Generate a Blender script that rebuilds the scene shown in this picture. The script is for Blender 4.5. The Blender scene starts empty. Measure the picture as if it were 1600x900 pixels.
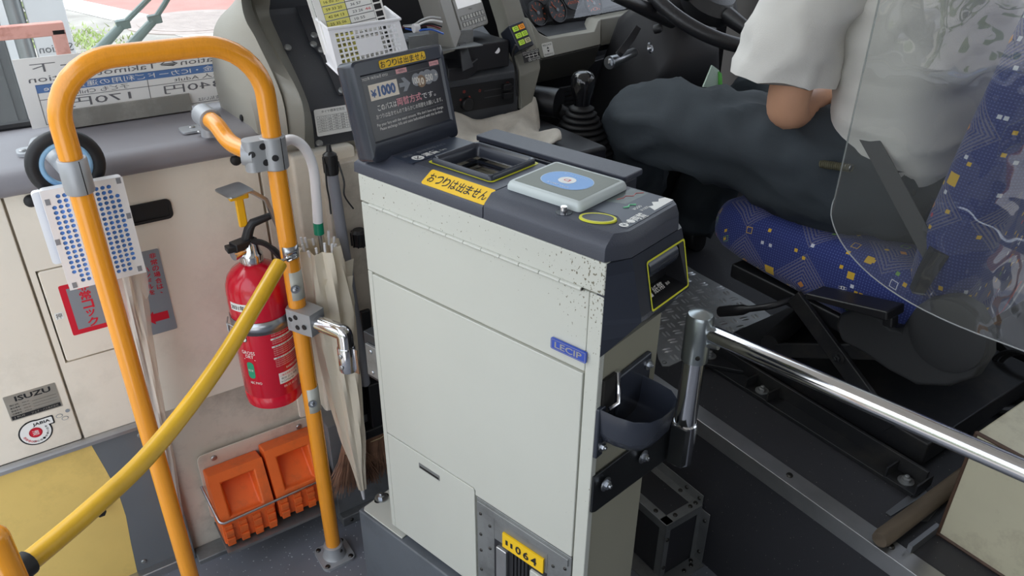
import bpy, math, random
from mathutils import Vector as V, Matrix
import bmesh
rnd = random.Random(7)
S = bpy.context.scene
COL = S.collection
PI = math.pi

# ---------- camera, sky, light, exposure ----------
cam = bpy.data.objects.new('camera', bpy.data.cameras.new('camera')); COL.objects.link(cam)
cam.data.sensor_width = 36.0; cam.data.lens = 1198.0 / 1600.0 * 36.0
cam.data.clip_start = 0.02; cam.data.clip_end = 500
def cam_matrix(yaw, pitch, roll, loc):
    y, p, r = math.radians(yaw), math.radians(pitch), math.radians(roll)
    fw = V((math.sin(y) * math.cos(p), math.cos(y) * math.cos(p), -math.sin(p)))
    rt = V((math.cos(y), -math.sin(y), 0)); up = rt.cross(fw)
    r2 = rt * math.cos(r) + up * math.sin(r); u2 = r2.cross(fw)
    m = Matrix((r2, u2, -fw)).transposed().to_4x4(); m.translation = loc
    return m
cam.matrix_world = cam_matrix(34.5, 29.0, 0.4, V((0, 0, 1.45)))
S.camera = cam
w = bpy.data.worlds.new('sky'); S.world = w; w.use_nodes = True
wn = w.node_tree; wn.nodes.clear()
wo = wn.nodes.new('ShaderNodeOutputWorld'); wb = wn.nodes.new('ShaderNodeBackground')
wt = wn.nodes.new('ShaderNodeTexCoord'); wsx = wn.nodes.new('ShaderNodeSeparateXYZ'); wr = wn.nodes.new('ShaderNodeValToRGB')
wn.links.new(wt.outputs['Generated'], wsx.inputs[0]); wn.links.new(wsx.outputs['Z'], wr.inputs[0])
wr.color_ramp.elements[0].position = 0.0; wr.color_ramp.elements[0].color = (0.88, 0.92, 0.98, 1)
wr.color_ramp.elements[1].position = 0.9; wr.color_ramp.elements[1].color = (0.74, 0.84, 1.0, 1)
wn.links.new(wr.outputs[0], wb.inputs[0]); wb.inputs['Strength'].default_value = 1.7
wn.links.new(wb.outputs[0], wo.inputs[0])
sun = bpy.data.objects.new('sun', bpy.data.lights.new('sun', 'SUN')); COL.objects.link(sun)
sun.data.energy = 1.2; sun.data.angle = math.radians(45); sun.data.color = (1.0, 0.96, 0.9)
sun.rotation_euler = V((0.40, -0.45, -0.80)).to_track_quat('-Z', 'Y').to_euler()
S.view_settings.view_transform = 'Standard'; S.view_settings.look = 'None'
S.view_settings.exposure = 0.48; S.view_settings.gamma = 1.0; S.view_settings.use_curve_mapping = False
S.cycles.use_denoising = True
S.cycles.max_bounces = 10; S.cycles.transparent_max_bounces = 12; S.cycles.caustics_reflective = False; S.cycles.caustics_refractive = False

# ---------- materials ----------
def lin(h):
    if isinstance(h, str):
        h = h.lstrip('#'); h = tuple(int(h[i:i + 2], 16) for i in (0, 2, 4))
    return tuple((c / 255 / 12.92 if c / 255 <= 0.04045 else ((c / 255 + 0.055) / 1.055) ** 2.4) for c in h) + (1.0,)
MATS = {}
def mat(name, col, rough=0.5, metal=0.0, var=0.0, vs=6.0, bump=0.0, bs=200.0, speck=None, coat=0.0, emit=0.0, spec=0.5, dirt=None, stretch=None):
    """procedural material: base colour with noise variation, fine relief, optional specks (colour, scale, size) and dirt (colour, amount, scale)"""
    m = bpy.data.materials.new(name); m.use_nodes = True; nt = m.node_tree; N, L = nt.nodes, nt.links
    b = N['Principled BSDF']; c = lin(col)
    b.inputs['Base Color'].default_value = c; b.inputs['Roughness'].default_value = rough; b.inputs['Metallic'].default_value = metal
    b.inputs['Specular IOR Level'].default_value = spec
    if coat: b.inputs['Coat Weight'].default_value = coat; b.inputs['Coat Roughness'].default_value = 0.08
    if emit: b.inputs['Emission Color'].default_value = c; b.inputs['Emission Strength'].default_value = emit
    tc = N.new('ShaderNodeTexCoord'); src = tc.outputs['Object']
    if stretch:
        mp = N.new('ShaderNodeMapping'); mp.inputs['Scale'].default_value = stretch; L.new(src, mp.inputs[0]); src = mp.outputs[0]
    cur = None
    def mix(fac, a, bcol, mode='MIX'):
        x = N.new('ShaderNodeMix'); x.data_type = 'RGBA'; x.blend_type = mode
        if isinstance(fac, float): x.inputs[0].default_value = fac
        else: L.new(fac, x.inputs[0])
        if a is None: x.inputs[6].default_value = c
        else: L.new(a, x.inputs[6])
        if isinstance(bcol, tuple): x.inputs[7].default_value = bcol
        else: L.new(bcol, x.inputs[7])
        return x.outputs[2]
    if var:
        n = N.new('ShaderNodeTexNoise'); n.inputs['Scale'].default_value = vs; n.inputs['Detail'].default_value = 5; L.new(src, n.inputs[0])
        r = N.new('ShaderNodeMapRange'); r.inputs[1].default_value = 0.3; r.inputs[2].default_value = 0.7
        r.inputs[3].default_value = 1 - var; r.inputs[4].default_value = 1 + var; L.new(n.outputs[0], r.inputs[0])
        cur = mix(1.0, cur, r.outputs[0], 'MULTIPLY')
    if dirt:
        n = N.new('ShaderNodeTexNoise'); n.inputs['Scale'].default_value = dirt[2]; n.inputs['Detail'].default_value = 8; n.inputs['Roughness'].default_value = 0.7; L.new(src, n.inputs[0])
        r = N.new('ShaderNodeMapRange'); r.inputs[1].default_value = 0.5; r.inputs[2].default_value = 0.75; r.inputs[4].default_value = dirt[1]; L.new(n.outputs[0], r.inputs[0])
        cur = mix(r.outputs[0], cur, lin(dirt[0]))
    if speck:
        vo = N.new('ShaderNodeTexVoronoi'); vo.inputs['Scale'].default_value = speck[1]; L.new(src, vo.inputs[0])
        wn_ = N.new('ShaderNodeTexWhiteNoise'); wn_.noise_dimensions = '3D'; L.new(vo.outputs['Position'], wn_.inputs[0])
        mm = N.new('ShaderNodeMath'); mm.operation = 'MULTIPLY'; mm.inputs[1].default_value = speck[2]; L.new(wn_.outputs[0], mm.inputs[0])
        lt = N.new('ShaderNodeMath'); lt.operation = 'LESS_THAN'; L.new(vo.outputs['Distance'], lt.inputs[0]); L.new(mm.outputs[0], lt.inputs[1])
        cur = mix(lt.outputs[0], cur, lin(speck[0]))
    if cur is not None: L.new(cur, b.inputs['Base Color'])
    if bump:
        n = N.new('ShaderNodeTexNoise'); n.inputs['Scale'].default_value = bs; n.inputs['Detail'].default_value = 3; L.new(src, n.inputs[0])
        bu = N.new('ShaderNodeBump'); bu.inputs['Strength'].default_value = bump; bu.inputs['Distance'].default_value = 0.002
        L.new(n.outputs[0], bu.inputs['Height']); L.new(bu.outputs[0], b.inputs['Normal'])
    MATS[name] = m
    return m

# ---------- mesh builder ----------
def fr(o, x, y):
    """matrix with origin o, x axis along x, y axis near y"""
    x = V(x).normalized(); y = V(y); z = x.cross(y).normalized(); y = z.cross(x)
    m = Matrix((x, y, z)).transposed().to_4x4(); m.translation = V(o)
    return m
FONT = {}
def font_mesh(s, bold=0.0):
    key = (s, bold)
    if key not in FONT:
        cu = bpy.data.curves.new('lettering', 'FONT'); cu.body = s; cu.resolution_u = 2; cu.size = 1.0; cu.offset = bold
        ob = bpy.data.objects.new('lettering', cu)
        me = ob.to_mesh()
        vs = [tuple(v.co) for v in me.vertices]; fs = [tuple(p.vertices) for p in me.polygons]
        ob.to_mesh_clear(); bpy.data.objects.remove(ob); bpy.data.curves.remove(cu)
        if not vs: FONT[key] = None
        else:
            xs = [v[0] for v in vs]; ys = [v[1] for v in vs]
            FONT[key] = (vs, fs, min(xs), max(xs), min(ys), max(ys))
    return FONT[key]
class MB:
    def __init__(self): self.v = []; self.f = []; self.m = []
    def add(self, vs, fs, mi=0, M=None):
        o = len(self.v)
        for p in vs:
            p = V(p); self.v.append(tuple(M @ p) if M is not None else tuple(p))
        for f in fs: self.f.append(tuple(i + o for i in f)); self.m.append(mi)
        return self
    def box(self, x0, x1, y0, y1, z0, z1, mi=0, M=None):
        vs = [(x, y, z) for z in (z0, z1) for y in (y0, y1) for x in (x0, x1)]
        return self.add(vs, [(0, 2, 3, 1), (4, 5, 7, 6), (0, 1, 5, 4), (2, 6, 7, 3), (0, 4, 6, 2), (1, 3, 7, 5)], mi, M)
    def prism(self, poly, z0, z1, mi=0, M=None):
        n = len(poly)
        vs = [(p[0], p[1], z0) for p in poly] + [(p[0], p[1], z1) for p in poly]
        a = sum(poly[i][0] * poly[(i + 1) % n][1] - poly[(i + 1) % n][0] * poly[i][1] for i in range(n))
        fs = [tuple(range(n))[::-1], tuple(range(n, 2 * n))] + [(i, (i + 1) % n, n + (i + 1) % n, n + i) for i in range(n)]
        if a < 0: fs = [f[::-1] for f in fs]
        return self.add(vs, fs, mi, M)
    def flat(self, poly, z=0.0, mi=0, M=None):
        n = len(poly); a = sum(poly[i][0] * poly[(i + 1) % n][1] - poly[(i + 1) % n][0] * poly[i][1] for i in range(n))
        f = tuple(range(n)); return self.add([(p[0], p[1], z) for p in poly], [f if a > 0 else f[::-1]], mi, M)
    def loft(self, rings, mi=0, closed=True, cap=True, M=None):
        n = len(rings[0]); vs = [p for r in rings for p in r]; fs = []
        for k in range(len(rings) - 1):
            for i in range(n if closed else n - 1):
                j = (i + 1) % n; fs.append((k * n + i, k * n + j, (k + 1) * n + j, (k + 1) * n + i))
        if cap and closed:
            fs.append(tuple(range(n))[::-1]); fs.append(tuple(range((len(rings) - 1) * n, len(rings) * n)))
        return self.add(vs, fs, mi, M)
    def tube(self, pts, r, n=12, mi=0, closed=False, cap=True, M=None, flat=1.0):
        pts = [V(p) for p in pts]; k = len(pts); rs = r if isinstance(r, (list, tuple)) else [r] * k
        tan = []
        for i in range(k):
            a = pts[(i - 1) % k] if (closed or i) else pts[i]; b = pts[(i + 1) % k] if (closed or i < k - 1) else pts[i]
            t = b - a; tan.append(t.normalized() if t.length > 1e-9 else V((0, 0, 1)))
        up = V((0, 0, 1)) if abs(tan[0].z) < 0.9 else V((1, 0, 0))
        u = tan[0].cross(up).normalized(); rings = []
        for i in range(k):
            u = (u - tan[i] * u.dot(tan[i])).normalized(); w_ = tan[i].cross(u)
            rings.append([tuple(pts[i] + (u * math.cos(2 * PI * j / n) + w_ * math.sin(2 * PI * j / n) * flat) * rs[i]) for j in range(n)])
        if closed: rings.append(rings[0])
        return self.loft(rings, mi, True, cap and not closed, M)
    def cyl(self, a, b, r, n=16, mi=0, r2=None, M=None):
        return self.tube([a, b], [r, r if r2 is None else r2], n, mi, M=M)
    def lathe(self, prof, n=24, mi=0, M=None):
        rings = [[(r * math.cos(2 * PI * j / n), r * math.sin(2 * PI * j / n), z) for j in range(n)] for r, z in prof]
        return self.loft(rings, mi, True, True, M)
    def ball(self, c, r, mi=0, n=12, s=(1, 1, 1), M=None):
        k = max(4, n // 2); rings = []
        for i in range(k + 1):
            a = -PI / 2 + PI * i / k; a = max(-PI / 2 + 0.02, min(PI / 2 - 0.02, a))
            rings.append([(c[0] + r * s[0] * math.cos(a) * math.cos(2 * PI * j / n), c[1] + r * s[1] * math.cos(a) * math.sin(2 * PI * j / n), c[2] + r * s[2] * math.sin(a)) for j in range(n)])
        return self.loft(rings, mi, True, True, M)
    def grid(self, rows, mi=0, M=None, flip=False):
        n = len(rows[0]); vs = [p for r in rows for p in r]; fs = []
        for k in range(len(rows) - 1):
            for i in range(n - 1):
                f = (k * n + i, k * n + i + 1, (k + 1) * n + i + 1, (k + 1) * n + i); fs.append(f[::-1] if flip else f)
        return self.add(vs, fs, mi, M)
    def rect(self, x0, y0, x1, y1, z=0.0, mi=0, M=None): return self.flat([(x0, y0), (x1, y0), (x1, y1), (x0, y1)], z, mi, M)
    def frame(self, x0, y0, x1, y1, t, z=0.0, mi=0, M=None):
        self.rect(x0, y0, x1, y0 + t, z, mi, M); self.rect(x0, y1 - t, x1, y1, z, mi, M)
        self.rect(x0, y0 + t, x0 + t, y1 - t, z, mi, M); return self.rect(x1 - t, y0 + t, x1, y1 - t, z, mi, M)
    def text(self, s, cx, cy, w_, h, z=0.0, mi=0, M=None, fit=True, rot=0.0, mirror=False, bold=0.0):
        d = font_mesh(s, bold)
        if d is None: return self
        vs, fs, x0, x1, y0, y1 = d; sx = w_ / max(1e-6, x1 - x0); sy = h / max(1e-6, y1 - y0)
        if not fit: sx = sy = min(sx, sy)
        if mirror: sx = -sx
        cr, sr = math.cos(rot), math.sin(rot); out = []
        for p in vs:
            x = (p[0] - (x0 + x1) / 2) * sx; y = (p[1] - (y0 + y1) / 2) * sy
            out.append((cx + x * cr - y * sr, cy + x * sr + y * cr, z))
        return self.add(out, [f[::-1] for f in fs] if mirror else fs, mi, M)
    def vtext(self, s, cx, ytop, size, step, z=0.0, mi=0, M=None, bold=0.0):
        for i, ch in enumerate(s):
            k = .72 if ch in 'ッッャュョっ' else .35 if ch in '、。' else .92
            self.text(ch, cx, ytop - step * (i + 0.5), size * k, size * k * .95, z, mi, M, bold=bold)
        return self
    def build(self, name, mats, parent=None, bevel=0.0, seg=2, angle=38, label=None, sub=0, flat=False, wn_=False):
        me = bpy.data.meshes.new(name); me.from_pydata(self.v, [], self.f)
        mats = mats if isinstance(mats, (list, tuple)) else [mats]
        for m_ in mats: me.materials.append(m_)
        me.polygons.foreach_set('material_index', self.m)
        if not flat:
            me.polygons.foreach_set('use_smooth', [True] * len(me.polygons))
            if not bevel and not sub: me.set_sharp_from_angle(angle=math.radians(angle))
        me.update()
        o = bpy.data.objects.new(name, me); COL.objects.link(o)
        if parent is not None: o.parent = parent
        if bevel:
            b = o.modifiers.new('bevel', 'BEVEL'); b.width = bevel; b.segments = seg; b.limit_method = 'ANGLE'; b.angle_limit = math.radians(angle); b.harden_normals = True
        if sub:
            s_ = o.modifiers.new('sub', 'SUBSURF'); s_.levels = sub; s_.render_levels = sub
        if label: o['label'] = label
        return o
def empty(name, label=None, cat=None, loc=(0, 0, 0), rotz=0.0, group=None, kind=None):
    o = bpy.data.objects.new(name, None); COL.objects.link(o); o.location = loc; o.rotation_euler = (0, 0, rotz); o.empty_display_size = 0.05
    return tag(o, label, cat, group, kind)
def tag(o, label=None, cat=None, group=None, kind=None):
    if label: o['label'] = label
    if cat: o['category'] = cat
    if group: o['group'] = group
    if kind: o['kind'] = kind
    return o
def struct(o): o['kind'] = 'structure'; return o
def rpoly(w_, h, r, n=5, cx=0, cy=0):
    out = []
    for (sx, sy, a0) in ((1, -1, -90), (1, 1, 0), (-1, 1, 90), (-1, -1, 180)):
        for i in range(n + 1):
            a = math.radians(a0 + 90 * i / n); out.append((cx + sx * (w_ / 2 - r) + r * math.cos(a), cy + sy * (h / 2 - r) + r * math.sin(a)))
    return out
def circ(r, n=24, cx=0, cy=0, ry=None): return [(cx + r * math.cos(2 * PI * i / n), cy + (ry or r) * math.sin(2 * PI * i / n)) for i in range(n)]
def bez(pts, n=8):
    """smooth path through the points (Catmull-Rom)"""
    pts = [V(p) for p in pts]; out = []
    for i in range(len(pts) - 1):
        p0 = pts[max(0, i - 1)]; p1 = pts[i]; p2 = pts[i + 1]; p3 = pts[min(len(pts) - 1, i + 2)]
        for k in range(n):
            t = k / n; out.append(0.5 * ((2 * p1) + (p2 - p0) * t + (2 * p0 - 5 * p1 + 4 * p2 - p3) * t * t + (3 * p1 - p0 - 3 * p2 + p3) * t ** 3))
    out.append(pts[-1]); return out
def fillet(pts, r, n=6):
    """polyline with rounded corners"""
    pts = [V(p) for p in pts]; out = [pts[0]]
    for i in range(1, len(pts) - 1):
        a = (pts[i - 1] - pts[i]).normalized(); b = (pts[i + 1] - pts[i]).normalized(); ang = a.angle(b); d = r / math.tan(ang / 2)
        p, q = pts[i] + a * d, pts[i] + b * d
        c = pts[i] + (a + b).normalized() * (r / math.sin(ang / 2))
        for k in range(n + 1):
            t = k / n; s_ = (p - c).lerp(q - c, t).normalized() * r; out.append(c + s_)
    out.append(pts[-1]); return out
def screws(spots, m, parent, r=0.006, name='screw'):
    """one mesh shared by all screws; each spot = (position, normal)"""
    b = MB().lathe([(r, 0), (r, r * .25), (r * .75, r * .55), (r * .3, r * .62)], 10); b.box(-r * .5, r * .5, -r * .09, r * .09, r * .5, r * .66, 0)
    first = None
    for p, nrm in spots:
        if first is None: o = first = b.build(name, m, parent)
        else:
            o = first.copy(); COL.objects.link(o); o.parent = parent
        o.location = p; o.rotation_mode = 'QUATERNION'; o.rotation_quaternion = V((0, 0, 1)).rotation_difference(V(nrm))
    return first
def bolts(spots, m, parent, r=0.008, name='bolt'):
    """washer, hexagon head and stud; each spot = (position, normal)"""
    b = MB().lathe([(r * 1.7, 0), (r * 1.7, r * .25), (r, r * .3)], 16); b.lathe([(r, r * .28), (r, r * .95), (r * .8, r * 1.05)], 6); b.lathe([(r * .5, r), (r * .5, r * 1.5), (r * .4, r * 1.6)], 10)
    first = None
    for p, nrm in spots:
        if first is None: o = first = b.build(name, m, parent)
        else:
            o = first.copy(); COL.objects.link(o); o.parent = parent
        o.location = p; o.rotation_mode = 'QUATERNION'; o.rotation_quaternion = V((0, 0, 1)).rotation_difference(V(nrm))
    return first

# ---------- shared materials ----------
CREAM = mat('cream_paint', '#efe6d6', 0.42, var=0.03, vs=4, dirt=('#8f8673', 0.25, 5.0))
CREAM_DIRTY = mat('cream_paint_scuffed', '#d6cdbf', 0.5, var=0.06, vs=5, dirt=('#6d665c', 0.55, 7.0))
SEAM = mat('dark_seam', '#1a1815', 0.8)
VINYL = mat('grey_speckled_vinyl', '#73767e', 0.45, var=0.1, vs=5, speck=('#b9bcc0', 110, 0.2), bump=0.15, bs=400)
VINYL_DARK = mat('black_speckled_vinyl', '#313135', 0.5, var=0.12, vs=5, speck=('#a09c92', 120, 0.1), bump=0.2, bs=400)
ALU = mat('brushed_aluminium', '#b4b4b4', 0.38, 0.9, var=0.08, vs=20, bump=0.05, bs=300)
ALU_DULL = mat('dull_aluminium', '#9a9c9c', 0.5, 0.8, var=0.12, vs=15, dirt=('#4c4a45', 0.5, 9.0))
STEEL = mat('polished_steel', '#dcdcde', 0.13, 1.0)
ZINC = mat('zinc_plate', '#b9bcc0', 0.3, 1.0, var=0.1, vs=30)
RUBBER = mat('black_rubber', '#1b1b1d', 0.55)
BLACK = mat('black_plastic', '#1d1d20', 0.4, bump=0.1, bs=500)
LEDGE = mat('grey_ledge', '#878488', 0.42, var=0.05, vs=8)
WHITE = mat('white_print', '#f2f2ee', 0.5)
INK = mat('black_print', '#17171a', 0.5)
REDINK = mat('red_print', '#d3152f', 0.45)
NAVYREFL = mat('reflected_navy', '#3a5a92', 0.5)
YELLOW = mat('yellow_print', '#f4c51c', 0.45, var=0.03)
def glass_mat(name, tint, rough, refl, haze=0.0, hcol='#f4f4f4'):
    m = bpy.data.materials.new(name); m.use_nodes = True; nt = m.node_tree; N, L = nt.nodes, nt.links; N.clear()
    o = N.new('ShaderNodeOutputMaterial'); t = N.new('ShaderNodeBsdfTransparent'); t.inputs[0].default_value = lin(tint)
    g = N.new('ShaderNodeBsdfGlossy'); g.inputs['Roughness'].default_value = rough
    f0 = ((refl - 1) / (refl + 1)) ** 2; lw = N.new('ShaderNodeLayerWeight'); lw.inputs[0].default_value = 0.5; lw.name = 'facing'
    pw = N.new('ShaderNodeMath'); pw.operation = 'POWER'; pw.inputs[1].default_value = 5.0; L.new(lw.outputs['Facing'], pw.inputs[0])
    fz = N.new('ShaderNodeMapRange'); fz.inputs[3].default_value = 2 * f0; fz.inputs[4].default_value = 1.0; L.new(pw.outputs[0], fz.inputs[0])
    mx = N.new('ShaderNodeMixShader'); L.new(fz.outputs[0], mx.inputs[0]); L.new(t.outputs[0], mx.inputs[1]); L.new(g.outputs[0], mx.inputs[2])
    last = mx.outputs[0]
    if haze:
        d = N.new('ShaderNodeBsdfDiffuse'); d.inputs[0].default_value = lin(hcol); h = N.new('ShaderNodeMixShader'); h.inputs[0].default_value = haze
        L.new(last, h.inputs[1]); L.new(d.outputs[0], h.inputs[2]); last = h.outputs[0]
    L.new(last, o.inputs[0]); return m
GLASS = glass_mat('window_glass', '#f4f8f6', 0.0, 1.25, 0.02)

# ---------- floors ----------
struct(MB().box(-0.46, 1.10, -3.0, 1.50, -0.04, 0.0).build('floor', VINYL))
fl2 = struct(MB().box(1.10, 2.30, -3.0, 2.4, -0.04, 0.38).build('floor_platform', VINYL_DARK))
# aluminium nosing along the platform edge, with screws
t1 = MB()
t1.loft([[(1.093, y, 0.345), (1.093, y, 0.384), (1.135, y, 0.384), (1.135, y, 0.381), (1.0965, y, 0.381), (1.0965, y, 0.345)] for y in (-0.5, 1.45)])
t1 = struct(t1.build('trim_1', ALU, bevel=0.0012))
DARKSCREW = mat('dark_screw', '#4a4845', 0.35, 0.9)
screws([((1.115, y, 0.384), (0, 0, 1)) for y in (0.42, 0.64, 0.90, 1.16, 0.22)], DARKSCREW, t1, 0.007)

# ---------- front wall below the ledge ----------
wf = struct(MB().box(-0.42, 0.74, 1.50, 1.54, -0.1, 0.96).build('wall_front', CREAM_DIRTY))
def slab(name, x0, x1, z0, z1, y, m, holes=()):
    b = MB(); b.prism(rpoly(x1 - x0, z1 - z0, 0.004, 2, (x0 + x1) / 2, (z0 + z1) / 2), 0, 1.499 - y, 0, Matrix(((1, 0, 0, 0), (0, 0, 1, y), (0, 1, 0, 0), (0, 0, 0, 1))))
    return b
slab('panel', -0.42, -0.0315, 0.424, 0.953, 1.487, CREAM).build('panel', CREAM, wf, bevel=0.002)
# main panel: pieces round the emergency hatch share one sheet
pm = MB()
A = fr((0, 1.487, 0), (1, 0, 0), (0, 0, 1))
def sheet(b, x0, x1, z0, z1, y0=1.487, y1=1.499): b.box(x0, x1, y0, y1, z0, z1)
sheet(pm, -0.0275, 0.402, 0.803, 0.953); sheet(pm, -0.0275, -0.0175, 0.604, 0.803); sheet(pm, 0.125, 0.402, 0.604, 0.803); sheet(pm, -0.0275, 0.402, 0.424, 0.604)
panel = pm.build('panel', CREAM, wf)
hatch = slab('hatch', -0.0145, 0.122, 0.607, 0.800, 1.4855, CREAM).build('hatch', CREAM, wf, bevel=0.002)
slab('panel', 0.408, 0.458, 0.28, 0.953, 1.487, CREAM).build('panel', CREAM, wf, bevel=0.002)
pillar = MB(); pillar.prism([(0.462, 0.30), (0.475, 0.275), (0.60, 0.275), (0.60, 0.935), (0.462, 0.935)], 0, 0.045, 0, fr((0, 1.497, 0), (1, 0, 0), (0, 0, 1)))
pillar.build('pillar', CREAM, wf, bevel=0.008)
MB().box(0.605, 0.73, 1.47, 1.499, 0.28, 0.92).build('panel', CREAM_DIRTY, wf, bevel=0.004)
for x, z in ((0.010, 0.934), (0.364, 0.939)):
    MB().lathe([(0.011, 0), (0.011, 0.004), (0.008, 0.007), (0.002, 0.008)], 18, 0, fr((x, 1.487, z), (1, 0, 0), (0, 0, 1))).build('button', RUBBER, wf, label='black round button')
# recessed pull handle
hb = MB(); P_ = rpoly(0.085, 0.040, 0.010, 4, 0.188, 0.8695); Q_ = rpoly(0.071, 0.026, 0.006, 4, 0.189, 0.868)
hb.loft([[(x, 1.4865, z) for x, z in P_], [(x, 1.4835, z) for x, z in P_], [(x, 1.4835, z) for x, z in Q_], [(x, 1.4862, z) for x, z in Q_]], cap=False)
hb.add([(x, 1.4862, z) for x, z in Q_], [tuple(range(len(Q_)))[::-1]])
hb.build('pull_handle', BLACK, wf, label='black recessed pull handle')
# stickers of the front wall
GREYPR = mat('silver_print', '#9aa0a6', 0.3, 0.3)
s = MB(); F = fr((0.009, 1.4853, 0.658), (1, 0, 0), (0, 0, 1))
s.prism(rpoly(0.105, 0.107, 0.003, 2, 0.0525, 0.0535), 0, 0.0004, 0, F); s.rect(0.011, 0.010, 0.094, 0.098, 0.0007, 1, F)
s.vtext('非常コック', 0.039, 0.106, 0.021, 0.0192, 0.001, 0, F, bold=0.025)
s.build('sticker', [REDINK, GREYPR], wf, flat=True, label='red framed emergency cock sticker')
s = MB(); F = fr((0.13, 1.4865, 0.612), (1, 0, 0), (0, 0, 1))
s.prism(rpoly(0.060, 0.182, 0.003, 2, 0.030, 0.091), 0, 0.0006, 0, F)
s.vtext('非常の場合は、', 0.047, 0.176, 0.013, 0.0135, 0.0009, 1, F, bold=.015); s.vtext('ハンドルを', 0.030, 0.150, 0.012, 0.0125, 0.0009, 1, F, bold=.015); s.vtext('回して', 0.016, 0.165, 0.011, 0.0125, 0.0009, 2, F); s.vtext('下さい', 0.016, 0.118, 0.011, 0.0125, 0.0009, 2, F)
s.flat([(0.008, 0.037), (0.023, 0.052), (0.023, 0.046), (0.050, 0.046), (0.050, 0.028), (0.023, 0.028), (0.023, 0.022)], 0.0009, 1, F)
s.build('sticker', [GREYPR, REDINK, INK], wf, flat=True, label='silver notice sticker with red arrow')
s = MB(); F = fr((-0.0105, 1.4853, 0.699), (1, 0, 0), (0, 0, 1)); s.prism(rpoly(0.014, 0.014, 0.001, 1, 0.007, 0.007), 0, 0.0004, 0, F); s.text('押', 0.007, 0.007, 0.010, 0.011, 0.0007, 1, F)
s.build('sticker', [WHITE, INK], wf, flat=True, label='small white push label')
PLATE = mat('maker_plate', '#b8b4a8', 0.3, 0.7, var=0.06, vs=30)
s = MB(); F = fr((-0.132, 1.487, 0.514), (1, 0, 0), (0, 0, 1))
s.prism(rpoly(0.087, 0.056, 0.001, 1, 0.0435, 0.028), 0, 0.0008, 0, F); s.text('ISUZU', 0.047, 0.046, 0.060, 0.0115, 0.0011, 1, F, bold=.03)
for k, tx in enumerate(('型式', '車台番号', '製造年月', '仕様番号')):
    z = 0.034 - k * 0.0065; s.text(tx, 0.013, z, 0.016, 0.004, 0.0011, 1, F); s.text('MODEL NO.', 0.032, z, 0.012, 0.0022, 0.0011, 1, F); s.rect(0.042, z - 0.003, 0.083, z - 0.0026, 0.0011, 1, F)
s.rect(0.002, 0.002, 0.085, 0.0105, 0.0011, 1, F); s.text('J BUS', 0.015, 0.0062, 0.018, 0.0048, 0.0014, 0, F); s.text('ジェイ・バス株式会社', 0.058, 0.0062, 0.046, 0.005, 0.0014, 0, F)
s.build('maker_plate', [PLATE, INK], wf, flat=True, label='metal maker plate with bold black lettering')
s = MB(); F = fr((-0.102, 1.4866, 0.474), (1, 0, 0), (0, 0, 1))
def spiral(r, tw):
    pts = circ(r, 40)[4:40]; pts = [(x, y) for x, y in pts if not (x > 0 and y > r * 0.45)]
    return circ(r, 40)
s.flat(circ(0.029, 40), 0.0002, 1, F); s.flat(rpoly(0.048, 0.020, 0.002, 2, 0.012, 0.0175), 0.0002, 1, F)
s.flat(circ(0.0262, 40), 0.0005, 0, F); s.flat(rpoly(0.043, 0.0150, 0.002, 2, 0.0118, 0.0175), 0.0006, 0, F)
s.flat(circ(0.0115, 30), 0.0008, 2, F); s.flat(circ(0.0105, 30), 0.0009, 1, F); s.flat(circ(0.0098, 30), 0.001, 2, F)
s.text('適', 0, 0, 0.011, 0.011, 0.0013, 0, F); s.text('JABIA', 0.014, 0.0175, 0.030, 0.0085, 0.001, 1, F, bold=.03)
for k, ch in enumerate('車体工業会一般社団'):
    a = math.radians(20 - k * 16); s.text(ch, 0.0205 * math.cos(a), 0.0205 * math.sin(a), 0.0045, 0.0045, 0.001, 1, F)
for k, ch in enumerate('規格適合車'):
    a = math.radians(195 + k * 15); s.text(ch, 0.0205 * math.cos(a), 0.0205 * math.sin(a), 0.005, 0.005, 0.001, 2, F)
s.build('sticker', [WHITE, INK, REDINK], wf, flat=True, label='round white sticker with red centre')
s = MB(); F = fr((-0.032, 1.4866, 0.492), (1, 0, 0), (0, 0, 1)); 
for dx, dz in ((-0.018, 0.002), (-0.010, -0.007)): s.flat(circ(0.006, 18, dx - .006, dz, 0.0045), 0.0002, 0, F); s.flat(circ(0.0048, 18, dx - .006, dz, 0.0034), 0.0004, 1, F)
s.flat(circ(0.004, 16, -0.008, 0.008), 0.0003, 0, F)
s.build('seal', [GREYPR, CREAM], wf, flat=True, label='small grey seals')
# metal strip under the panels, kick panel, stop and bottom trims
st = MB(); st.prism([(1.499, 0.423), (1.484, 0.423), (1.476, 0.417), (1.476, 0.409), (1.484, 0.405), (1.499, 0.405)], -0.42, 0.100, 0, Matrix(((0, 0, 1, 0), (1, 0, 0, 0), (0, 1, 0, 0), (0, 0, 0, 1))))
st.build('moulding', ALU, wf)
KICK_G = mat('grey_kick_panel', '#6c7074', 0.2, var=0.04, vs=6)
KICK_Y = mat('yellow_kick_panel', '#eaca76', 0.3, var=0.08, vs=5, dirt=('#8d7c48', 0.4, 5.0))
kp = MB(); kp.box(-0.42, 0.095, 1.490, 1.499, 0.02, 0.405)
cv = [(-0.021, 0.405), (-0.010, 0.33), (-0.001, 0.261), (-0.001, 0.19), (-0.008, 0.111), (-0.014, 0.022)]
kp.flat([(-0.42, 0.405), (-0.42, 0.022)] + cv[::-1], 0.0004, 1, fr((0, 1.490, 0), (1, 0, 0), (0, 0, 1)))
kp = kp.build('kick_panel', [KICK_G, KICK_Y], wf, label='yellow and grey kick panel')
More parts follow.
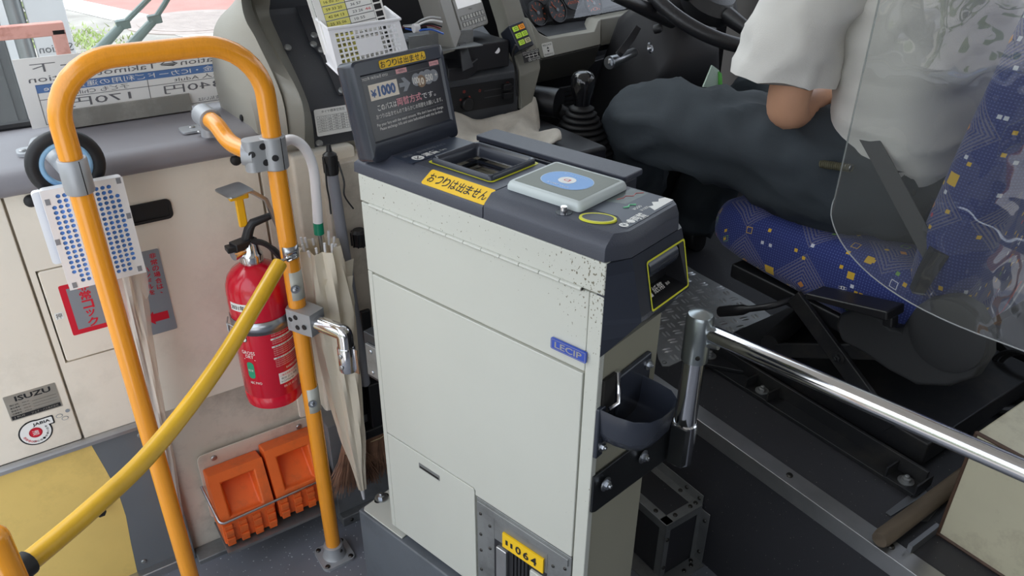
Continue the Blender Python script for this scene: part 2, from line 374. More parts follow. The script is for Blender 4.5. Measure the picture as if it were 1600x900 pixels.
screws([((0.070, 1.490, 0.385), (0, -1, 0)), ((0.005, 1.490, 0.045), (0, -1, 0)), ((0.086, 1.490, 0.15), (0, -1, 0)), ((0.084, 1.490, 0.13), (0, -1, 0))], ALU_DULL, wf, 0.006)
sp = MB().lathe([(0.022, 0), (0.020, 0.006), (0.011, 0.012), (0.010, 0.035), (0.004, 0.036), (0.003, 0.028)], 6, 0, fr((-0.042, 1.490, 0.25), (1, 0, 0), (0, 0, 1)))
sp.build('door_stop', RUBBER, wf, label='black rubber door stop')
MB().box(0.098, 0.112, 1.478, 1.499, 0.0, 0.424).build('corner_strip', ALU_DULL, wf, bevel=0.003)
struct(MB().box(-0.42, 0.098, 1.470, 1.499, -0.01, 0.022).build('baseboard_left', ALU, bevel=0.003))
bb = struct(MB().box(0.112, 0.47, 1.452, 1.499, -0.01, 0.012).build('baseboard_front', ALU_DULL, bevel=0.003))
# grey step box beside the pole
gs = struct(MB().box(0.440, 1.095, 1.395, 1.499, 0.0, 0.30).build('wall_step', mat('grey_step_plate', '#75777a', 0.45, var=0.1, vs=6, dirt=('#3b3a38', 0.5, 7.0)), bevel=0.003))
g2 = MB().box(0.44, 1.05, 1.372, 1.396, 0.0, 0.028).build('kick_strip', ALU_DULL, gs, bevel=0.003); screws([((0.463, 1.372, 0.014), (0, -1, 0))], DARKSCREW, gs, 0.005)

# ---------- ledge under the windscreen ----------
lg = MB(); prof = [(1.499, 0.948), (1.478, 0.950), (1.466, 0.956), (1.462, 0.967), (1.466, 0.980), (1.478, 0.990), (1.498, 0.9945), (1.74, 1.0), (1.74, 0.96)]
lg.loft([[(x, y, z) for y, z in prof] for x in (-0.42, -0.2, 0.1, 0.46)])
struct(lg.build('trim_2', LEDGE, angle=60))

# ---------- windscreen ----------
w1 = empty('window_1', kind='structure')
def wsy(x, z): return 1.722 - (z - 1.0) * 0.10 + (0 if x > -0.2 else -0.5 * (x + 0.2) ** 2) + 0.32 * max(0.0, min(1.0, (x - 0.40) / 0.4))
gl = MB(); gl.grid([[(x, wsy(x, z), z) for x in (-0.44, -0.35, -0.2, 0.2, 0.40, 0.6, 0.8, 1.4, 2.3)] for z in (1.0, 1.4, 1.8, 2.2)])
gl.build('pane', GLASS, w1)
sl = MB(); sl.tube([(x, wsy(x, 1.0) - 0.004, 1.004) for x in (-0.44, -0.35, -0.2, 0.2, 0.40, 0.6, 0.8, 1.4, 2.3)], 0.009, 8); sl.build('seal', RUBBER, w1)
# ---------- shell of the bus ----------
SHELL = mat('pale_lining', '#d9d7d0', 0.6)
struct(MB().box(-0.46, 2.4, -3.0, 1.9, 2.25, 2.32).build('ceiling', SHELL))
wr_ = MB(); wr_.box(2.30, 2.36, -3.0, 2.4, 0.0, 1.15); wr_.box(2.30, 2.36, -3.0, 2.4, 1.95, 2.32)
for y in (-3.0, -1.6, 0.1, 1.55): wr_.box(2.30, 2.36, y, y + 0.08, 1.15, 1.95)
struct(wr_.build('wall_right', mat('dark_lining', '#3c3937', 0.6)))
wl = MB(); wl.box(-0.46, -0.40, -3.0, 0.10, -0.04, 0.90); wl.box(-0.46, -0.40, -3.0, 0.10, 1.75, 2.32); wl.box(-0.46, -0.40, 0.10, 1.62, 2.05, 2.32)
for y in (-3.0, -1.5, 0.06): wl.box(-0.46, -0.40, y, y + 0.06, -0.04, 2.05)
struct(wl.build('wall_left', SHELL))
struct(MB().box(-0.46, 2.36, -3.06, -3.0, -0.04, 2.32).build('wall_back', mat('dark_rear_lining', '#4d4f55', 0.7)))

# ---------- street outside the windscreen ----------
ROAD = mat('red_asphalt', '#c98a80', 0.85, var=0.08, vs=3, bump=0.2, bs=60)
SHOULDER = mat('worn_tarmac', '#aaa39a', 0.9, var=0.2, vs=2.5, speck=('#d8d2c8', 9, 0.2))
PALE = mat('road_paint', '#f3f1ec', 0.7, var=0.04)
G0 = -0.5
# the line runs from (1.2605, 14.7377, -0.5000) to (2.5152, 10.4174, -0.5000)
a, b_ = V((1.2855, 14.5701, -0.5000)), V((2.5380, 10.5002, -0.5000)); d_ = (b_ - a).normalized(); n_ = V((d_.y, -d_.x, 0)); n_ = n_ if n_.x > 0 else -n_
far, near = a - d_ * 60, b_ + d_ * 9.0
gp = MB(); gp.add([far - n_ * 60, near - n_ * 60, near, far], [(0, 1, 2, 3)]); struct(gp.build('ground', SHOULDER))
gp = MB(); gp.add([far, near, near + n_ * 60, far + n_ * 60], [(0, 1, 2, 3)]); rd = struct(gp.build('road', ROAD))
gp = MB(); wl_ = 0.55; gp.add([far - n_ * wl_ / 2 + V((0, 0, .006)), near - n_ * wl_ / 2 + V((0, 0, .006)), near + n_ * wl_ / 2 + V((0, 0, .006)), far + n_ * wl_ / 2 + V((0, 0, .006))], [(0, 1, 2, 3)]); gp.build('road_line', PALE, rd)
mc = V((2.6793, 11.5822, -0.5000))
IRON = mat('manhole_iron', '#b3a49c', 0.7, 0.1, var=0.1, vs=5)
mh = MB().lathe([(0.95, 0), (0.95, 0.012), (0.86, 0.016)], 40); mh.lathe([(0.80, 0.012), (0.80, 0.022)], 40)
for k in range(-6, 7):
    h = math.sqrt(max(0, 0.7 ** 2 - (k * 0.11) ** 2)); mh.box(-h, h, k * 0.11 - 0.025, k * 0.11 + 0.025, 0.02, 0.024)
mh = mh.build('manhole_cover', IRON); mh.location = mc; tag(mh, 'round grey manhole cover in the red road', 'manhole cover')
LEAF = mat('pale_grass', '#a9bb6e', 0.7, var=0.3, vs=3)
gr = MB()
for k in range(700):
    c = rnd.random(); base = (V((1.1306, 11.3959, -0.5000)) if c < .5 else V((1.0852, 10.7753, -0.5000))); p = base + d_ * rnd.gauss(0, 0.5) + n_ * rnd.gauss(0, 0.22); h = rnd.uniform(.02, .07); t = rnd.uniform(0, 6.28); q = V((math.cos(t), math.sin(t), 0))
    gr.add([p - q * .012, p + q * .012, p + V((rnd.gauss(0, .03), rnd.gauss(0, .03), h))], [(0, 1, 2)])
tag(gr.build('grass', LEAF, flat=True), 'pale green grass tufts on the tarmac verge', 'grass', kind='stuff')
# bus stop post, rusty barrier, grey cabinet, shrub
yb = 3.3
POST = mat('pale_grey_board', '#dfe1e2', 0.5, var=0.03); GREYPOST = mat('grey_galvanised', '#8f9496', 0.4, 0.5, var=0.1, vs=8)
bs_ = empty('bus_stop_sign', 'pale grey bus stop sign board on a round galvanised pole outside the windscreen', 'bus stop sign', (0.22, 3.6, G0))
MB().cyl((-0.055, 0, 0), (-0.055, 0, 3.0), 0.030, 16).build('pole', GREYPOST, bs_)
bd = MB().box(-0.02, 0.115, -0.02, 0.02, 0.25, 2.6); bd.build('board', POST, bs_, bevel=0.006)
s = MB(); F = fr((0.048, -0.0215, 1.30), (1, 0, 0), (0, 0, 1)); s.text('Station', 0, 0, 0.12, 0.03, 0, 0, F, mirror=True); s.rect(-0.06, -0.09, 0.06, -0.04, 0.0, 1, F)  # mirrored word and blue bar: painted reflection of the fare sheet in the windscreen
s.build('lettering', [mat('reflected_print', '#55585c', 0.6), NAVYREFL], bs_, flat=True)
RUST = mat('faded_red_paint', '#d79a8d', 0.7, var=0.08, vs=8, dirt=('#8c3f22', 0.9, 11.0))
br = empty('road_barrier', 'faded red steel barrier with rust patches beside the bus stop', 'barrier', (0, 0, 0))
p1, p2, p3, p4 = V((0.0285, 3.2000, 0.9279)), V((0.2693, 3.2000, 0.9378)), V((0.2664, 3.2000, 0.8280)), V((0.0188, 3.2000, 0.8934))
zb = (p1.z + p2.z) / 2
MB().box(p1.x - .6, p2.x + 0.012, 3.19, 3.23, zb - 0.022, zb + 0.022).build('rail', RUST, br, bevel=0.004)
for x in (p2.x - 0.010, p1.x - .6): MB().box(x - 0.022, x + 0.022, 3.19, 3.23, G0, zb).build('leg', RUST, br, bevel=0.004)
CAB = mat('dark_grey_cabinet', '#5d5f60', 0.6, var=0.15, vs=4)
c1 = V((0.1145, 3.9000, 0.6690)); cb = empty('roadside_cabinet', 'dark grey roadside cabinet at the left edge of the windscreen', 'cabinet', (c1.x - 0.40, 3.9, G0))
MB().box(0.40, 0.47, 0.0, 0.3, 0, 1.5).build('pale_strip', POST, cb, bevel=0.006); MB().box(-0.4, 0.40, 0, 0.4, 0, 1.55).build('body', CAB, cb, bevel=0.01); MB().box(-0.42, 0.42, -0.02, 0.42, 1.55, 1.62).build('lid', GREYPOST, cb, bevel=0.008); MB().box(-0.36, 0.36, -0.012, 0.0, 0.08, 1.48).build('door', CAB, cb, bevel=0.004)  # first box is a pale upright strip along the right edge
def shrub(name, c, r, n, m, label):
    b = MB()
    for k in range(n):
        t, u = rnd.uniform(0, 6.28), rnd.uniform(-1, 1); q = V((math.cos(t) * math.sqrt(1 - u * u), math.sin(t) * math.sqrt(1 - u * u), u)); p = V(c) + q * r * rnd.uniform(.7, 1.0); s_ = rnd.uniform(.05, .12) * r
        x = V((rnd.gauss(0, 1), rnd.gauss(0, 1), rnd.gauss(0, 1))).normalized(); y = q.cross(x).normalized()
        b.add([p - x * s_, p + y * s_ * .6, p + x * s_, p - y * s_ * .6], [(0, 1, 2, 3)])
    o = b.build(name, m, flat=True); tag(o, label, 'shrub'); return o
GREEN = mat('dark_leaves', '#8c9a68', 0.6, var=0.4, vs=3)
shrub('shrub', V((0.2581, 7.0000, 0.4881)), 0.30, 700, GREEN, 'olive green shrub beyond the roadside cabinet')

# verge seen in the reflections, on the door side
GREEN2 = mat('hedge_leaves', '#7c8f52', 0.6, var=0.4, vs=1)
for k, (x, y) in enumerate(((-5.0, 4.6), (-5.4, 1.9), (-5.2, -0.9), (-5.6, -3.9))):
    shrub('hedge_bush', (x, y, 0.6), 1.25, 700, GREEN2, 'leafy green roadside bush on the door side, %s along the verge' % ('first', 'second', 'third', 'fourth')[k])['group'] = 'bushes along the verge'
# wiper arms outside the windscreen
WIP = mat('grey_wiper', '#7d8a88', 0.4, 0.3, var=0.05)
for pts, nm in ((((0.2128, 1.7600, 1.1251), (0.2547, 1.7500, 1.1620), (0.2854, 1.7450, 1.1867), (0.3246, 1.7400, 1.2181)), 'left hand wiper arm with a clamp, outside the windscreen'), (((0.2657, 1.7600, 1.1219), (0.3159, 1.7500, 1.1661), (0.3403, 1.7450, 1.1944), (0.3703, 1.7400, 1.2329)), 'plain wiper arm beside the clamped one, outside the windscreen')):
    wp = empty('wiper', nm, 'wiper', pts[0], group='wiper arms'); p0 = V(pts[0]); q = [V(p) - p0 for p in pts]
    MB().tube([q[0] + (q[0] - q[1]) * 0.4, q[0], q[1]], [0.011, 0.010, 0.008], 10).build('arm', WIP, wp)
    MB().tube([q[1], q[2], q[3], q[3] + (q[3] - q[2]) * 6], 0.0055, 8).build('rod', WIP, wp)
    if 'clamp' in nm.split(',')[0].split(' with ')[-1]: MB().box(-0.013, 0.013, -0.009, 0.009, -0.006, 0.006, 0, fr(q[1] * .9 + q[2] * .1, (1, 0, .1), (q[2] - q[1]))).build('clamp', WIP, wp, bevel=0.002)

# ---------- fare box ----------
FBW = mat('farebox_enamel', '#c5c6bd', 0.4, var=0.02, vs=5)
# enamel chipped along the corner: flakes show dark metal only near the worn edge
FBCH = mat('farebox_enamel_chipped', '#c5c6bd', 0.4, var=0.02, vs=5)
def add_chips(m):
    nt = m.node_tree; N, L = nt.nodes, nt.links; b = N['Principled BSDF']; old = b.inputs['Base Color'].links[0].from_socket
    tc = N.new('ShaderNodeTexCoord'); sx = N.new('ShaderNodeSeparateXYZ'); L.new(tc.outputs['Object'], sx.inputs[0])
    mp = N.new('ShaderNodeMapping'); mp.inputs['Scale'].default_value = (1, 1.4, 1); L.new(tc.outputs['Object'], mp.inputs[0])
    n = N.new('ShaderNodeTexNoise'); n.inputs['Scale'].default_value = 190; n.inputs['Detail'].default_value = 2; L.new(mp.outputs[0], n.inputs[0])
    fy = N.new('ShaderNodeMapRange'); fy.inputs[1].default_value = 0.0; fy.inputs[2].default_value = 0.10; fy.inputs[3].default_value = 0.585; fy.inputs[4].default_value = 0.70; L.new(sx.outputs['Y'], fy.inputs[0])
    fz = N.new('ShaderNodeMapRange'); fz.inputs[1].default_value = 0.84; fz.inputs[2].default_value = 0.97; fz.inputs[3].default_value = 0.14; fz.inputs[4].default_value = 0.0; L.new(sx.outputs['Z'], fz.inputs[0])
    ad = N.new('ShaderNodeMath'); ad.operation = 'ADD'; L.new(fy.outputs[0], ad.inputs[0]); L.new(fz.outputs[0], ad.inputs[1])
    gt = N.new('ShaderNodeMath'); gt.operation = 'GREATER_THAN'; L.new(n.outputs[0], gt.inputs[0]); L.new(ad.outputs[0], gt.inputs[1])
    mx = N.new('ShaderNodeMix'); mx.data_type = 'RGBA'; L.new(gt.outputs[0], mx.inputs[0]); L.new(old, mx.inputs[6]); mx.inputs[7].default_value = lin('#75705f')
    L.new(mx.outputs[2], b.inputs['Base Color'])
add_chips(FBCH)
FBD = mat('farebox_dark_plastic', '#40434e', 0.40, var=0.03, vs=30, bump=0.25, bs=700)
FBD2 = mat('farebox_navy_plastic', '#31353f', 0.25, var=0.03, vs=20)
PLINTH = mat('grey_plinth_paint', '#5d6268', 0.5, var=0.05, vs=7, dirt=('#3e4145', 0.4, 12.0))
SCREEN_BK = mat('dark_screen', '#2f2e31', 0.18); SALMON = mat('screen_pink', '#e7a9ab', 0.4); SCRW = mat('screen_white', '#e6e2dd', 0.4)
SCRP = mat('screen_cream', '#e8dccb', 0.4); SCRB = mat('screen_blue', '#49618f', 0.4); SCRR = mat('screen_rose', '#d78f98', 0.4); COIN1 = mat('screen_silver', '#8d9096', 0.4); COIN2 = mat('screen_bronze', '#8a6f55', 0.4)
LIME = mat('lime_line', '#d9d832', 0.45)
FBA = 14.96
fb = empty('fare_box', 'tall off-white and navy fare box on a grey plinth with a ticket screen on top', 'fare box', (0.5730, 0.6278, 0.0000), math.radians(FBA))
FX = fr((0, 0, 0), (0, -1, 0), (0, 0, 1))          # drawing plane of the long side: x runs rearward, y up
def FXo(off): return fr((off, 0, 0), (0, -1, 0), (0, 0, 1))
MB().box(0.004, 0.164, 0.003, 0.474, 0.25, 1.02).build('body', mat('farebox_enamel_shaded', '#989584', 0.5, var=0.03, vs=6), fb, bevel=0.003)  # shade on the end face is put into this darker enamel colour
def side(y0, y1, z0, z1, name, m, x0=0.0, poly=None, bev=0.0015):
    b = MB(); b.prism(poly or [(-y1, z0), (-y0, z0), (-y0, z1), (-y1, z1)], 0, 0.012, 0, FXo(0.012 + x0 - 0.012 + 0.0))
    # prism grows to -x; shift so that the outer face lies at x0
    b.v = [(p[0] + 0.012, p[1], p[2]) for p in b.v]
    return b.build(name, m, fb, bevel=bev)
side(0.0, 0.476, 0.9725, 1.018, 'lid_panel', FBCH, -0.001)
side(0.023, 0.476, 0.8455, 0.9695, 'upper_panel', FBCH, 0.0)
side(0.0, 0.0225, 0.25, 0.9695, 'corner_post', FBCH, 0.0)
side(0, 0, 0, 0, 'door_panel', FBCH, -0.0015, poly=[(-0.463, 0.5015), (-0.236, 0.5015), (-0.233, 0.4975), (-0.233, 0.487), (-0.0245, 0.487), (-0.0245, 0.842), (-0.463, 0.842)])
side(0, 0, 0, 0, 'lower_panel', FBCH, -0.0015, poly=[(-0.463, 0.258), (-0.235, 0.258), (-0.235, 0.495), (-0.238, 0.499), (-0.463, 0.499)])
side(0.465, 0.476, 0.25, 0.8445, 'edge_strip', FBW, 0.0)
side(0.0225, 0.465, 0.250, 0.2565, 'edge_strip', FBW, 0.0)
hg = MB()
for k in range(12):
    y = 0.034 + k * 0.035; hg.cyl((-0.002, y, 0.971), (-0.002, y + 0.034, 0.971), 0.003, 8)
hg.cyl((-0.0015, 0.033, 0.971), (-0.0015, 0.455, 0.971), 0.0022, 6, 1)
hg.build('hinge', [FBW, DARKSCREW], fb, label='long piano hinge')
sl = MB().box(-0.0022, 0.003, 0.322, 0.376, 0.4655, 0.4775, 0); sl.box(-0.0024, -0.0018, 0.324, 0.374, 0.4670, 0.4715, 1); sl.build('keyhole_slot', [ALU_DULL, SEAM], fb)
BADGE = mat('blue_badge', '#2f4fb0', 0.3)
b = MB(); F = fr((-0.0012, 0.079, 0.8625), (0, -1, 0), (0, 0, 1)); b.prism(rpoly(0.060, 0.0175, 0.002, 2, 0.030, 0.0085), 0, 0.003, 0, F); b.frame(0.0015, 0.001, 0.0585, 0.016, 0.0006, 0.0032, 1, F); b.text('LECIP', 0.030, 0.0085, 0.046, 0.010, 0.0033, 1, F, bold=.02)
b.build('badge', [BADGE, ALU], fb, label='small blue badge with pale lettering')
# steel hatch with a cash vault slot in the lower corner
hm = MB(); P0 = [(-0.231, 0.30), (-0.0245, 0.30)]
FH = FXo(0.0); HX = 0.0
hm.box(-0.0005, 0.008, 0.190, 0.231, 0.25, 0.484); hm.box(-0.0005, 0.008, 0.0245, 0.072, 0.25, 0.484); hm.box(-0.0005, 0.008, 0.072, 0.190, 0.412, 0.484)
hm.box(-0.003, 0.0, 0.030, 0.228, 0.462, 0.478)
hm.build('vault_hatch', ALU_DULL, fb, bevel=0.0008, label='scratched steel vault hatch')
vb = MB(); vb.box(0.0, 0.004, 0.072, 0.190, 0.25, 0.412); vb.build('vault_recess', BLACK, fb)
vb = MB()
for k in range(5): vb.box(-0.003, 0.003, 0.112 + k * 0.008, 0.117 + k * 0.008, 0.25, 0.41)
vb.build('vault_ribs', BLACK, fb)
MB().box(-0.006, 0.003, 0.158, 0.182, 0.25, 0.402).build('vault_latch', ALU, fb, bevel=0.002); MB().box(-0.005, 0.003, 0.078, 0.106, 0.25, 0.400).build('vault_plate', FBW, fb, bevel=0.002)
b = MB(); F = fr((-0.0042, 0.168, 0.411), (0, -1, 0), (0, 0, 1)); b.prism([(0, 0), (0.090, 0), (0.090, 0.033), (0, 0.033)], -0.0035, 0.0, 0, F)
for t, x, h in (('1', 0.010, 0.011), ('1', 0.021, 0.011), ('0', 0.036, 0.018), ('6', 0.053, 0.018), ('4', 0.070, 0.018)): b.text(t, x, 0.0155, h * (0.45 if t == '1' else 0.7), h, 0.0004, 1, F, bold=.03)
b.build('number_plate', [YELLOW, INK], fb, label='yellow plate numbered 11064')
screws([((-0.0006, y, z), (-1, 0, 0)) for y, z in ((0.222, 0.45), (0.222, 0.40), (0.222, 0.36), (0.222, 0.31), (0.200, 0.435), (0.200, 0.38), (0.036, 0.452), (0.036, 0.40), (0.060, 0.44), (0.060, 0.38))], DARKSCREW, fb, 0.0032)
# plinth, flange and anchor bolt
MB().box(-0.012, 0.175, -0.03, 0.572, 0.0, 0.237).build('plinth', PLINTH, fb, bevel=0.004)
fl = MB(); fl.prism([(-0.006, 0.44), (0.168, 0.44), (0.168, 0.566), (0.0, 0.566), (-0.006, 0.560)], 0.237, 0.2405); fl.build('base_flange', FBW, fb, bevel=0.001)
fs_ = MB(); fs_.prism(rpoly(0.036, 0.016, 0.0079, 5, (0.0412, 0.5580, 0.2408)[0], (0.0412, 0.5580, 0.2408)[1]), 0.2403, 0.2409); fs_.build('bolt_slot', SEAM, fb)
bolts([(tuple(V((0.0412, 0.5580, 0.2408))), (0, 0, 1))], ZINC, fb, 0.0085)
# dark plastic cover, front half: coin hopper
def plan(x0, x1, y0, y1): return [(x0, y0), (x1, y0), (x1, y1), (x0, y1)]
fc = MB()
def ring(z, g, y0, y1, yf): return [(0 + g, y0, z), (0.168 - g * .5, y0, z), (0.168 - g * .5, y1 - yf, z), (0 + g, y1 - yf, z)]
HOP = (0.050, 0.146, 0.238, 0.354)
def opened(b, z, g, y0, y1, yf, mi=0):
    o = ring(z, g, y0, y1, yf); x0, x1, ya, yb = HOP; i = [(x0, ya, z), (x1, ya, z), (x1, yb, z), (x0, yb, z)]
    b.add(o + i, [(0, 1, 5, 4), (1, 2, 6, 5), (2, 3, 7, 6), (3, 0, 4, 7)], mi)
fc.loft([ring(1.0185, 0.0, 0.2085, 0.486, 0), ring(1.034, 0.0005, 0.2085, 0.487, 0.002), ring(1.0375, 0.003, 0.2085, 0.485, 0.004), ring(1.052, 0.028, 0.2085, 0.484, 0.010)], cap=False)
opened(fc, 1.052, 0.028, 0.2085, 0.484, 0.010)
front_cover = fc.build('front_cover', FBD, fb, angle=50)
# yellow line, rim and steel chute of the coin hopper
x0, x1, ya, yb = HOP
hl = MB(); hl.prism(rpoly(x1 - x0 + 0.016, yb - ya + 0.016, 0.008, 4, (x0 + x1) / 2, (ya + yb) / 2), 0.0, 0.0006, 0, Matrix.Translation((0, 0, 1.052)))
# the line is a ring: outer polygon with a hole
def ringplate(b, outer, inner, z, mi, M=None):
    n = len(outer); b.add([(p[0], p[1], z) for p in outer] + [(p[0], p[1], z) for p in inner], [(i, (i + 1) % n, n + (i + 1) % n, n + i) for i in range(n)], mi, M)
hl = MB(); cx, cy = (x0 + x1) / 2, (ya + yb) / 2
ringplate(hl, rpoly(x1 - x0 + 0.014, yb - ya + 0.016, 0.007, 4, cx, cy), rpoly(x1 - x0 + 0.006, yb - ya + 0.008, 0.004, 4, cx, cy), 1.0526, 0); hl.build('hopper_line', LIME, fb)
rm = MB(); rings = []
for (gr_, z) in ((0.008, 1.052), (0.007, 1.0585), (0.004, 1.0605), (-0.004, 1.0595), (-0.010, 1.052), (-0.016, 1.030)):
    rings.append([(x, y, z) for x, y in rpoly(x1 - x0 + gr_, yb - ya + gr_, 0.006, 4, cx, cy)])
rm.loft(rings, cap=False); rm.build('hopper_rim', FBD2, fb, angle=60)
ch = MB(); rings = []
for (gr_, z) in ((-0.014, 1.034), (-0.018, 0.985)): rings.append([(x, y, z) for x, y in rpoly(x1 - x0 + gr_, yb - ya + gr_, 0.004, 3, cx, cy)])
ch.loft(rings, cap=False); ch.add([(x, y, 0.985) for x, y in rpoly(x1 - x0, yb - ya, .004, 3, cx, cy)], [tuple(range(16))]); ch.build('chute', mat('dark_chute', '#3b3b40', 0.25, 0.8), fb)
rl = MB()
for (x, z, r) in ((0.082, 1.006, 0.011), (0.116, 1.000, 0.013)): rl.cyl((x, ya + 0.006, z), (x, yb - 0.006, z), r, 16)
rl.build('roller', STEEL, fb); rb_ = MB()
for z in (1.036, 1.022): rb_.box(x0 + 0.008, x1 - 0.008, yb - 0.010, yb - 0.006, z, z + 0.005); rb_.box(x0 + 0.004, x0 + 0.010, ya + 0.006, yb - 0.006, z, z + 0.005); rb_.box(x1 - 0.011, x1 - 0.006, ya + .006, yb - .006, z, z + .005)
rb_.build('guide_bar', STEEL, fb)
# decals round the hopper
NAVYP = mat('navy_decal', '#333c4c', 0.35)
b = MB(); F = Matrix.Translation((0, 0, 1.0524)); b.prism([(0.022, 0.372), (0.158, 0.372), (0.158, 0.417), (0.022, 0.417)], 0, 0.0003, 0, F)
FR_ = fr((0, 0, 1.0524), (1, 0, 0), (0, 1, 0)); b.flat(circ(0.010, 24, 0.046, 0.385), 0.0006, 1, FR_); b.text('↙', 0.046, 0.385, 0.011, 0.011, 0.0008, 0, FR_); b.text('運賃', 0.074, 0.386, 0.030, 0.015, 0.0006, 1, FR_, bold=.025); b.text('Fare', 0.099, 0.384, 0.012, 0.006, 0.0006, 1, FR_); b.text('硬貨・整理券投入口', 0.076, 0.403, 0.09, 0.008, 0.0006, 2, FR_)
b.build('decal', [NAVYP, WHITE, COIN1], fb, flat=True, label='navy fare decal')
b = MB(); F = fr((0.0022, 0.334, 1.0371), (0, -1, 0), V((0.025, 0, 0.0145)))
b.prism(rpoly(0.128, 0.0290, 0.004, 4, 0.064, 0.0148), 0.0, 0.0006, 0, F)
for k, c_ in enumerate('おつりは出ません'): b.text(c_, 0.0125 + k * 0.0147, 0.0148, 0.0125, 0.0165, 0.0009, 1, F, bold=.012)
b.build('sticker', [YELLOW, INK], fb, flat=True, label='yellow no change sticker below the coin hopper')
# rear half with the nose
rc = MB()
def plan2(z, g, yf, c): return [(g, 0.2065, z), (g, 0.004, z), (g + c, yf, z), (0.150, yf, z), (0.172 - g * .6, 0.006, z), (0.172 - g * .6, 0.2065, z)]
rc.loft([plan2(1.0185, 0.0, -0.014, 0.034), plan2(1.036, 0.0005, -0.012, 0.033), plan2(1.041, 0.003, -0.0115, 0.030), plan2(1.052, 0.017, -0.0065, 0.020)])
rc.build('rear_cover', FBD, fb, angle=40)
nz = MB()
def plan3(z, yf, c, x1): return [(0.0015, 0.012, z), (0.0005, 0.0, z), (c, yf, z), (x1 - 0.014, yf, z), (x1, 0.0, z), (x1 - 0.002, 0.012, z)]
# nose with an opening for the note slot: shell faces built round it
SL = dict(x0=0.066, x1=0.158, z0=0.936, z1=1.000)
nose_prof = [(1.0175, -0.0145, 0.035, 0.172), (1.000, -0.0185, 0.036, 0.174), (0.936, -0.0335, 0.039, 0.177), (0.929, -0.034, 0.040, 0.177), (0.905, -0.018, 0.030, 0.170), (0.879, 0.0, 0.006, 0.166)]
for k in range(len(nose_prof) - 1):
    a_, b_2 = plan3(*nose_prof[k]), plan3(*nose_prof[k + 1])
    for i in range(5):
        if k == 1 and i == 2:
            A0, A1, B0, B1 = a_[2], a_[3], b_2[2], b_2[3]
            nz.add([A0, (SL['x0'], A0[1], A0[2]), (SL['x0'], B0[1], B0[2]), B0], [(0, 1, 2, 3)]); nz.add([(SL['x1'], A0[1], A0[2]), A1, B1, (SL['x1'], B0[1], B0[2])], [(0, 1, 2, 3)])
        else: nz.add([a_[i], a_[i + 1], b_2[i + 1], b_2[i]], [(0, 1, 2, 3)])
nz.add(plan3(*nose_prof[0]), [(0, 1, 2, 3, 4, 5)])
nz.f = [f[::-1] for f in nz.f]
nz.build('nose', FBD2, fb, angle=25)
rcs = MB(); yt, ybm = -0.0185, -0.0335; xa, xb = SL['x0'], SL['x1']; za, zb_ = SL['z1'], SL['z0']
D_ = [(xa, yt, za), (xb, yt, za), (xb, ybm, zb_), (xa, ybm, zb_)]; I_ = [(xa + .004, yt + 0.004, za - 0.006), (xb - .004, yt + .004, za - .006), (xb - .004, 0.0, 0.955), (xa + .004, 0.0, 0.955)]; J_ = [(xa + .004, 0.0, zb_ + 0.006), (xb - .004, 0.0, zb_ + 0.006)]
rcs.add(D_ + I_ + J_, [(0, 1, 5, 4), (0, 4, 7, 8, 3), (1, 2, 9, 6, 5), (4, 5, 6, 7), (7, 6, 9, 8), (8, 9, 2, 3)])
rcs.build('note_slot', BLACK, fb, flat=True)
ns = MB().tube([(xa + .006, -0.004, 0.985), (xb - .014, -0.004, 0.985)], 0.018, 14); ns.build('note_roller', FBD2, fb)
n_ax = V((0, ybm - yt, zb_ - za)).normalized()
fr_l = MB(); F = fr(((xa + xb) / 2, (yt + ybm) / 2, (za + zb_) / 2), (1, 0, 0), -n_ax)
ringplate(fr_l, rpoly(0.097, 0.071, 0.004, 3), rpoly(0.0915, 0.0655, 0.003, 3), 0.0012, 0, F); fr_l.build('slot_line', LIME, fb)
b = MB(); F = fr(((xa + xb) / 2 - 0.006, -0.017, 0.947), (1, 0, 0), (0, 0.6, 0.4)); b.rect(-0.030, -0.006, -0.018, 0.007, 0, 0, F); b.text('紙幣', 0.0, 0, 0.026, 0.011, 0.0, 0, F); b.text('Bill', 0.022, -0.002, 0.008, 0.004, 0, 0, F); b.build('lettering', SCRW, fb, flat=True)
# card reader
RD = mat('reader_grey', '#c6cecd', 0.4); RDG = mat('reader_olive', '#565c4a', 0.35, var=0.06, vs=30); RDB = mat('reader_blue', '#5f9bdc', 0.35); RDL = mat('reader_pale_blue', '#b7d2ee', 0.4)
cr_ = MB(); rr = []
for g, z in ((0.0, 1.0525), (0.0, 1.058), (-0.004, 1.0628), (-0.008, 1.0645)): rr.append([(x, y, z) for x, y in rpoly(0.113 + g, 0.128 + g, 0.006, 4, 0.0965, 0.1365)])
cr_.loft(rr); cr_.build('card_reader', RD, fb, angle=50)
b = MB(); F = fr((0.0965, 0.1365, 1.0647), (0, -1, 0), (1, 0, 0)); b.flat(rpoly(0.112, 0.096, 0.001, 1), 0, 0, F); b.flat(rpoly(0.078, 0.058, 0.028, 10), 0.0002, 1, F); b.flat(rpoly(0.076, 0.056, 0.027, 10), 0.0004, 2, F); b.flat(circ(0.0130, 30, ry=0.0125), 0.0006, 3, F)
b.text('タッチしてください', 0, 0.020, 0.04, 0.005, 0.0006, 1, F, rot=0); b.text('IC CARD TOUCH', 0, -0.021, 0.036, 0.0045, 0.0006, 3, F); b.text('C', -0.001, 0.0, 0.008, 0.008, 0.0008, 4, F); b.text('I', 0.004, 0.0, 0.002, 0.008, 0.0008, 4, F)
b.build('touch_pad', [RDG, RDL, RDB, WHITE, REDINK], fb, flat=True, label='blue touch circle on olive pad')
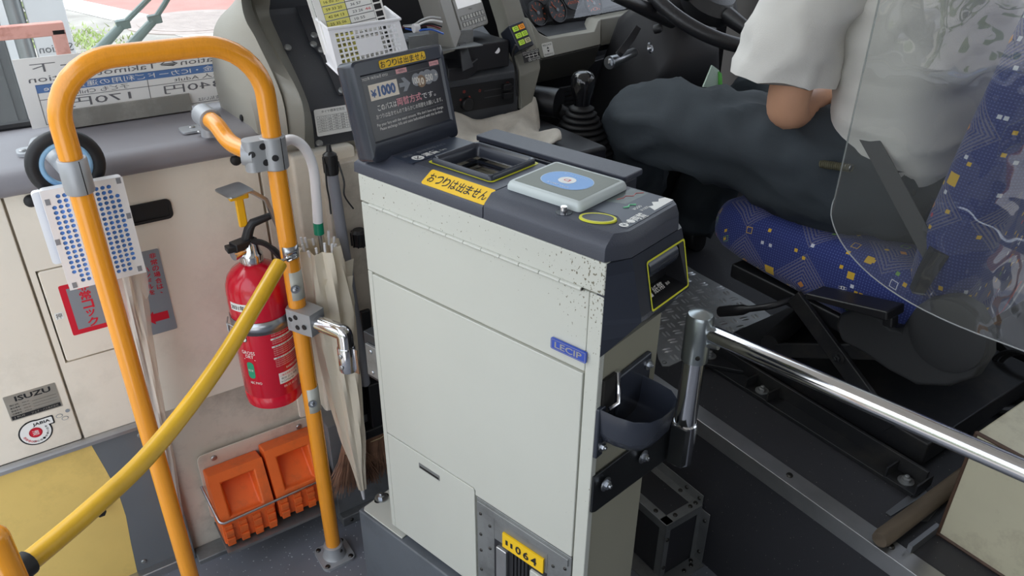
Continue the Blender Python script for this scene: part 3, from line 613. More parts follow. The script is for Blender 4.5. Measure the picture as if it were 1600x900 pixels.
# button, coin return oval, decal of the change service
b = MB(); b.lathe([(0.011, 0.0), (0.011, 0.0008), (0.0085, 0.0004)], 20, 1, Matrix.Translation((0.0285, 0.090, 1.052))); b.lathe([(0.0050, 0), (0.0050, 0.008), (0.0042, 0.0088)], 18, 0, Matrix.Translation((0.0285, 0.090, 1.052))); b.build('push_button', [STEEL, FBD2], fb, label='small steel push button')
b = MB(); OV = fr((0.040, 0.044, 1.0524), (0.55, -1.0, 0), (1.0, 0.55, 0))
ringplate(b, circ(0.0240, 32, ry=0.0150), circ(0.0205, 32, ry=0.0122), 0.0022, 0, OV); b.loft([[(x, y, 0.0022) for x, y in circ(0.0240, 32, ry=0.0150)], [(x, y, 0) for x, y in circ(0.0245, 32, ry=0.0155)]], 0, cap=False, M=OV); b.build('coin_line', LIME, fb)
b = MB(); b.loft([[(x, y, z) for x, y in circ(0.0205 * s_, 32, ry=0.0122 * s_)] for s_, z in ((1, 0.0020), (0.85, -0.0002), (0.3, -0.0002))], 0, M=OV); b.box(-0.012, 0.012, -0.0012, 0.0012, 0.0003, 0.0012, 1, OV); b.build('coin_slot', [FBD, SEAM], fb)
b = MB(); F = fr((0, 0, 1.0524), (0, -1, 0), (1, 0, 0)); MM = fr((0, 0, 1.0524), (1, 0, 0), (0, 1, 0))
DECT = mat('green_decal', '#4d5a58', 0.3, var=0.3, vs=60); b.flat([(0.060, 0.070), (0.158, 0.070), (0.160, 0.010), (0.152, 0.000), (0.040, 0.000), (0.064, 0.030)], 0.0001, 0, MM); b.flat([(0.095, 0.070), (0.158, 0.070), (0.158, 0.042), (0.105, 0.044)], 0.0002, 1, MM)
for pts in ([(0.110, 0.062), (0.121, 0.058), (0.128, 0.060), (0.136, 0.052), (0.146, 0.055), (0.155, 0.048)],):
    b.tube([(x, y, 0.0003) for x, y in pts], 0.0006, 5, 3, M=MM)
for pts in ([(0.092, 0.040), (0.099, 0.036), (0.106, 0.039), (0.112, 0.033)],): b.tube([(x, y, 0.0003) for x, y in pts], [0.0008, .0018, .001, .0016], 5, 4, M=MM)
b.flat([(0.112, 0.004), (0.160, 0.004), (0.160, 0.017), (0.150, 0.021), (0.141, 0.016), (0.134, 0.022), (0.125, 0.014), (0.118, 0.017)], 0.0003, 2, MM)
b.text('両替', 0.080, 0.0085, 0.026, 0.013, 0.0004, 2, MM, bold=.025); b.flat(circ(0.0062, 20, 0.046, 0.0085), 0.0004, 2, MM); b.text('¥', 0.046, 0.0085, 0.006, 0.007, 0.0006, 0, MM); b.text('→', 0.0545, 0.0085, 0.007, 0.006, 0.0004, 2, MM); b.flat(circ(0.0048, 20, 0.062, 0.0085, 0.006), 0.0004, 2, MM); b.text('¥500', 0.104, 0.026, 0.018, 0.0055, 0.0004, 2, MM); b.text('¥1000', 0.108, 0.017, 0.018, 0.0055, 0.0004, 2, MM); b.text('Exchange', 0.083, 0.0005, 0.018, 0.0028, .0004, 2, MM)
b.build('decal', [NAVYP, DECT, WHITE, mat('red_route', '#c8605c', .4), mat('green_mark', '#7fd0a0', .4)], fb, flat=True, label='scratched navy change decal')
# ticket chute bar along the far edge
b = MB(); b.box(0.182, 0.224, 0.100, 0.388, 0.90, 1.046); b.build('side_chute', FBD2, fb, bevel=0.004)
b = MB(); b.loft([[(x, y, z) for x, y in rpoly(0.050, 0.296, 0.005, 3, 0.207, 0.244)] for z in (1.046, 1.055)]); b.build('chute_lid', FBD, fb, bevel=0.002)
MB().box(0.168, 0.184, 0.11, 0.38, 1.022, 1.030).build('chute_strip', mat('brass_strip', '#c9b08a', 0.2, 1.0), fb, bevel=0.001)
# display on top
mo = MB(); SV = V((0, 0.031, 0.132)).normalized(); NV = V((1, 0, 0)).cross(SV)      # NV points at the passenger
if NV.y > 0: NV = -NV
F = fr((0, 0.427, 1.06), (1, 0, 0), SV)
def rr_(u0, v0, u1, v1, r, z): return [(x, y, z) for x, y in rpoly(u1 - u0, v1 - v0, r, 4, (u0 + u1) / 2, (v0 + v1) / 2)]
mo.loft([rr_(-0.0055, -0.010, 0.177, 0.136, 0.006, -0.040), rr_(-0.0075, -0.012, 0.179, 0.138, 0.008, -0.034), rr_(-0.0075, -0.012, 0.179, 0.138, 0.008, -0.003), rr_(-0.005, -0.008, 0.176, 0.135, 0.007, 0.0), rr_(0.003, 0.0155, 0.170, 0.1175, 0.001, 0.0), rr_(0.006, 0.018, 0.167, 0.1150, 0.001, -0.004)], M=F)
mon = mo.build('display', FBD2, fb, angle=40)
b = MB(); Z0 = -0.0036; b.rect(0.006, 0.018, 0.167, 0.115, Z0, 0, F); z = Z0 + 0.0002
b.text('2025年 08月06日 07:51', 0.032, 0.1105, 0.050, 0.0050, z, 1, F); b.rect(0.074, 0.1075, 0.0965, 0.1145, z, 2, F); b.text('一時使用中止', 0.0852, 0.111, 0.017, 0.004, z + .0002, 3, F); b.rect(0.145, 0.1075, 0.1655, 0.1145, z, 2, F); b.text('カード中止', 0.155, 0.111, 0.016, 0.004, z + .0002, 3, F)
b.rect(0.006, 0.1062, 0.167, 0.1066, z, 7, F)
b.rect(0.0155, 0.0775, 0.0725, 0.1010, z, 4, F); b.text('¥', 0.0235, 0.0875, 0.011, 0.0115, z + .0002, 5, F, bold=.03); b.text('1000', 0.0495, 0.0892, 0.035, 0.0165, z + .0002, 5, F, bold=.05)
b.flat([(0.0755, 0.0868), (0.086, 0.0868), (0.081, 0.0795), (0.0885, 0.0795), (0.0985, 0.0900), (0.0885, 0.1005), (0.081, 0.1005), (0.086, 0.0932), (0.0755, 0.0932)], z, 6, F)
for cx_, r, mi in ((0.112, 0.0098, 6), (0.126, 0.0105, 6), (0.137, 0.0115, 6), (0.150, 0.0095, 6), (0.1215, 0.0095, 8)): b.flat(circ(r, 24, cx_, 0.0905 + (0.002 if mi == 6 else -.002)), z + (0.0001 if mi == 6 else .0003), mi, F)
b.text('100', 0.110, 0.0915, 0.012, 0.011, z + .0005, 1, F, bold=.04); b.text('10', 0.1215, 0.0885, 0.011, 0.0115, z + .0006, 4, F, bold=.05); b.text('500', 0.139, 0.091, 0.016, 0.0115, z + .0005, 1, F, bold=.04); b.text('+', 0.1545, 0.093, 0.006, 0.006, z + .0005, 1, F)
b.text('このバスは', 0.0435, 0.0655, 0.038, 0.0092, z, 1, F, bold=.01); b.text('両替方式', 0.0895, 0.0665, 0.052, 0.0125, z, 9, F, bold=.02); b.text('です。', 0.1315, 0.0655, 0.030, 0.0092, z, 1, F)
b.text('おつりは出ませんのであらかじめ両替をお願いします。', 0.0885, 0.0530, 0.140, 0.0072, z, 1, F); b.rect(0.017, 0.0455, 0.158, 0.0459, z, 7, F)
b.text('Pay your fare with the exact amount. We don\'t have any change.', 0.087, 0.0402, 0.141, 0.0058, z, 1, F); b.text('Please exchange bills and coins beforehand with this farebox.', 0.0875, 0.0337, 0.134, 0.0058, z, 1, F)
b.build('screen', [SCREEN_BK, SCRW, SALMON, INK, SCRP, SCRB, COIN1, mat('screen_line', '#6b6a6c', .5), COIN2, SCRR], mon, flat=True, label='dark screen with exchange notice')
b = MB(); b.prism(rpoly(0.094, 0.0125, 0.003, 3, 0.0895, 0.1262), 0.0002, 0.0012, 0, F)
for k, c_ in enumerate('おつりは出ません'): b.text(c_, 0.0485 + k * 0.0117, 0.1262, 0.0095, 0.0098, 0.0014, 1, F, bold=.012)
b.build('sticker', [YELLOW, INK], mon, flat=True, label='yellow no change sticker')
MB().box(0.03, 0.14, 0.43, 0.475, 1.045, 1.075).build('display_foot', BLACK, fb, bevel=0.004)
# coin tray
ct = MB(); rim = [(0.003, -0.003), (0.004, -0.030), (0.010, -0.055), (0.024, -0.072), (0.045, -0.079), (0.075, -0.080), (0.096, -0.072), (0.108, -0.056), (0.112, -0.030), (0.113, -0.003)]
def scale_(pl, s_, cx_=0.058, cy_=-0.003): return [(cx_ + (x - cx_) * s_, cy_ + (y - cy_) * s_) for x, y in pl]
def rr2(s_, z, zr=0.0): return [(x, y, z + (zr if y > -0.02 else 0)) for x, y in scale_(rim, s_)]
ct.loft([rr2(0.55, 0.722), rr2(0.80, 0.733), rr2(0.94, 0.752), rr2(1.0, 0.790), rr2(0.985, 0.793), rr2(0.955, 0.790), rr2(0.90, 0.757), rr2(0.76, 0.740), rr2(0.35, 0.735)], M=Matrix.Translation((0.0, -0.0005, 0)))
tray = ct.build('coin_tray', FBD2, fb, angle=60, label='navy coin return tray')
bp = MB(); bp.box(0.045, 0.132, -0.006, 0.003, 0.735, 0.825); bp.box(0.001, 0.018, -0.006, 0.003, 0.705, 0.793); bp.build('back_plate', FBD2, tray, bevel=0.003)
cw = MB(); cw.box(0.012, 0.040, -0.004, 0.001, 0.775, 0.835); cw.build('coin_opening', SEAM, fb); lp = MB(); lp.tube([(0.014, -0.012, 0.792), (0.030, -0.016, 0.795), (0.042, -0.008, 0.81), (0.043, -0.004, 0.835)], 0.003, 8); lp.build('coin_lip', STEEL, fb)
bolts([((0.014, -0.006, 0.722), (0, -1, 0)), ((0.124, -0.006, 0.806), (0, -1, 0))], ZINC, fb, 0.005)
# cabinet bracket box near the front edge of the box
jb = MB(); jb.box(0.01, 0.10, 0.479, 0.520, 0.60, 0.70); jb.build('junction_box', mat('dark_steel_box', '#3d3f43', 0.4, 0.5), fb, bevel=0.002)
jp = MB(); jp.box(0.004, 0.010, 0.481, 0.510, 0.612, 0.680); jp.build('junction_plate', ALU_DULL, fb, bevel=0.001); screws([((0.004, 0.495, 0.668), (-1, 0, 0)), ((0.004, 0.495, 0.622), (-1, 0, 0))], ZINC, fb, 0.004)

# ---------- steel guard rail carried by the fare box ----------
PL_ = (0.8208, 0.6764, 0.0000); PXY = V((PL_[0], PL_[1], 0))
gr_ = empty('guard_rail', 'polished steel guard rail and capped post beside the coin tray', 'guard rail', PXY)
zt = (0.8208, 0.6764, 0.8407)[2]
MB().cyl((0, 0, 0.555), (0, 0, zt - 0.035), 0.0185, 28).build('post', STEEL, gr_)
hd = MB().lathe([(0.0215, zt - 0.085), (0.0215, zt - 0.006), (0.019, zt - 0.001), (0.010, zt + 0.003), (0.002, zt + 0.0045)], 32); hd.build('post_cap', mat('satin_steel', '#a9b0b2', 0.3, 0.9, var=0.05, vs=40), gr_)
rail_end = V((0.9090, 0.2283, 0.8132)) - PXY; r0 = V((0, 0, rail_end.z)); dr = (rail_end - r0).normalized()
MB().tube([r0 + dr * 0.018, r0 + dr * 0.026, rail_end + dr * 0.6], [0.010, 0.0140, 0.0140], 24).build('rail', STEEL, gr_)
kn = MB().tube([r0 + dr * 0.020 - V((0, 0, 0.020)), r0 + dr * 0.038 - V((0, 0, 0.016))], 0.006, 12); kn.build('latch_pin', ZINC, gr_)
cl_ = MB().lathe([(0.0205, 0.545), (0.0215, 0.547), (0.0215, 0.628), (0.0195, 0.630)], 28); cl_.build('clamp_sleeve', STEEL, gr_)
wx = (0.9661, 0.2581, 0.0000); wy_ = (-0.2581, 0.9661, 0.0000)
MW = Matrix(((wx[0], wy_[0], 0, 0), (wx[1], wy_[1], 0, 0), (0, 0, 1, 0), (0, 0, 0, 1)))
br2 = MB(); br2.prism([(-0.248, 0.598), (-0.238, 0.592), (-0.02, 0.552), (-0.02, 0.640), (-0.248, 0.668)], -0.004, 0.0, 0, MW @ fr((0, 0.0135, 0), (1, 0, 0), (0, 0, 1))); br2.prism([(-0.03, 0.555), (-0.012, 0.550), (-0.012, 0.625), (-0.03, 0.635)], -0.010, 0.018, 0, MW @ fr((0, 0, 0), (1, 0, 0), (0, 0, 1)))
br2.build('bracket', mat('black_steel', '#3b3d3f', 0.3, 0.7, var=0.1, vs=20), gr_, bevel=0.001)
def toworld(x, y, z): return MW @ V((x, y, z))
bolts([(toworld(-0.222, 0.0098, 0.640), -V(wy_)), (toworld(-0.115, 0.0098, 0.622), -V(wy_))], ZINC, gr_, 0.007)
screws([((-0.0215 * .6, -0.0215 * .8, z), (-.6, -.8, 0)) for z in (0.56, 0.615, zt - 0.07)], DARKSCREW, gr_, 0.004)

# ---------- orange handrail hoop ----------
ORANGE = mat('orange_rail_coating', '#f5a02a', 0.25, var=0.04, vs=14, coat=0.4, stretch=(40, 40, 1.5), dirt=('#b26a20', 0.2, 3.0))
CLAMP = mat('grey_cast_clamp', '#a9abae', 0.42, 0.35)
hp = empty('handrail_hoop', 'orange tubular handrail hoop with grey clamps in front of the cream panels', 'handrail', (0.386, 1.301, 0))
L0 = lambda x, y, z: (x - 0.386, y - 1.301, z)
R_ = 0.0168
path = fillet([L0(0.077, 1.301, 0.0), L0(0.077, 1.301, 1.194), L0(0.386, 1.301, 1.194), L0(0.386, 1.301, 0.0)], 0.092, 10)
MB().tube(path, R_, 20).build('hoop_pipe', ORANGE, hp)
MB().tube([L0(*p) for p in bez([(0.378, 1.301, 1.004), (0.355, 1.318, 1.004), (0.335, 1.38, 1.008), (0.3266, 1.4289, 1.0300), (0.3199, 1.4853, 1.0350)], 6)], 0.0155, 16).build('branch_pipe', ORANGE, hp)
for x, z in ((0.386, 0.0), (0.077, 0.0)):
    b = MB(); b.prism(rpoly(0.078, 0.078, 0.014, 4), 0.0, 0.008); b.lathe([(0.028, 0.008), (0.024, 0.014), (0.022, 0.040), (0.0175, 0.042)], 24); fo = b.build('base_flange', CLAMP, hp, angle=30); fo.location = L0(x, 1.301, z)
    screws([((sx * 0.029, sy * 0.029, 0.008), (0, 0, 1)) for sx in (-1, 1) for sy in (-1, 1)], DARKSCREW, fo, 0.006)
    screws([((0.010, -0.0215, 0.030), (0.4, -1, 0))], DARKSCREW, fo, 0.004)
def collar(name, x, z0, z1, y=1.301, r=0.0215):
    b = MB(); b.lathe([(0.0172, z0), (r - 0.0015, z0), (r, z0 + 0.002), (r, z1 - 0.002), (r - 0.0015, z1), (0.0172, z1)], 28, 0, Matrix.Translation(L0(x, y, 0)))
    b.box(-0.0006, 0.0006, -r - 0.0004, -r + 0.002, z0 + 0.001, z1 - 0.001, 1, Matrix.Translation(L0(x, y, 0)) @ Matrix.Rotation(0.35, 4, 'Z')); return b
b = collar('clamp', 0.077, 0.997, 1.052); b.prism(rpoly(0.030, 0.022, 0.006, 3), 0, 0.25, 0, fr(L0(0.070, 1.312, 1.022), (1, 0.0, 0), (0, 0, 1)) @ Matrix.Rotation(PI, 4, 'Y'))
b = collar('clamp', 0.077, 0.997, 1.052)
b.tube([L0(0.074, 1.315, 1.024), L0(0.062, 1.42, 1.022), L0(0.056, 1.50, 1.018), L0(0.054, 1.545, 1.010)], [0.015, 0.013, 0.013, 0.013], 14)
cl = b.build('clamp', [CLAMP, SEAM], hp)
b = MB(); b.prism(rpoly(0.080, 0.042, 0.012, 4), 0.996, 1.002, 0, Matrix.Translation(L0(0.052, 1.555, 0))); b.lathe([(0.021, 0.998), (0.021, 1.012), (0.016, 1.02)], 18, 0, Matrix.Translation(L0(0.054, 1.55, 0))); b.build('foot_bracket', CLAMP, hp, angle=30)
screws([(L0(0.052 + dx, 1.553, 1.002), (0, 0, 1)) for dx in (-0.03, 0.031)], ALU, hp, 0.006)
def dots(m, spots, name='cap', r=0.006):
    for p, nrm in spots:
        o = MB().lathe([(r, 0), (r * .9, 0.0012), (r * .5, 0.0014)], 16).build(name, m, hp); o.location = p; o.rotation_mode = 'QUATERNION'; o.rotation_quaternion = V((0, 0, 1)).rotation_difference(V(nrm))
b = collar('clamp', 0.386, 0.975, 1.034, r=0.0225); b.loft([[(x, y, z) for x, y in rpoly(0.052, 0.032, 0.014, 5, -0.026, 0.004)] for z in (0.977, 0.983, 1.026, 1.032)]); b.tube([(-0.035, 0.006, 1.004), (-0.052, 0.014, 1.005)], [0.021, 0.018], 16); b.build('clamp', [CLAMP, SEAM], hp, angle=35, label='grey clamp joining the branch pipe')
dots(RUBBER, [((-0.022, -0.0125, 1.021), (0, -1, 0)), ((-0.020, -0.0125, 0.992), (0, -1, 0)), ((-0.042, -0.0105, 1.010), (-.4, -1, 0)), ((-0.006, -0.0215, 1.000), (-.2, -1, 0))])
b = collar('clamp', 0.386, 0.648, 0.690, r=0.0225); ed = (V((0.4353, 1.1943, 0.6680)) - V((0.386, 1.301, 0.668))); ed.z = 0; el = ed.length; ed.normalize(); en = V((-ed.y, ed.x, 0))
b.loft([[tuple(ed * a_ + en * c_ + V((0, 0, z))) for a_, c_ in ((-0.01, -0.022), (0.03, -0.021), (0.05, -0.019), (0.05, 0.019), (0.03, 0.021), (-0.01, 0.022))] for z in (0.645, 0.650, 0.688, 0.693)]); b.build('clamp', [CLAMP, SEAM], hp, angle=35, label='grey clamp holding the steel elbow')
dots(RUBBER, [(ed * a_ - en * 0.0215 + V((0, 0, z)), -en) for a_, z in ((0.014, 0.680), (0.016, 0.658), (0.034, 0.664), (0.0, 0.672))], r=0.0055)
e0 = ed * 0.045 + V((0, 0, 0.668)); e1 = ed * (el) + V((0, 0, 0.668))
MB().tube(fillet([e0, e1, e1 - V((0, 0, 0.08))], 0.006, 3), 0.0155, 24).build('elbow_pipe', STEEL, hp)
b = MB(); b.lathe([(0.0165, -0.085), (0.0175, -0.083), (0.0175, -0.032), (0.0165, -0.030)], 24, 0, Matrix.Translation(e1)); b.prism([(0, -0.085), (0.028, -0.085), (0.028, -0.030), (0, -0.030)], -0.001, 0.0015, 0, fr(e1, ed, (0, 0, 1))); b.build('saddle_clamp', STEEL, hp); screws([(e1 - en * 0.0175 + V((0, 0, z)), -en) for z in (-0.045, -0.070)], ALU, hp, 0.005)
pE, pD = V(L0(*(0.3199, 1.4853, 1.0350))), (V((0.3199, 1.4853, 1.0350)) - V((0.3266, 1.4289, 1.0300))).normalized()
b = MB(); b.tube([pE - pD * 0.034, pE - pD * 0.032, pE + pD * 0.006, pE + pD * 0.008], [0.0165, 0.0205, 0.0205, 0.016], 24); b.build('end_bracket', CLAMP, hp, angle=35)
b = MB(); b.prism(rpoly(0.056, 0.042, 0.008, 3), 0.996, 1.001, 0, Matrix.Translation((L0(*(0.3105, 1.5319, 0.9950))[0], L0(*(0.3105, 1.5319, 0.9950))[1], 0))); b.build('bracket_foot', CLAMP, hp, bevel=0.001); MB().cyl(tuple(pE - pD * .012 - V((0, 0, .035))), tuple(pE - pD * .012), 0.015, 16).build('bracket_stem', CLAMP, hp)
screws([((L0(*(0.3052, 1.5355, 1.0000))[0], L0(*(0.3052, 1.5355, 1.0000))[1], 1.001), (0, 0, 1)), ((L0(*(0.3109, 1.4982, 1.0000))[0], L0(*(0.3109, 1.4982, 1.0000))[1], 1.001), (0, 0, 1))], ALU, hp, 0.006)
# ---------- extinguisher bracket (straps on the pole) and extinguisher ----------
EX = V((0.333, 1.372, 0)); ER = 0.0585
eb = empty('extinguisher_bracket', 'zinc strap and plates clamped to the orange pole around the extinguisher', 'bracket', (EX.x, EX.y, 0.45))
def E0(x, y, z): return (x - EX.x, y - EX.y, z - 0.45)
for z, nm in ((0.742, 'pole_strap'), (0.470, 'pole_strap')):
    b = MB(); b.loft([[(0.0178 * math.cos(a), 0.0178 * math.sin(a), zz) for a in [math.radians(-130 + 26 * i) for i in range(9)]] for zz in (z - 0.030, z + 0.030)], 0, False, False, Matrix.Translation(E0(0.386, 1.301, 0.0)))
    o = b.build(nm, FBW, eb); o.modifiers.new('solid', 'SOLIDIFY').thickness = 0.0015
    bolts([(E0(0.386 - 0.0045, 1.301 - 0.0178, z - 0.004), (-.25, -1, 0))], ZINC, eb, 0.0052)
b = MB()
for z in (0.6425, 0.6755): pass
b.loft([[((ER + 0.002) * math.cos(a), (ER + 0.002) * math.sin(a), zz - 0.45) for a in [math.radians(-200 + 12 * i) for i in range(26)]] for zz in (0.640, 0.668)], 0, False, False); o = b.build('strap', ZINC, eb, label='zinc strap round the red cylinder'); o.modifiers.new('solid', 'SOLIDIFY').thickness = 0.0016
b = MB()
for z in (0.664, 0.646): b.tube([(-ER - 0.004, 0.01, z - 0.45), (-ER - 0.012, -0.012, z - 0.45), (-ER - 0.004, -0.030, z - 0.452), (-ER + 0.012, -0.046, z - 0.455)], 0.0016, 6)
b.tube([(-ER - 0.012, -0.012, 0.664 - 0.45), (-ER - 0.012, -0.012, 0.646 - 0.45)], 0.0016, 6); b.build('buckle', ZINC, eb)
b = MB(); b.prism(rpoly(0.050, 0.062, 0.008, 3), 0, 0.0025, 0, fr(E0(0.324, 1.372, 0.921), (1, 0.2, 0.05), (-0.1, 1, 0))); b.tube([E0(0.346, 1.366, 0.921), E0(0.372, 1.352, 0.90), E0(0.386, 1.330, 0.83), E0(0.386, 1.318, 0.78)], 0.005, 4); b.build('top_plate', ZINC, eb, label='zinc plate above the valve'); 
RED = mat('extinguisher_red', '#d30a2c', 0.22, coat=0.4, var=0.02)
fe = empty('fire_extinguisher', 'red fire extinguisher with black lever and white expiry label', 'fire extinguisher', (EX.x, EX.y, 0.458))
b = MB().lathe([(0.050, 0.0), (ER - .001, 0.003), (ER, 0.010), (ER, 0.026), (ER - .0012, 0.028), (ER - .0012, 0.030), (ER, 0.032), (ER, 0.262), (ER * .97, 0.275), (ER * .88, 0.290), (ER * .70, 0.303), (ER * .45, 0.312), (0.022, 0.316)], 40); b.build('cylinder', RED, fe, angle=50)
b = MB().lathe([(0.021, 0.314), (0.0225, 0.318), (0.0225, 0.332), (0.019, 0.336), (0.017, 0.352), (0.012, 0.366)], 24); b.cyl((-0.01, -0.004, 0.345), (-0.036, -0.014, 0.343), 0.010, 14); b.build('valve', STEEL, fe)
b = MB(); b.box(-0.034, 0.012, -0.013, 0.013, 0.352, 0.366, 0, Matrix.Rotation(0.3, 4, 'Z')); b.tube([(-0.005, 0, 0.358), (0.004, -0.004, 0.385), (0.012, -0.006, 0.396), (0.046, -0.010, 0.404)], [0.011, 0.010, 0.009, 0.007], 8); b.build('top_lever', BLACK, fe, bevel=0.002)
b = MB(); b.tube(bez([(0.002, -0.008, 0.362), (0.026, -0.014, 0.352), (0.046, -0.022, 0.326), (0.058, -0.028, 0.292)], 5), [0.008] * 8 + [0.0095] * 7 + [0.007], 8, flat=.7); b.build('carry_handle', BLACK, fe)
b = MB(); b.box(-0.012, 0.004, -0.004, 0.004, 0.39, 0.448); b.box(-0.022, 0.014, -0.006, 0.006, 0.445, 0.456); b.build('safety_pin', mat('safety_yellow', '#f0b419', .4), fe, bevel=0.003)
MB().box(-0.045, -0.012, -0.018, 0.004, 0.350, 0.361).build('pressure_gauge', BLACK, fe, bevel=0.002)
def wrap(b, s_elems, a0, zc, scale=1.0):
    """bend flat label geometry round the cylinder: x -> angle"""
    out = MB(); r0 = ER + 0.0004
    for p in b.v: a = a0 + p[0] / ER; out.v.append(((r0 + p[2]) * math.cos(a), (r0 + p[2]) * math.sin(a), zc + p[1]))
    out.f = b.f; out.m = b.m; return out
def panel_strip(b, x0, y0, x1, y1, z, mi):
    n = 10
    for k in range(n): b.rect(x0 + (x1 - x0) * k / n, y0, x0 + (x1 - x0) * (k + 1) / n, y1, z, mi)
b = MB(); panel_strip(b, -0.029, -0.0085, 0.029, 0.0085, 0.0, 0); b.text('2031年まで', 0.0, 0, 0.052, 0.0110, 0.0004, 1, bold=.015)
wrap(b, None, math.radians(-138), 0.243).build('expiry_label', [WHITE, INK], fe, flat=True, label='white label reading 2031年まで')
PINKT = mat('pale_red_print', '#f0c3c0', .5); GRN = mat('green_print', '#1e9a72', .4)
b = MB(); y = 0.075
for hd_, lines in (('使用方法', 3), ('適応火災', 2), ('安全上の注意', 4), ('使用上の注意', 4)):
    panel_strip(b, -0.026, y - 0.004, 0.030, y, 0, 0); b.text(hd_, -0.006, y - 0.002, 0.030, 0.0032, 0.0003, 2); y -= 0.0075
    for k in range(lines): b.text('消火器は本体容器の破裂等の危険があります', 0.002, y, 0.052, 0.0030, 0.0, 1); y -= 0.0047
    y -= 0.001
b.text('有効期限内に交換', 0.012, y - 0.004, 0.032, 0.005, 0, 0); y -= 0.012
panel_strip(b, -0.022, y - 0.026, 0.030, y, 0, 0)
b.text('二酸化炭素消火薬剤', 0.002, y - 0.006, 0.044, 0.005, 0.0003, 3); b.text('有効 圧力 検査', 0.002, y - 0.014, 0.040, 0.005, 0.0003, 2); b.text('0123456789', -0.004, y - 0.021, 0.030, 0.004, .0003, 2); b.text('株式会社', 0.002, y - 0.034, 0.034, 0.006, 0, 1)
wrap(b, None, math.radians(-70), 0.118).build('instruction_label', [WHITE, PINKT, INK, REDINK], fe, flat=True, label='small white instructions')
b = MB(); b.flat(circ(0.008, 24, 0, 0.062), 0.0, 2); b.flat(circ(0.0065, 24, 0, 0.062), 0.0003, 0); b.text('GROSS', 0.004, 0.030, 0.030, 0.008, 0, 0); b.text('DRY', 0.006, 0.021, 0.018, 0.007, 0, 0); b.rect(-0.008, 0.013, 0.018, 0.0142, 0, 0); b.flat(rpoly(0.016, 0.040, 0.008, 5, 0.004, -0.012), 0, 1); b.text('粉末', 0.004, -0.012, 0.012, 0.006, .0003, 0); b.text('ABC PWD', 0.010, -0.042, 0.026, 0.006, 0, 0)
wrap(b, None, math.radians(-148), 0.110).build('front_print', [WHITE, GRN, INK], fe, flat=True, label='white and green print')
# ---------- yellow barrier bar ----------
YB = mat('yellow_padded_sleeve', '#e0b028', 0.3, var=0.06, vs=10, coat=0.3, dirt=('#8a6a1e', 0.3, 8.0))
pa, pb = V((0.3548, 1.2650, 0.8081)), V((-0.1168, 0.8675, 0.7022))
bb_ = empty('barrier_bar', 'yellow padded barrier bar slung across between the orange poles', 'barrier', pa)
pts = [pa - pa, V((0.1969, 1.1319, 0.7286)) - pa, V((0.0596, 1.0162, 0.6911)) - pa, V((-0.0386, 0.9335, 0.6920)) - pa, pb - pa]
MB().tube(bez(pts, 8), 0.0138, 18).build('sleeve', YB, bb_)
b = MB(); 
def link(b, c, ax, up, l, w_, r): 
    ax = V(ax).normalized(); up = V(up); up = (up - ax * up.dot(ax)).normalized(); pts = []
    for i in range(16):
        a = 2 * PI * i / 16; pts.append(V(c) + ax * ((l - w_) / 2 * (1 if math.cos(a) > 0 else -1) + w_ / 2 * math.cos(a)) + up * w_ / 2 * math.sin(a))
    b.tube(pts, r, 6, closed=True)
cp = V((0.388, 1.278, 0.808)) - pa
link(b, cp * 0.35 + V((0, 0, 0.004)), cp, (0, -1, 0.3), 0.026, 0.012, 0.0018); link(b, cp * 0.8 + V((0, 0, 0.002)), cp, (1, 0.5, -.8), 0.024, 0.012, 0.0018); b.build('chain', STEEL, bb_)
b = MB(); b.loft([[(0.0180 * math.cos(a), 0.0180 * math.sin(a), zz) for a in [math.radians(-150 + 30 * i) for i in range(11)]] for zz in (-0.013, 0.013)], 0, False, False, Matrix.Translation(V((0.386, 1.301, 0.812)) - pa)); o = b.build('pole_clip', ZINC, bb_); o.modifiers.new('solid', 'SOLIDIFY').thickness = 0.0015
bolts([(V((0.390, 1.2825, 0.810)) - pa, (0.1, -1, 0))], ZINC, bb_, 0.004)
dd = (pts[-1] - pts[-2]).normalized(); MB().tube([pts[-1] - dd * 0.004, pts[-1] + dd * 0.03], 0.0165, 16).build('end_sleeve', RUBBER, bb_)
px_ = (-0.1273, 0.8121, 0.7534); PB = V((px_[0], px_[1], 0)); op = empty('orange_pole', 'orange grab pole at the lower left corner beside the barrier end', 'pole', PB)
MB().cyl((0, 0, 0), (0, 0, 0.800), R_, 20).build('pipe', ORANGE, op); MB().lathe([(0.04, 0), (0.04, 0.006), (0.022, 0.012), (0.021, 0.035)], 20).build('base_flange', CLAMP, op); MB().ball((0, 0, 0.800), R_, n=16).build('end_cap', ORANGE, op)
# ---------- perforated air freshener on a ring ----------
AFW = mat('white_plastic', '#f3f3f4', 0.35); AFB = mat('blue_gel', '#5588d2', 0.3, var=0.3, vs=60); PALEB = mat('pale_blue_plastic', '#9ccdf2', 0.35)
af = empty('air_freshener', 'white perforated air freshener case hanging on a black ring behind the hoop', 'air freshener', (0.085, 1.372, 0.90))
fp = MB(); ww, hh, ch_ = 0.122, 0.180, 0.0085
cols, rows_ = 13, 20; cw_, rh_ = ww / cols, hh / rows_
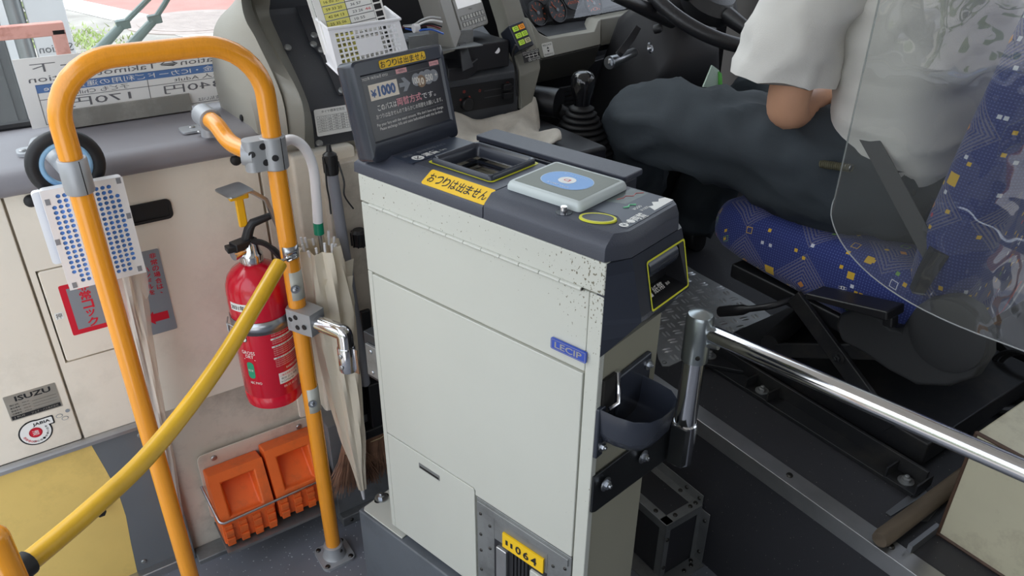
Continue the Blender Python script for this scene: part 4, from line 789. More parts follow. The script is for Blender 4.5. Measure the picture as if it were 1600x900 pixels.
# front plate: each cell is a ring of faces round an octagonal hole
FA = fr((-ww / 2, -0.012, -hh / 2), (1, 0, 0), (0, 0, 1))
def cell(b, cx_, cy_, w_, h, r, hole):
    sq = [(w_ / 2, 0), (w_ / 2, h / 2), (0, h / 2), (-w_ / 2, h / 2), (-w_ / 2, 0), (-w_ / 2, -h / 2), (0, -h / 2), (w_ / 2, -h / 2)]
    if not hole: b.rect(cx_ - w_ / 2, cy_ - h / 2, cx_ + w_ / 2, cy_ + h / 2, 0, 0, FA); return
    o = [(cx_ + x, cy_ + y, 0) for x, y in sq]; i = [(cx_ + r * math.cos(k * PI / 4), cy_ + r * math.sin(k * PI / 4), 0) for k in range(8)]; j = [(p[0], p[1], -0.003) for p in i]
    b.add(o + i + j, [(k, (k + 1) % 8, 8 + (k + 1) % 8, 8 + k) for k in range(8)] + [(8 + k, 8 + (k + 1) % 8, 16 + (k + 1) % 8, 16 + k) for k in range(8)], 0, FA)
for c_ in range(cols):
    for r_ in range(rows_):
        ex, ey = abs(c_ - 6), abs(r_ - 9.5); corner = ex > 5 or ey > 8.6 or (ex > 4.5 and ey > 6.6)
        off = 0
        cell(fp, (c_ + .5) * cw_, (r_ + .5) * rh_, cw_, rh_, 0.0037, not corner)
fp.build('front_grille', AFW, af, flat=True)
b = MB(); b.loft([[(x, y, z) for x, z in rpoly(ww, hh, 0.006, 3)] for y in (-0.0118, 0.004)], cap=False); b.build('case_rim', AFW, af)
b = MB(); b.prism(rpoly(ww - 0.008, hh - 0.008, 0.005, 3), -0.003, 0.0098, 0, fr((0, 0, 0), (1, 0, 0), (0, 0, 1))); b.build('gel_pack', AFB, af, label='blue gel behind the holes')
b = MB(); b.prism(rpoly(ww, hh * .72, 0.006, 3), 0, 0.012, 0, fr((-0.012, 0.026, 0.016), (1, 0, 0), (0, 0, 1))); b.build('back_case', AFW, af)
b = MB()
for x, z in ((-0.054, 0.070), (0.054, 0.084), (-0.052, -0.082), (0.052, -0.080), (-0.057, 0.0), (0.056, 0.02)): b.box(x - 0.0035, x + 0.0035, -0.0126, -0.012, z - 0.005, z + 0.005)
b.build('catch', COIN1, af)
b = MB(); b.tube([(0.048 * math.cos(a), 0, 0.048 * math.sin(a)) for a in [2 * PI * k / 40 for k in range(40)]], 0.0105, 14, closed=True, M=Matrix.Translation((-0.012, 0.022, 0.115))); b.build('ring', RUBBER, af, label='black padded ring')
b = MB(); b.tube([(0.036 * math.cos(a), 0, 0.036 * math.sin(a)) for a in [2 * PI * k / 40 for k in range(40)]], 0.0055, 10, closed=True, M=Matrix.Translation((-0.012, 0.022, 0.115))); b.build('inner_ring', PALEB, af, label='pale blue inner ring')
# ---------- umbrellas ----------
VIN = glass_mat('umbrella_film', '#f6f2ea', 0.25, 1.35, 0.42, '#f6ece4'); VIN2 = glass_mat('umbrella_film_yellowed', '#f0e6d2', 0.25, 1.35, 0.84, '#f7ecd8')
u2 = empty('furled_umbrella', 'clear vinyl furled umbrella hanging behind the air freshener', 'umbrella', (0.118, 1.415, 0.80))
def canopy(top, length, prof, turns, folds, amp, tilt=(0, 0)):
    rings = []; n = folds * 4; K = 22
    for k in range(K + 1):
        t = k / K; r = 0
        for (t0, r0), (t1, r1) in zip(prof[:-1], prof[1:]):
            if t0 <= t <= t1: r = r0 + (r1 - r0) * (t - t0) / (t1 - t0)
        ring_ = []
        for j in range(n):
            a = 2 * PI * j / n; s_ = 1 + amp * (0.5 + 0.5 * math.sin(folds * a + turns * 2 * PI * t)) * (1 - 0.4 * t); s_ *= 1 + 0.06 * math.sin(3 * a + 9 * t)
            ring_.append((top[0] + tilt[0] * t + r * s_ * math.cos(a), top[1] + tilt[1] * t + r * s_ * math.sin(a), top[2] - length * t))
        rings.append(ring_)
    return rings
b = MB(); b.loft(canopy((0, 0, 0), 0.60, [(0, 0.022), (0.12, 0.018), (0.3, 0.0135), (0.7, 0.0115), (1, 0.005)], 1.6, 7, 0.55, (-0.022, 0)), cap=False); b.build('canopy', VIN, u2)
b = MB(); b.cyl((0.0, 0, 0.20), (-0.022, 0, -0.64), 0.004, 8); b.build('shaft', ALU, u2)
b = MB()
for dx in (-0.022, 0.018): b.add([(dx - .012, -.018, .005), (dx + .016, -.022, .008), (dx + .010, -.02, -.05), (dx + .002, -.021, -.06)], [(0, 1, 2, 3)])
b.build('flap', VIN, u2, flat=True)
u1 = empty('white_umbrella', 'furled pale umbrella with a white crook handle and green collar beside the pole', 'umbrella', (0.456, 1.335, 0.79))
U = lambda x, y, z: (x - 0.456, y - 1.335, z - 0.79)
HW = mat('white_handle', '#f1f0f3', 0.3); HG = mat('green_collar', '#128a68', 0.35); FER = mat('aged_tip', '#c9b48c', .5)
MB().tube([U(*p) for p in bez([(0.412, 1.345, 1.002), (0.432, 1.338, 1.008), (0.452, 1.335, 0.990), (0.464, 1.335, 0.950), (0.463, 1.335, 0.89), (0.460, 1.335, 0.838)], 8)], [0.0095] * 41, 14).build('handle', HW, u1)
MB().cyl(U(0.460, 1.335, 0.838), U(0.4595, 1.335, 0.814), 0.0098, 16).build('collar', HG, u1)
MB().cyl(U(0.4595, 1.335, 0.82), U(0.486, 1.335, 0.125), 0.004, 8).build('shaft', ZINC, u1)
b = MB(); b.loft(canopy((0, 0, 0), 0.655, [(0, 0.030), (0.06, 0.033), (0.22, 0.036), (0.34, 0.031), (0.5, 0.029), (0.75, 0.023), (0.93, 0.011), (1, 0.008)], 1.3, 8, 0.5, (0.030, 0)), cap=False); b.build('canopy', VIN2, u1)
b = MB()
for k in range(12):
    a = 2 * PI * k / 12; b.cyl((0.030 * math.cos(a), 0.030 * math.sin(a), -0.012), (0.033 * math.cos(a), 0.033 * math.sin(a), 0.010 + 0.008 * math.sin(3 * a)), 0.0026, 6)
b.build('rib_tips', HW, u1); 
b = MB(); b.add([U(0.440, 1.295, 0.735), U(0.512, 1.315, 0.715), U(0.495, 1.320, 0.615), U(0.484, 1.318, 0.62)], [(0, 1, 2, 3)]); b.add([U(0.47, 1.31, 0.75), U(0.525, 1.335, 0.742), U(0.505, 1.335, 0.63)], [(0, 1, 2)]); b.build('flap', VIN2, u1, flat=True)
b = MB(); b.tube([(0.029, 0, -0.65), (0.030, 0, -0.678), (0.0305, 0, -0.69)], [0.006, 0.004, 0.003], 8); b.build('ferrule', HW, u1)
# ---------- wheel chocks in their rack ----------
CHO = mat('orange_chock', '#f4702c', 0.5, var=0.06, vs=10, dirt=('#6b4a3c', 0.55, 7.0), bump=0.1, bs=150)
rk = empty('chock_rack', 'dull metal wall rack with a wire rim holding the orange chocks', 'rack', (0.298, 1.487, 0.09))
K0 = lambda x, y, z: (x - 0.298, y - 1.487, z - 0.09)
b = MB(); b.prism(rpoly(0.268, 0.19, 0.014, 3, 0, 0.095), 0, 0.003, 0, fr((0, 0.0, 0), (1, 0, 0), (0, 0, 1))); b.build('back_plate', CREAM_DIRTY, rk, bevel=0.001)
screws([(K0(x, 1.484, 0.262), (0, -1, 0)) for x in (0.20, 0.40)], ALU, rk, 0.007)
MB().tube(fillet([K0(0.160, 1.485, 0.195), K0(0.168, 1.384, 0.156), K0(0.428, 1.384, 0.166), K0(0.432, 1.485, 0.200)], 0.012, 4), 0.003, 8).build('wire_rim', ZINC, rk); MB().box(-0.13, 0.13, -0.115, -0.002, -0.020, -0.012).build('tray', ALU_DULL, rk)
def chock(x0, zz, label):
    o = empty('wheel_chock', label, 'wheel chock', (x0, 1.483, 0.085 + zz), group='wheel chocks in the wall rack')
    w_ = 0.122; pr = [(0.0, 0.0), (-0.092, 0.0), (-0.094, 0.062), (-0.050, 0.172), (0.0, 0.158)]
    b = MB(); X0, X1 = 0.0, w_
    FP = lambda x, p: (x, p[0], p[1])
    # outer shell with a recess in the sloping face
    A_, B_ = pr[2], pr[3]; u_ = V((0, B_[0] - A_[0], B_[1] - A_[1])); n_ = V((0, -u_.z, u_.y)).normalized()
    def Q(x, t, d=0): return tuple(V((x, A_[0], A_[1])) + u_ * t - n_ * d * (1 if n_.y < 0 else -1))
    x0_, x1_, t0, t1 = 0.024, w_ - 0.024, 0.10, 0.80; dp = 0.045
    outer = [Q(X0, 0), Q(X1, 0), Q(X1, 1), Q(X0, 1)]; inn = [Q(x0_, t0), Q(x1_, t0), Q(x1_, t1), Q(x0_, t1)]; bot = [Q(x0_ + .004, t0 + .04, .012), Q(x1_ - .004, t0 + .04, .012), Q(x1_ - .004, t1 - .05, dp), Q(x0_ + .004, t1 - .05, dp)]
    b.add(outer + inn + bot, [(0, 1, 5, 4), (1, 2, 6, 5), (2, 3, 7, 6), (3, 0, 4, 7), (4, 5, 9, 8), (5, 6, 10, 9), (6, 7, 11, 10), (7, 4, 8, 11), (8, 9, 10, 11)])
    L_ = [FP(X0, p) for p in pr]; Rr = [FP(X1, p) for p in pr]
    b.add(L_ + Rr, [(0, 1, 2, 3, 4)[::-1], (5, 6, 7, 8, 9), (0, 5, 6, 1)[::-1], (1, 6, 7, 2)[::-1], (3, 8, 9, 4)[::-1], (4, 9, 5, 0)[::-1]])
    bm = bmesh.new(); 
    b.build('body', CHO, o, bevel=0.004, seg=3, angle=30)
    bm.free(); t = MB()
    for k in range(4):
        xa = 0.004 + k * 0.032
        for q in range(5): t.box(xa, xa + 0.018, -0.100 - 0.004 * (q % 2), -0.09, 0.0 + q * 0.012, 0.0105 + q * 0.012)
    t.build('tread_ribs', CHO, o, bevel=0.001)
    return o
chock(0.170, 0.0, 'orange rubber wheel chock in the rack, the one farther from the orange pole'); chock(0.299, 0.012, 'orange rubber wheel chock in the rack, tucked behind the orange pole')
# ---------- brooms and dustpan ----------
TWIG = mat('broom_twigs', '#94705a', 0.8, var=0.3, vs=40); GREYP = mat('grey_plastic_tube', '#8b8c94', 0.4)
def broom(name, label, head, n, w_):
    o = empty(name, label, 'broom', head, group='brooms behind the fare box'); b = MB()
    for k in range(n):
        x = rnd.uniform(-.5, .5) * w_; y = rnd.uniform(-.5, .5) * 0.02; dx = x * rnd.uniform(0.5, 1.6) + rnd.gauss(0, .006); l = rnd.uniform(.10, .155)
        b.tube([(x * .55, y, 0), (x * .9 + dx * .2, y, -l * .5), (x + dx, y + rnd.gauss(0, .004), -l)], [0.0011, 0.001, 0.0005], 3)
    tag(b.build('bristles', TWIG, o, flat=True), kind='stuff'); MB().tube([(-w_ * .36, -0.012, -0.022), (0, -0.014, -0.020), (w_ * .36, -0.012, -0.016)], 0.0011, 6).build('binding', FER, o); return o
o1 = broom('long_broom', 'twig broom with a grey telescopic handle and black top cap', (0.552, 1.372, 0.262), 420, 0.066)
W0 = lambda x, y, z: (x - 0.552, y - 1.372, z - 0.262)
MB().cyl(W0(0.513, 1.372, 0.925), W0(0.536, 1.372, 0.40), 0.0115, 16).build('handle', GREYP, o1); b = MB(); b.lathe([(0.0135, 0), (0.0140, 0.004), (0.0135, 0.040), (0.006, 0.046), (0.004, 0.060)], 14, 0, Matrix.Translation(W0(0.5125, 1.372, 0.915)))
for k in range(10): b.box(-0.001, 0.001, 0.0125, 0.0148, 0.004, 0.036, 0, Matrix.Translation(W0(0.5125, 1.372, 0.915)) @ Matrix.Rotation(k * PI / 5, 4, 'Z'))
b.build('end_cap', BLACK, o1)
for sg in (-1, 1): MB().tube(bez([W0(0.5125 + sg * .013, 1.365, 0.94), W0(0.5125 + sg * 0.018, 1.358, 0.90), W0(0.513 + sg * 0.016, 1.36, 0.87), W0(0.515 + sg * 0.024 + .006, 1.36, 0.838)], 5), 0.0018, 6).build('cord', BLACK, o1)
b = MB(); b.box(-0.016, 0.016, -0.014, 0.014, 0.0, 0.14); b.box(-0.04, 0.04, -0.018, 0.018, -0.008, 0.018); b.build('head', BLACK, o1, bevel=0.004)
o2 = broom('hand_broom', 'short twig broom head hanging behind the pale umbrella', (0.482, 1.366, 0.262), 420, 0.060)
MB().cyl((0.004, 0, 0), (0.01, 0, 0.20), 0.010, 10).build('handle', TWIG, o2)
b = MB(); b.box(-0.055, 0.055, -0.004, 0.008, 0, 0.15); b.box(-0.055, -0.050, -0.03, 0.0, 0, 0.12); b.box(0.05, 0.055, -.03, 0, 0, .12)
dp_ = empty('dustpan', 'black dustpan hanging behind the fare box edge', 'dustpan', (0.560, 1.392, 0.30)); b.build('pan', BLACK, dp_, bevel=0.003); MB().box(-0.012, 0.012, -0.006, 0.006, 0.15, 0.28).build('handle', BLACK, dp_, bevel=0.004)
cl2 = MB(); cl2.lathe([(0.016, 0), (0.017, 0.03), (0.012, 0.036)], 12); 
for k in range(10): cl2.box(-0.0015, 0.0015, 0.015, 0.019, 0.0, 0.03, 0, Matrix.Rotation(k * PI / 5, 4, 'Z'))
hk = cl2.build('tool_clip', BLACK); hk.location = (0.568, 1.40, 0.735); tag(hk, 'black ribbed tool clip beside the broom handle', 'clip')

# ---------- dashboard ----------
HOOD = mat('taupe_dash_plastic', '#a19d92', 0.5, var=0.05, vs=5, bump=0.15, bs=500)
DASHD = mat('dark_dash_panel', '#45474c', 0.45, var=0.05, vs=8, bump=0.2, bs=350, speck=('#8f9092', 110, 0.07))
DASHT = mat('dash_grey', '#85837a', 0.5, var=0.04, vs=6, bump=0.12, bs=500)
DASHK = mat('near_black_trim', '#222226', 0.45)
da = empty('dashboard', 'taupe and charcoal bus dashboard with a curved hood by the windscreen', 'dashboard', (0.5, 1.6, 0.38))
D0 = V((0.5, 1.6, 0.38))
def d_(p): return tuple(V(p) - D0)
st0 = [(0.5150, 1.5930, 1.2569), (0.5150, 1.6109, 1.2073), (0.5150, 1.6251, 1.1747), (0.5150, 1.5756, 1.1299), (0.5150, 1.4621, 1.0326), (0.5150, 1.4570, 0.9423)]
st1 = [(0.4870, 1.5993, 1.2580), (0.4870, 1.6237, 1.2079), (0.4870, 1.6087, 1.1734), (0.4870, 1.5197, 1.1180), (0.4870, 1.4171, 1.0497), (0.4870, 1.4366, 0.9533)]
st2 = [(0.4462, 1.5350, 1.2670), (0.4352, 1.5300, 1.2237), (0.4333, 1.5150, 1.1895), (0.4428, 1.4950, 1.1536), (0.4632, 1.4600, 1.0558), (0.4602, 1.4450, 0.9637)]
st3 = [(0.4507, 1.5600, 1.2619), (0.4363, 1.5550, 1.2205), (0.4178, 1.5500, 1.1765), (0.4121, 1.5300, 1.1213), (0.4126, 1.4950, 1.0553), (0.4087, 1.4620, 0.9889)]
st4 = [(0.4660, 1.6100, 1.2535), (0.4470, 1.6150, 1.2121), (0.4130, 1.6300, 1.1771), (0.3980, 1.6400, 1.1403), (0.3917, 1.6550, 1.0751), (0.3953, 1.6600, 0.9843)]
st5 = [tuple(V(p) + V((0.03, 0.05, 0.0))) for p in st4]
def arch(st, dx, dy, dz): t = V(st[0]); return [tuple(t + V((dx, dy, dz))), tuple(t + V((dx * .45, dy * .6, dz * .85))), tuple(t + V((dx * .12, dy * .2, dz * .5)))] + list(st)
st0 = arch(st0, 0.26, 0.02, 0.03); st1 = arch(st1, 0.29, 0.02, 0.05); st2 = arch(st2, 0.32, 0.02, 0.06); st3 = arch(st3, 0.32, 0.02, 0.06); st4 = arch(st4, 0.30, 0.02, 0.05); st5 = arch(st5, 0.28, 0.02, 0.04)
def dens(st, n=5): return [tuple(p) for p in bez([d_(p) for p in st], n)]
hb = MB(); hb.grid([dens(s_) for s_ in (st5, st4, st3, st2)], flip=True); ho = hb.build('hood', HOOD, da, angle=50)
hb = MB(); hb.grid([dens(s_) for s_ in (st2, [tuple(V(p) + V((0.004, 0.006, 0.002))) for p in st2], [tuple(V(p) + V((-0.004, 0.005, 0.002))) for p in st1], st1, st0)], flip=True); hb.build('hood_rim', DASHT, da, angle=40)
dk = MB(); dk.grid([[tuple(V(p) + V((0, 0.006, 0))) for p in dens(st0[3:], 3)], [tuple(V(p) + V((0.255, 0.006, 0))) for p in dens(st0[3:], 3)]], flip=True); dk.build('side_panel', DASHD, da, angle=30)
MB().box(0.02, 0.26, -0.17, -0.10, -0.38, 0.532).build('lower_box', CREAM_DIRTY, da, bevel=0.004)
strip = [d_(p) for p in ((0.5748, 1.6539, 1.1998), (0.6123, 1.6510, 1.1972), (0.6012, 1.5763, 1.1321), (0.6144, 1.5502, 1.1094), (0.6016, 1.4645, 1.0347), (0.5785, 1.4652, 1.0353), (0.5794, 1.5417, 1.1020), (0.5680, 1.5625, 1.1201))]
nn_ = (V(strip[3]) - V(strip[0])).cross(V(strip[2]) - V(strip[0])).normalized(); nn_ = nn_ if nn_.y < 0 else -nn_
b = MB(); b.loft([[tuple(V(p) + nn_ * t) for p in strip] for t in (0.004, 0.007)]); b.build('stay_plate', mat('dark_stay', '#3f4045', 0.4, 0.3), da)
scp = [(0.5799, 1.6446, 1.1917), (0.5834, 1.5768, 1.1326), (0.5739, 1.5606, 1.1185), (0.5843, 1.5485, 1.1079), (0.5890, 1.4721, 1.0413), (0.5198, 1.5603, 1.1182), (0.5231, 1.4552, 0.9481)]
screws([(tuple(V(d_(p)) + nn_ * 0.007), nn_) for p in scp], ALU_DULL, da, 0.0075)
dots_ = MB().lathe([(0.007, 0), (0.007, .003), (.004, .005)], 12); o = dots_.build('hood_bolt', RUBBER, da); o.location = d_((0.4050, 1.5424, 1.0022)); o.rotation_euler = (0, -PI / 2, 0)
# tyre pressure label
lx = V((1, 0, 0)); c0, c1, c2 = V((0.5236, 1.4610, 1.0200)), V((0.6199, 1.4612, 1.0222)), V((0.5219, 1.4567, 0.9665))
b = MB(); F = fr(V(d_(c2)) + V((0, -0.0035, 0)), lx, c0 - c2); w_, h_ = 0.094, (c0 - c2).length
b.prism(rpoly(w_, h_, 0.003, 2, w_ / 2, h_ / 2), 0, 0.0008, 0, F); b.text('タイヤ標準空気圧', 0.040, h_ - 0.006, 0.050, 0.0055, 0.001, 1, F)
for k in range(7): b.rect(0.004, 0.008 + k * 0.0052, 0.090, 0.0084 + k * 0.0052, 0.001, 1, F)
for x in (0.004, 0.038, 0.050, 0.066, 0.080, 0.0896): b.rect(x, 0.008, x + 0.0004, 0.0396, 0.001, 1, F)
b.text('タイヤサイズ', 0.021, 0.0368, 0.026, 0.0034, 0.001, 1, F); b.text('前輪', 0.044, 0.0368, 0.008, 0.0034, 0.001, 1, F); b.text('後輪', 0.058, 0.0368, 0.008, 0.0034, 0.001, 1, F)
for k in range(5): b.text('11R22.5-14PR', 0.021, 0.0106 + k * 0.0052, 0.028, 0.0032, 0.001, 1, F); b.text('%d00' % (7 + k % 3), 0.044, 0.0106 + k * 0.0052, 0.007, 0.0032, 0.001, 1, F); b.text('標準', 0.058, 0.0106 + k * 0.0052, 0.009, 0.0032, 0.001, 1, F); b.text('725', 0.073, 0.0106 + k * .0052, 0.007, 0.0032, .001, 1, F)
b.build('tyre_label', [WHITE, INK], da, flat=True, label='white tyre pressure table')
# heater console
hc = MB(); YF = 1.50
hc.loft([[d_((x, 1.50, 0.86)), d_((x, 1.50, 1.022)), d_((x, 1.512, 1.032)), d_((x, 1.66, 1.105)), d_((x, 1.66, 0.86))] for x in (0.74, 1.046)]); hc.build('heater_console', DASHD, da, bevel=0.004)
q0, q1, q2, q3 = V((0.8663, 1.4970, 1.0077)), V((1.0192, 1.4970, 1.0193)), V((1.0306, 1.4970, 0.9604)), V((0.8777, 1.4970, 0.9475))
b = MB(); F = fr(d_((q3.x - 0.03, 1.4985, q3.z)), (1, 0, 0), (0, 0, 1)); W_ = q2.x - q3.x + 0.03; H_ = q0.z - q3.z
b.prism(rpoly(W_, H_, 0.004, 2, W_ / 2, H_ / 2), -0.001, 0.0006, 0, F)
for (x, y, w__, h__) in ((0.10, H_ * .66, 0.085, 0.0022), (0.10, H_ * .40, 0.085, 0.0022)): b.rect(x, y, x + w__, y + h__, 0.0009, 1, F)
b.text('✽', 0.046, H_ * .78, 0.008, 0.008, 0.0009, 2, F); b.text('❅', 0.036, H_ * .5, 0.006, 0.006, .0009, 2, F); b.text('♨', 0.06, H_ * .55, 0.006, 0.006, .0009, 2, F); b.text('☼', 0.088, H_ * .72, 0.008, 0.008, 0.0009, 2, F); b.text('☀', 0.165, H_ * .85, 0.008, 0.006, 0.0009, 2, F)
b.build('heater_panel', [INK, mat('slot_grey', '#3d3d40', .5), mat('red_symbol', '#b84a3f', .5)], da, flat=True, label='black heater control panel')
b = MB().lathe([(0.016, 0), (0.015, 0.008), (0.013, 0.010)], 20, 0, fr(d_((q3.x + 0.022, 1.498, q3.z + H_ * .30)), (1, 0, 0), (0, 0, 1))); b.box(-0.003, 0.003, -0.014, 0.014, 0.009, 0.018, 1, fr(d_((q3.x + 0.022, 1.498, q3.z + H_ * .30)), (0.5, 0, 1), (1, 0, 0))); b.build('fan_knob', [BLACK, ALU_DULL], da)
for zf in (.62, .28): MB().box(0, 0.022, -0.012, 0, 0, 0.014, 0).build('slider', BLACK, da, bevel=0.002).location = d_((q2.x - 0.035, 1.498, q3.z + H_ * zf))
b = MB(); P1 = [(0.8515, 1.5200, 1.0853), (0.9892, 1.5600, 1.0802), (0.9976, 1.5400, 1.0740), (0.8864, 1.4700, 1.0572), (0.8377, 1.4700, 1.0577)]
b.loft([[d_(tuple(V(p) + V((0, 0, -0.028)))) for p in P1], [d_(p) for p in P1]]); b.build('shelf', DASHK, da, bevel=0.003)
lk = V((0.9963, 1.5300, 1.0643)); MB().cyl(d_(lk), d_(tuple(lk + V((-0.012, -0.03, 0.012)))), 0.0075, 14).build('lighter_knob', HW, da, label='white lighter knob'); MB().cyl(d_(tuple(lk + V((0.008, 0.02, -0.008)))), d_(lk), 0.0085, 14).build('lighter_ring', ZINC, da)
b = MB(); F = fr(d_((1.0193, 1.5350, 1.0637)), (1, 0.1, 0), (0, .3, 1)); b.text('シガー', 0.006, 0.004, 0.022, 0.005, 0, 0, F); b.text('ライター', 0.010, -0.004, 0.026, 0.005, 0, 0, F); b.build('lettering', SCRW, da, flat=True)
# pillar between the consoles
L_ = [(1.0359, 1.6000, 1.2240), (1.0493, 1.5800, 1.1694), (1.0546, 1.5500, 1.1085), (1.0544, 1.5250, 1.0541), (1.0487, 1.5000, 1.0074), (1.0485, 1.4900, 0.9300)]; R2 = [(1.0879, 1.6000, 1.2208), (1.1023, 1.5800, 1.1652), (1.1083, 1.5500, 1.1033), (1.1218, 1.5250, 1.0539), (1.1103, 1.5000, 1.0191), (1.0750, 1.4900, 0.9258)]
b = MB(); b.loft([[d_(l), d_(r), tuple(V(d_(r)) + V((0.0, 0.06, 0))), tuple(V(d_(l)) + V((0, 0.06, 0)))] for l, r in zip(L_, R2)]); b.build('centre_pillar', DASHT, da, bevel=0.003, angle=25)
g0, g1, g2 = V((1.0624, 1.5070, 1.0372)), V((1.1110, 1.5070, 1.0418)), V((1.0530, 1.5150, 1.0590)); b = MB(); F = fr(V(d_(g0)) + V((0, -0.006, 0)), g1 - g0, g2 - g0); gw, gh = (g1 - g0).length, (g2 - g0).length
b.rect(0, 0, gw, gh, 0, 0, F)
for k, t in enumerate(('R', '2', '4', '6')): b.frame(gw * (.04 + .24 * k), gh * .70, gw * (.22 + .24 * k), gh * .95, 0.0006, .0003, 1, F); b.text(t, gw * (.13 + .24 * k), gh * .825, .0022, .0028, .0003, 1, F)
for k, t in enumerate(('1', '3', '5')): b.frame(gw * (.28 + .24 * k), gh * .05, gw * (.46 + .24 * k), gh * .30, 0.0006, .0003, 1, F); b.text(t, gw * (.37 + .24 * k), gh * .175, .002, .0028, .0003, 1, F); b.rect(gw * (.36 + .24 * k), gh * .34, gw * (.38 + .24 * k), gh * .66, .0003, 1, F)
b.rect(gw * .13, gh * .48, gw * .87, gh * .52, .0003, 1, F); b.build('gear_label', [INK, WHITE], da, flat=True, label='black gear pattern label')
# driver side dash: lower panels, binnacle, glove box
def plate(pts, dy, m, name, bev=0.003, label=None):
    b = MB(); pts = [V(d_(p)) for p in pts]; n_ = (pts[1] - pts[0]).cross(pts[-1] - pts[0]).normalized(); n_ = n_ if n_.y < 0 else -n_
    fr_, bk_ = [tuple(p) for p in pts], [tuple(p + V((0, dy, 0))) for p in pts]
    cr_ = (pts[1] - pts[0]).cross(pts[2] - pts[1])
    if cr_.y > 0: fr_, bk_ = fr_[::-1], bk_[::-1]
    b.loft([bk_, fr_]); return b.build(name, m, da, bevel=bev, label=label)
plate([(1.1864, 1.6600, 1.1054), (1.1998, 1.6300, 1.0711), (1.2234, 1.6200, 1.0576), (1.3716, 1.6200, 1.0603), (1.3999, 1.6400, 1.0808), (1.4108, 1.6400, 1.0847), (1.3817, 1.6000, 1.0279), (1.1803, 1.5900, 1.0168), (1.1791, 1.6000, 1.0310)], 0.05, DASHT, 'lower_panel')
plate([(1.1818, 1.5920, 1.0147), (1.3813, 1.6020, 1.0259), (1.4163, 1.6600, 0.9672), (1.4170, 1.7000, 0.9310), (1.2151, 1.6600, 0.9360)], 0.05, mat('dash_grey_shaded', '#5d5c57', 0.55), 'under_panel')  # darker grey paints the shade of this downward facing side
plate([(1.4237, 1.6550, 1.0814), (1.5986, 1.6800, 1.0828), (1.5788, 1.6700, 1.0477), (1.5204, 1.6500, 1.0183), (1.4188, 1.6400, 1.0136)], 0.05, DASHT, 'glove_box', label='grey glove box lid')
plate([(1.4315, 1.6600, 1.0088), (1.5604, 1.6800, 1.0091), (1.5634, 1.6900, 0.9964), (1.4412, 1.6700, 0.9921)], 0.04, ZINC, 'dash_rail', 0.001)
plate([(1.2589, 1.7200, 0.9210), (1.5013, 1.7600, 0.9418), (1.7411, 1.8000, 0.9548), (1.7747, 1.8000, 0.6822), (1.2444, 1.7200, 0.7929)], 0.03, DASHK, 'footwell_panel')
plate([(1.2357, 1.7900, 1.1766), (1.7418, 1.8600, 1.1903), (1.6987, 1.8000, 1.0872), (1.4517, 1.7000, 1.0893), (1.2299, 1.7000, 1.0764), (1.2203, 1.7400, 1.1167)], 0.03, DASHK, 'instrument_panel', label='dark instrument panel')
plate([(1.2182, 1.6750, 1.0733), (1.4104, 1.6900, 1.0742), (1.3929, 1.6400, 1.0567), (1.2346, 1.6350, 1.0556)], 0.02, BLACK, 'dash_tray', 0.002)
ORG = mat('orange_dial_print', '#e8683a', 0.5)
def dial(px, r, lab):
    c = V(px); b = MB(); F = fr(V(d_(c)) + V((0, -0.006, 0)), (1, 0.2, 0), (0, 0.45, 1))
    b.lathe([(r, -0.004), (r, 0.004), (r * .93, 0.004), (r * .92, 0.0)], 28, 0, F); b.flat(circ(r * .92, 28), 0.0012, 1, F)
    for k in range(9):
        a = math.radians(225 - k * 33.75); p, q = V((math.cos(a), math.sin(a), 0)), V((-math.sin(a), math.cos(a), 0))
        b.add([p * r * .62 + q * r * .035 + V((0, 0, .0016)), p * r * .62 - q * r * .035 + V((0, 0, .0016)), p * r * .82 - q * r * .035 + V((0, 0, .0016)), p * r * .82 + q * r * .035 + V((0, 0, .0016))], [(0, 1, 2, 3)], 2, F)
    b.text(lab, 0, -r * .45, r * .7, r * .28, 0.0016, 2, F); b.box(-r * .03, r * .03, 0, r * .7, 0.002, 0.003, 2, F @ Matrix.Rotation(0.8, 4, 'Z')); b.lathe([(r * .16, .001), (r * .14, .004)], 12, 3, F)
    b.build('dial', [BLACK, DASHK, ORG, COIN1], da)
dial((1.2504, 1.7150, 1.1047), 0.034, 'Air'); dial((1.3138, 1.7150, 1.1074), 0.034, '°C'); dial((1.3875, 1.7500, 1.1348), 0.040, 'km/h'); dial((1.4605, 1.7400, 1.1086), 0.034, '0'); dial((1.2968, 1.7600, 1.1436), 0.030, 'E F')
cov = MB(); cq = [(1.1943, 1.7300, 1.1858), (1.6477, 1.8000, 1.2008), (1.5527, 1.7000, 1.0909), (1.1957, 1.6500, 1.0872)]; cov.add([d_(p) for p in cq], [(0, 1, 2, 3)]); cov.build('lens', glass_mat('instrument_lens', '#f0f2f4', 0.02, 1.5), da, flat=True)
pl0, pl1, pl2 = V((1.1807, 1.5880, 1.0203)), V((1.2129, 1.5880, 1.0229)), V((1.1731, 1.5980, 1.0509)); b = MB(); F = fr(V(d_(pl0)) + V((0, -0.006, 0.002)), pl1 - pl0, pl2 - pl0); gw, gh = (pl1 - pl0).length, (pl2 - pl0).length
b.prism(rpoly(gw, gh, 0.003, 3, gw / 2, gh / 2), 0, 0.0006, 0, F); b.text('RELEASE', gw / 2, gh * .83, gw * .82, gh * .13, .001, 1, F); b.text('PARKING', gw / 2, gh * .14, gw * .82, gh * .13, .001, 1, F); b.flat([(gw * .38, gh * .54), (gw * .62, gh * .54), (gw * .5, gh * .70)], .001, 1, F); b.flat([(gw * .38, gh * .44), (gw * .5, gh * .28), (gw * .62, gh * .44)], .001, 1, F); b.build('brake_label', [WHITE, INK], da, flat=True, label='white RELEASE PARKING label')
